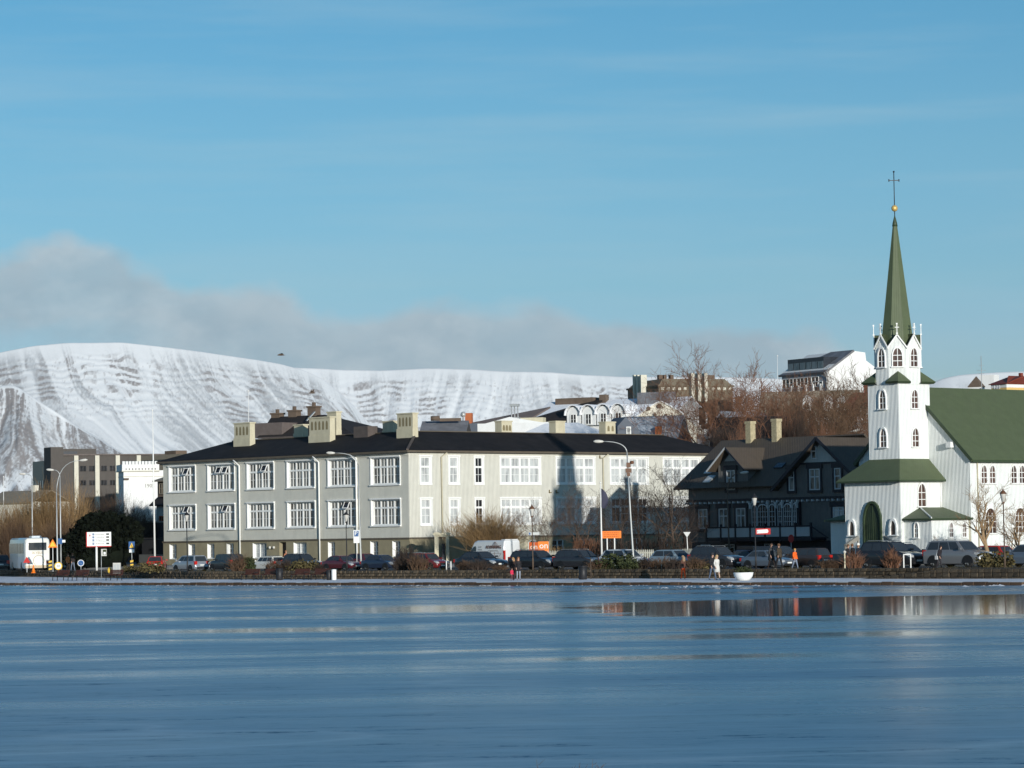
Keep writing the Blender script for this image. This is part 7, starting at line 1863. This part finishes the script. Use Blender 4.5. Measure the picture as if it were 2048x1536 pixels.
eb = thing('electric_box', 'pale grey utility box on the wall left of the crossing sign', 'box', gp(234, 266, .8)); obj('cabinet', MB().box((-.32, -.2, 0), (.32, .2, .92)), M['lampglass'], eb); obj('cabinet_door', MB().box((-.26, -.22, .1), (-.02, -.2, .8)).box((.02, -.22, .1), (.26, -.2, .8)), M['pole'], eb)
ym = thing('yellow_marker', 'small yellow lantern marker left of the utility box', 'marker', gp(219, 267, .8)); obj('lamp', MB().lathe([(.05, 0), (.16, .12), (.18, .35), (.1, .5), (.02, .55)], 10), M['sign_yellow'], ym)
# yield sign, stop sign, red and white board
d = 252; t, p = sign('yield_sign', 'back of a triangular yield sign on a white post left of the timber house', 1377, d, .85); z0, z1 = Z(1075, 1374, d, .85), Z(1064, 1374, d, .85)
obj('post', MB().tube([(0, 0, 0), (-.1, 0, z1)], .035, 8), M['pole_white'], t); obj('panel', MB().prism([(-.38, z1), (.22, z1), (-.08, z0)], 'y', -.05, -.02), M['pole'], t)
d = 263; t, p = sign('stop_sign', 'dark red octagonal stop sign on a grey post before the veranda', 1583, d, .85); zc = Z(1077, 1583, d, .85)
obj('post', post(MB(), zc, .03), M['pole'], t); q = MB().lathe([(.36, 0), (.36, .03)], 8, ph=pi / 8).mesh('octagon'); q.transform(Matrix.Rotation(pi / 2, 4, 'X')); q.transform(Matrix.Scale(.7, 4, (1, 0, 0))); obj('octagon', q, M['sign_red'], t, (0, -.05, zc))
p = onc(1512, 161.6, .86); d = p.y; t = thing('direction_board', 'red framed white direction board fixed to the lantern post', 'sign', (p.x, p.y, .86), R(-8)); mpp = d / F; z0, z1 = Z(1069, 1515, d, .86), Z(1057, 1515, d, .86)
obj('frame', MB().box((.04, -.09, z0), (1.06, -.05, z1)), M['sign_red'], t); obj('panel', MB().prism([(.12, z0 + .07), (.86, z0 + .10), (.92, (z0 + z1) / 2), (.86, z1 - .06), (.12, z1 - .10)], 'y', -.10, -.09), WS_, t); obj('mark', MB().box((.17, -.105, z0 + .12), (.20, -.10, z0 + .26)), INK, t)
# white bollards and the white hoop rail
for px, py, lab in ((893, 1122, 'left one of two thin white bollards before the gate piers'), (902, 1123, 'right one of two thin white bollards before the gate piers')):
    p = onc(px, 163, .8); t = thing('bollard', lab, 'bollard', p, 0, 'thin white bollards'); obj('post', post(MB(), zof(px, py, p.y) - .8, .045), M['pole_white'], t); obj('cap', MB().lathe([(.05, 0), (.05, .03), (.01, .05)], 8, (0, 0, zof(px, py, p.y) - .8)), M['pole'], t)
p = onc(1808, 162.3, .82); t = thing('hoop_rail', 'white hoop railing on the wall before the black crossover', 'railing', p, R(-10)); hh = zof(1808, 1109, p.y) - .82
obj('hoop', MB().bar((0, 0, 0), (0, 0, hh), .07).bar((.46, 0, 0), (.46, 0, hh), .07).bar((-.03, 0, hh), (.49, 0, hh), .07), M['pole_white'], t)
p = onc(1690, 162.3, .82); t = thing('short_post', 'short pale wooden post on the wall left of the red bush', 'post', p, 0); obj('post', MB().bar((0, 0, 0), (0, 0, zof(1690, 1106, p.y) - .82), .09), M['cream'], t); obj('knob', MB().lathe([(.02, 0), (.10, .05), (.12, .14), (.02, .22)], 8, (0, 0, zof(1690, 1106, p.y) - .86)), M['lampglass'], t)
# the rails of the church steps
rl_ = MB(); a = at(1691, 1093, 233); b_ = at(1716, 1075, 234); c = at(1769, 1075, 234); d_ = at(1787, 1088, 231)
inv = Matrix.Rotation(-CH.rot, 3, 'Z'); CM = Matrix.LocRotScale(church.location, church.rotation_euler, church.scale).inverted(); L_ = lambda v: CM @ v
obj('step_rail', MB().bar(L_(a), L_(b_), .22, .30).bar(L_(a) - Vector((0, 0, 1.4)), L_(a), .12).bar(L_(b_) - Vector((0, 0, 1.6)), L_(b_), .12), M['concrete'], church); obj('step_rail', MB().bar(L_(c), L_(d_), .22, .30).bar(L_(d_) - Vector((0, 0, 1.4)), L_(d_), .12), M['concrete'], church)
# --- benches and bins on the promenade
bl = dict(slat=MB().box((-.9, -.045, -.018), (.9, .045, .018)).mesh('slat'), leg=MB().bar((0, -.26, 0), (0, -.22, .44), .05).bar((0, .22, 0), (0, .30, .86), .05).bar((0, -.24, .43), (0, .22, .43), .05).bar((0, -.24, .64), (0, .26, .64), .04).mesh('end_frame'))
def bench(px, label):
    p = onc(px, 158.3, .26); t = thing('bench', label, 'bench', p, ST, 'dark red benches along the promenade')
    for i in range(4): obj('slat', bl['slat'], M['bench'], t, (0, -.18 + i * .105, .46))
    for i in range(4): obj('slat', bl['slat'], M['bench'], t, (0, .235 + i * .022, .54 + i * .105), (R(78), 0, 0))
    for x in (-.78, .78): obj('end_frame', bl['leg'], M['black_iron'], t, (x, 0, 0))
for px, lab in ((121, 'leftmost dark red bench, below the lamp posts'), (160, 'dark red bench under the round blue sign'), (228, 'dark red bench below the pale utility box'), (500, 'dark red bench left of the black bin, nearest the bare bush'), (540, 'dark red bench touching the black bin from the left'), (600, 'dark red bench just right of the black bin'), (640, 'dark red bench left of the white bin')): bench(px, lab)
def bin_(px, label, mt, h=.95, r=.2, c_=158.2):
    t = thing('litter_bin', label, 'bin', onc(px, c_, .26), 0, None); obj('drum', MB().lathe([(r * .8, 0), (r, .06), (r, h - .12), (r * .9, h - .1)], 14), M[mt], t); obj('lid', MB().lathe([(r * 1.06, h - .12), (r * 1.02, h - .03), (.02, h)], 14), M[mt], t)
bin_(559, 'black litter bin standing between the benches', 'black_iron', .95, .27); bin_(658, 'dark litter bin beside the white bin at the end of the benches', 'black_iron', .8, .2); bin_(668, 'white litter bin right of the red benches', 'white', .85, .19)
bin_(1166, 'black litter bin on the promenade below the charcoal estate', 'black_iron', 1.0, .3)
t = thing('thin_post', 'thin brown post against the wall right of the black bin', 'post', onc(1182, 159.5, .28)); obj('post', post(MB(), 1.55, .03), M['bark'], t)
# dry stalks frozen into the ice close to the camera
rb2 = MB(); r = random.Random(5)
for px in (1082, 1150, 1158, 1164, 1186, 1190, 1194, 1197):
    p = onz(px, 1548, 0); q = p + Vector((r.gauss(0, .05), 0, r.uniform(.10, .24))); rb2.tube([p, p.lerp(q, .5) + Vector((r.gauss(0, .02), 0, 0)), q], [.006, .005, .002], 4)
    rb2.tube([p.lerp(q, .6), p.lerp(q, .6) + Vector((r.gauss(0, .06), 0, r.uniform(.03, .08)))], [.004, .002], 4)
tag(obj('reed', rb2, M['bark']), 'few dry reed stalks frozen in the ice at the bottom edge', 'reeds', kind='stuff')
# --- birds
def bird(px, py, d, span, label, bank):
    b = MB(); b.tube([(-.22, 0, 0), (0, 0, .02), (.25, 0, 0), (.33, 0, -.01)], [.03, .08, .05, .01], 6)
    for s in (1, -1): b.add([(.12, 0, .02), (-.12, 0, .02), (-.05, s * span * .28, .10), (.14, s * span * .28, .12), (-.02, s * span * .5, .02 + bank)], [(0, 1, 2, 3), (3, 2, 4)])
    b.add([(-.2, .06, 0), (-.2, -.06, 0), (-.36, -.09, 0), (-.36, .09, 0)], [(0, 1, 2, 3)])
    tag(obj('bird', b, M['chimney_brown'], None, at(px, py, d), R(200)), label, 'bird')
bird(563, 710, 230, 1.0, 'dark gull gliding against the cloud above the mountain', .05); bird(625, 786, 250, .8, 'small dark bird flying before the snowy slope over the chimneys', .3)

# ================================================================== people
SKIN = mat('skin', (0.50, 0.30, 0.22), .6, .04)
_cl = {}
def cloth(c):
    if c not in _cl: _cl[c] = mat('cloth_%d' % len(_cl), c, .85, .12, sc=8)
    return _cl[c]
def person(label, loc, rot, h, top, legs, hair=(0.05, .03, .02), coat=0.0, stride=.22, shoes=(.03, .025, .02), arms=.12, hat=None, long_hair=False, bend=0.0, group=None, bag=None, skirt=False, bulk=1.0):
    """A walking figure facing +x: one continuous skinned body with five fingers to each hand; hair, coat skirt, hat are its children."""
    V, E, Rd = [], [], []
    def v(p, r, par=None):
        V.append(Vector(p)); Rd.append(r)
        if par is not None: E.append((par, len(V) - 1))
        return len(V) - 1
    bx = bend
    pel = v((0, 0, .96), .125 * bulk); wai = v((.01 + bx * .3, 0, 1.12), .115 * bulk, pel); che = v((.02 + bx * .6, 0, 1.32), .135 * bulk, wai); nb = v((.02 + bx * .9, 0, 1.47), .06, che); nk = v((.035 + bx, 0, 1.53), .052, nb)
    hc = v((.05 + bx * 1.1, 0, 1.62), .088, nk); ht = v((.04 + bx * 1.1, 0, 1.70), .078, hc); v((.135 + bx * 1.1, 0, 1.605), .018, hc)
    hands = []
    for s in (1, -1):
        sh = v((.01 + bx * .85, s * .17, 1.41), .072 * bulk, che); el = v((-.03 + bx * .7 - s * arms * .4, s * .235, 1.15), .052 * bulk, sh); wr = v((.03 + bx * .7 - s * arms, s * .225, .93), .034, el); pa = v((.05 + bx * .7 - s * arms * 1.1, s * .22, .86), .030, wr); hands.append(Vector(V[pa]))
        for k in range(4): v((.055 + bx * .7 - s * arms * 1.1 + .018 * (k - 1.5), s * (.218 - .006 * k), .785 - .008 * (1.5 - abs(k - 1.2))), .009, pa)
        v((.09 + bx * .7 - s * arms * 1.1, s * .205, .83), .010, pa)
        f = s * stride
        hp = v((0, s * .09, .92), .092 * bulk, pel); kn = v((f * .45 + .03, s * .095, .52), .060, hp); an = v((f, s * .095, .10), .042, kn); v((f + .14, s * .10, .045), .036, an)
    me = bpy.data.meshes.new('person'); me.from_pydata(V, E, []); o = bpy.data.objects.new('tmp', me); COL.objects.link(o)
    sk = o.modifiers.new('s', 'SKIN'); sk.use_smooth_shade = True
    for i, q in enumerate(me.skin_vertices[0].data): q.radius = (Rd[i], Rd[i]); q.use_root = (i == 0)
    o.modifiers.new('d', 'SUBSURF').levels = 1
    m2 = bpy.data.meshes.new_from_object(o.evaluated_get(bpy.context.evaluated_depsgraph_get())); bpy.data.objects.remove(o); m2.name = 'person'; m2.materials.clear()
    for q in (cloth(top), cloth(legs), SKIN, cloth(shoes)): m2.materials.append(q)
    for p in m2.polygons:
        c = p.center; p.use_smooth = True
        p.material_index = 2 if (c.z > 1.50 or min((c - q).length for q in hands) < .11) else (3 if c.z < .085 else (1 if c.z < .93 and abs(c.y) < .19 else 0))
    sc = h / 1.78; r = obj('person', m2, [cloth(top), cloth(legs), SKIN, cloth(shoes)], None, loc, rot); r.scale = (sc,) * 3; tag(r, label, 'person', group)
    hb = MB().lathe([(.02, 1.795), (.075, 1.775), (.105, 1.72), (.112, 1.65), (.10, 1.60)], 12, (.025 + bx * 1.1, 0, 0)); mh = hb.mesh('hair')
    for q in mh.vertices:
        if q.co.x > .09 + bx * 1.1 and q.co.z < 1.68: q.co.z = 1.685
    obj('hair', mh, cloth(hair), r)
    if long_hair: obj('long_hair', MB().lathe([(.10, 1.70), (.125, 1.55), (.12, 1.38), (.05, 1.30)], 10, (-.05 + bx, 0, 0)), cloth(hair), r)
    if hat: obj('hat', MB().lathe([(.02, 1.86), (.09, 1.84), (.122, 1.76), (.128, 1.69), (.12, 1.68)], 12, (.03 + bx * 1.1, 0, 0)), cloth(hat), r)
    if coat:
        obj('coat', MB().lathe([(.155 * bulk, 1.22), (.165 * bulk, 1.05), (.19 * bulk, .95), (.20 * bulk + coat * .06, .95 - coat)], 14, (.01 + bx * .3, 0, 0)), cloth(top), r)
    if bag: tag(obj('shoulder_bag', MB().box((-.12, -.33, .72), (.12, -.25, 1.0)).bar((0, -.29, 1.0), (0, -.14, 1.44), .03), cloth(bag), r))
    return r
def onp(px, c_): return onc(px, c_, .20 + .10 * (c_ - 152.36) / 8.24)
ZP = .27
person('woman in a short pale coat walking beside a man in black', onp(1434, 156.2), RT - R(10), 1.72, (.62, .60, .56), (.55, .38, .28), (.42, .30, .16), .38, .2, (.45, .30, .2), long_hair=True)
person('man in a black jacket walking left of the woman in the pale coat', onp(1425, 156.0), RT - R(4), 1.82, (.018, .018, .022), (.09, .12, .18), (.05, .03, .02), .08, .24, hat=(.03, .03, .035))
person('woman in a black coat and pale jeans standing right of the pink child', onp(1037, 156.3), R(-70), 1.70, (.02, .018, .02), (.28, .31, .36), (.22, .10, .05), .22, .06, (.2, .08, .04), long_hair=True)
person('woman in a dark brown coat bending beside the child in pink', onp(1028, 157.0), R(-120), 1.66, (.05, .028, .022), (.05, .03, .03), (.34, .20, .09), .25, .1, bend=.08, long_hair=True)
person('small child in a bright pink jacket before the two women', onp(1024, 155.6), R(-60), .92, (.62, .03, .08), (.12, .04, .05), (.1, .05, .03), .05, .1, bulk=1.3)
person('walker in a long brown coat and bright orange trousers by the wall', onp(1367, 158.0), LF, 1.66, (.10, .045, .03), (.85, .10, .015), (.30, .20, .12), .10, .12, (.5, .45, .4), long_hair=True, bulk=1.15)
person('man in a dark grey coat behind the wall, left one of two walkers', onc(1543, 163.3, .84), RT, 1.80, (.04, .042, .045), (.03, .02, .018), (.10, .06, .04), .30, .26, bulk=1.1)
person('man in an olive brown jacket behind the wall, right one of two walkers', onc(1559, 163.0, .84), LF, 1.80, (.055, .042, .028), (.015, .014, .016), (.12, .06, .03), .12, .26, (.5, .48, .42), bulk=1.1)
person('child in a bright orange jacket and jeans behind the wall', onc(1590, 163.0, .84), RT, 1.45, (.85, .13, .015), (.20, .24, .32), (.45, .25, .08), .06, .26, bulk=1.35)
person('person in black with head bowed, left in the group by the red bush', onc(1695, 165.2, .82), RT, 1.70, (.016, .015, .018), (.05, .04, .04), (.12, .06, .03), .15, .1, bend=.06)
person('person in a black coat in the middle of the group by the red bush', onc(1706, 166.0, .82), LF, 1.74, (.014, .013, .016), (.10, .09, .09), (.16, .08, .04), .25, .1)
person('person with a white cap in the group by the red bush', onc(1718, 165.4, .82), LF, 1.72, (.012, .013, .02), (.02, .02, .03), (.3, .15, .07), .2, .1, hat=(.75, .72, .66))
person('person in dark clothes leaning over by the grey silver crossover', onc(1878, 164.0, .82), RT, 1.55, (.02, .016, .02), (.03, .025, .03), (.03, .02, .02), .1, .16, bend=.16, bag=(.55, .55, .55))
person('person in a rust orange top by the school doorway', onc(572, 183.0, .80), RT, 1.70, (.42, .16, .08), (.04, .03, .03), (.25, .12, .06), .1, .1)
person('man in a dark jacket and blue jeans left of the round conifer', gp(146, 289, .82), LF, 1.74, (.03, .022, .02), (.14, .17, .22), (.15, .08, .04), .06, .2)
person('person in an orange top before the white car by the lamp posts', gp(136, 292, .82), RT, 1.66, (.60, .20, .06), (.05, .035, .03), (.2, .1, .05), .1, .1)
# ================================================================== the air
hz = MB(); hz.box((-3600, -450, -6), (4200, 16500, 960)); hm = bpy.data.materials.new('thin_air'); hm.use_nodes = True
hm.node_tree.nodes.clear(); pv_ = N(hm.node_tree.nodes, 'ShaderNodeVolumePrincipled'); pv_.inputs['Color'].default_value = (0.90, 0.95, 1.0, 1); pv_.inputs['Density'].default_value = 1.3e-5; pv_.inputs['Anisotropy'].default_value = 0.2
ho = N(hm.node_tree.nodes, 'ShaderNodeOutputMaterial'); hm.node_tree.links.new(pv_.outputs[0], ho.inputs['Volume'])
o = obj('haze', hz, hm); tag(o, 'thin pale air between the lake and the snowy mountain', 'haze', kind='stuff')
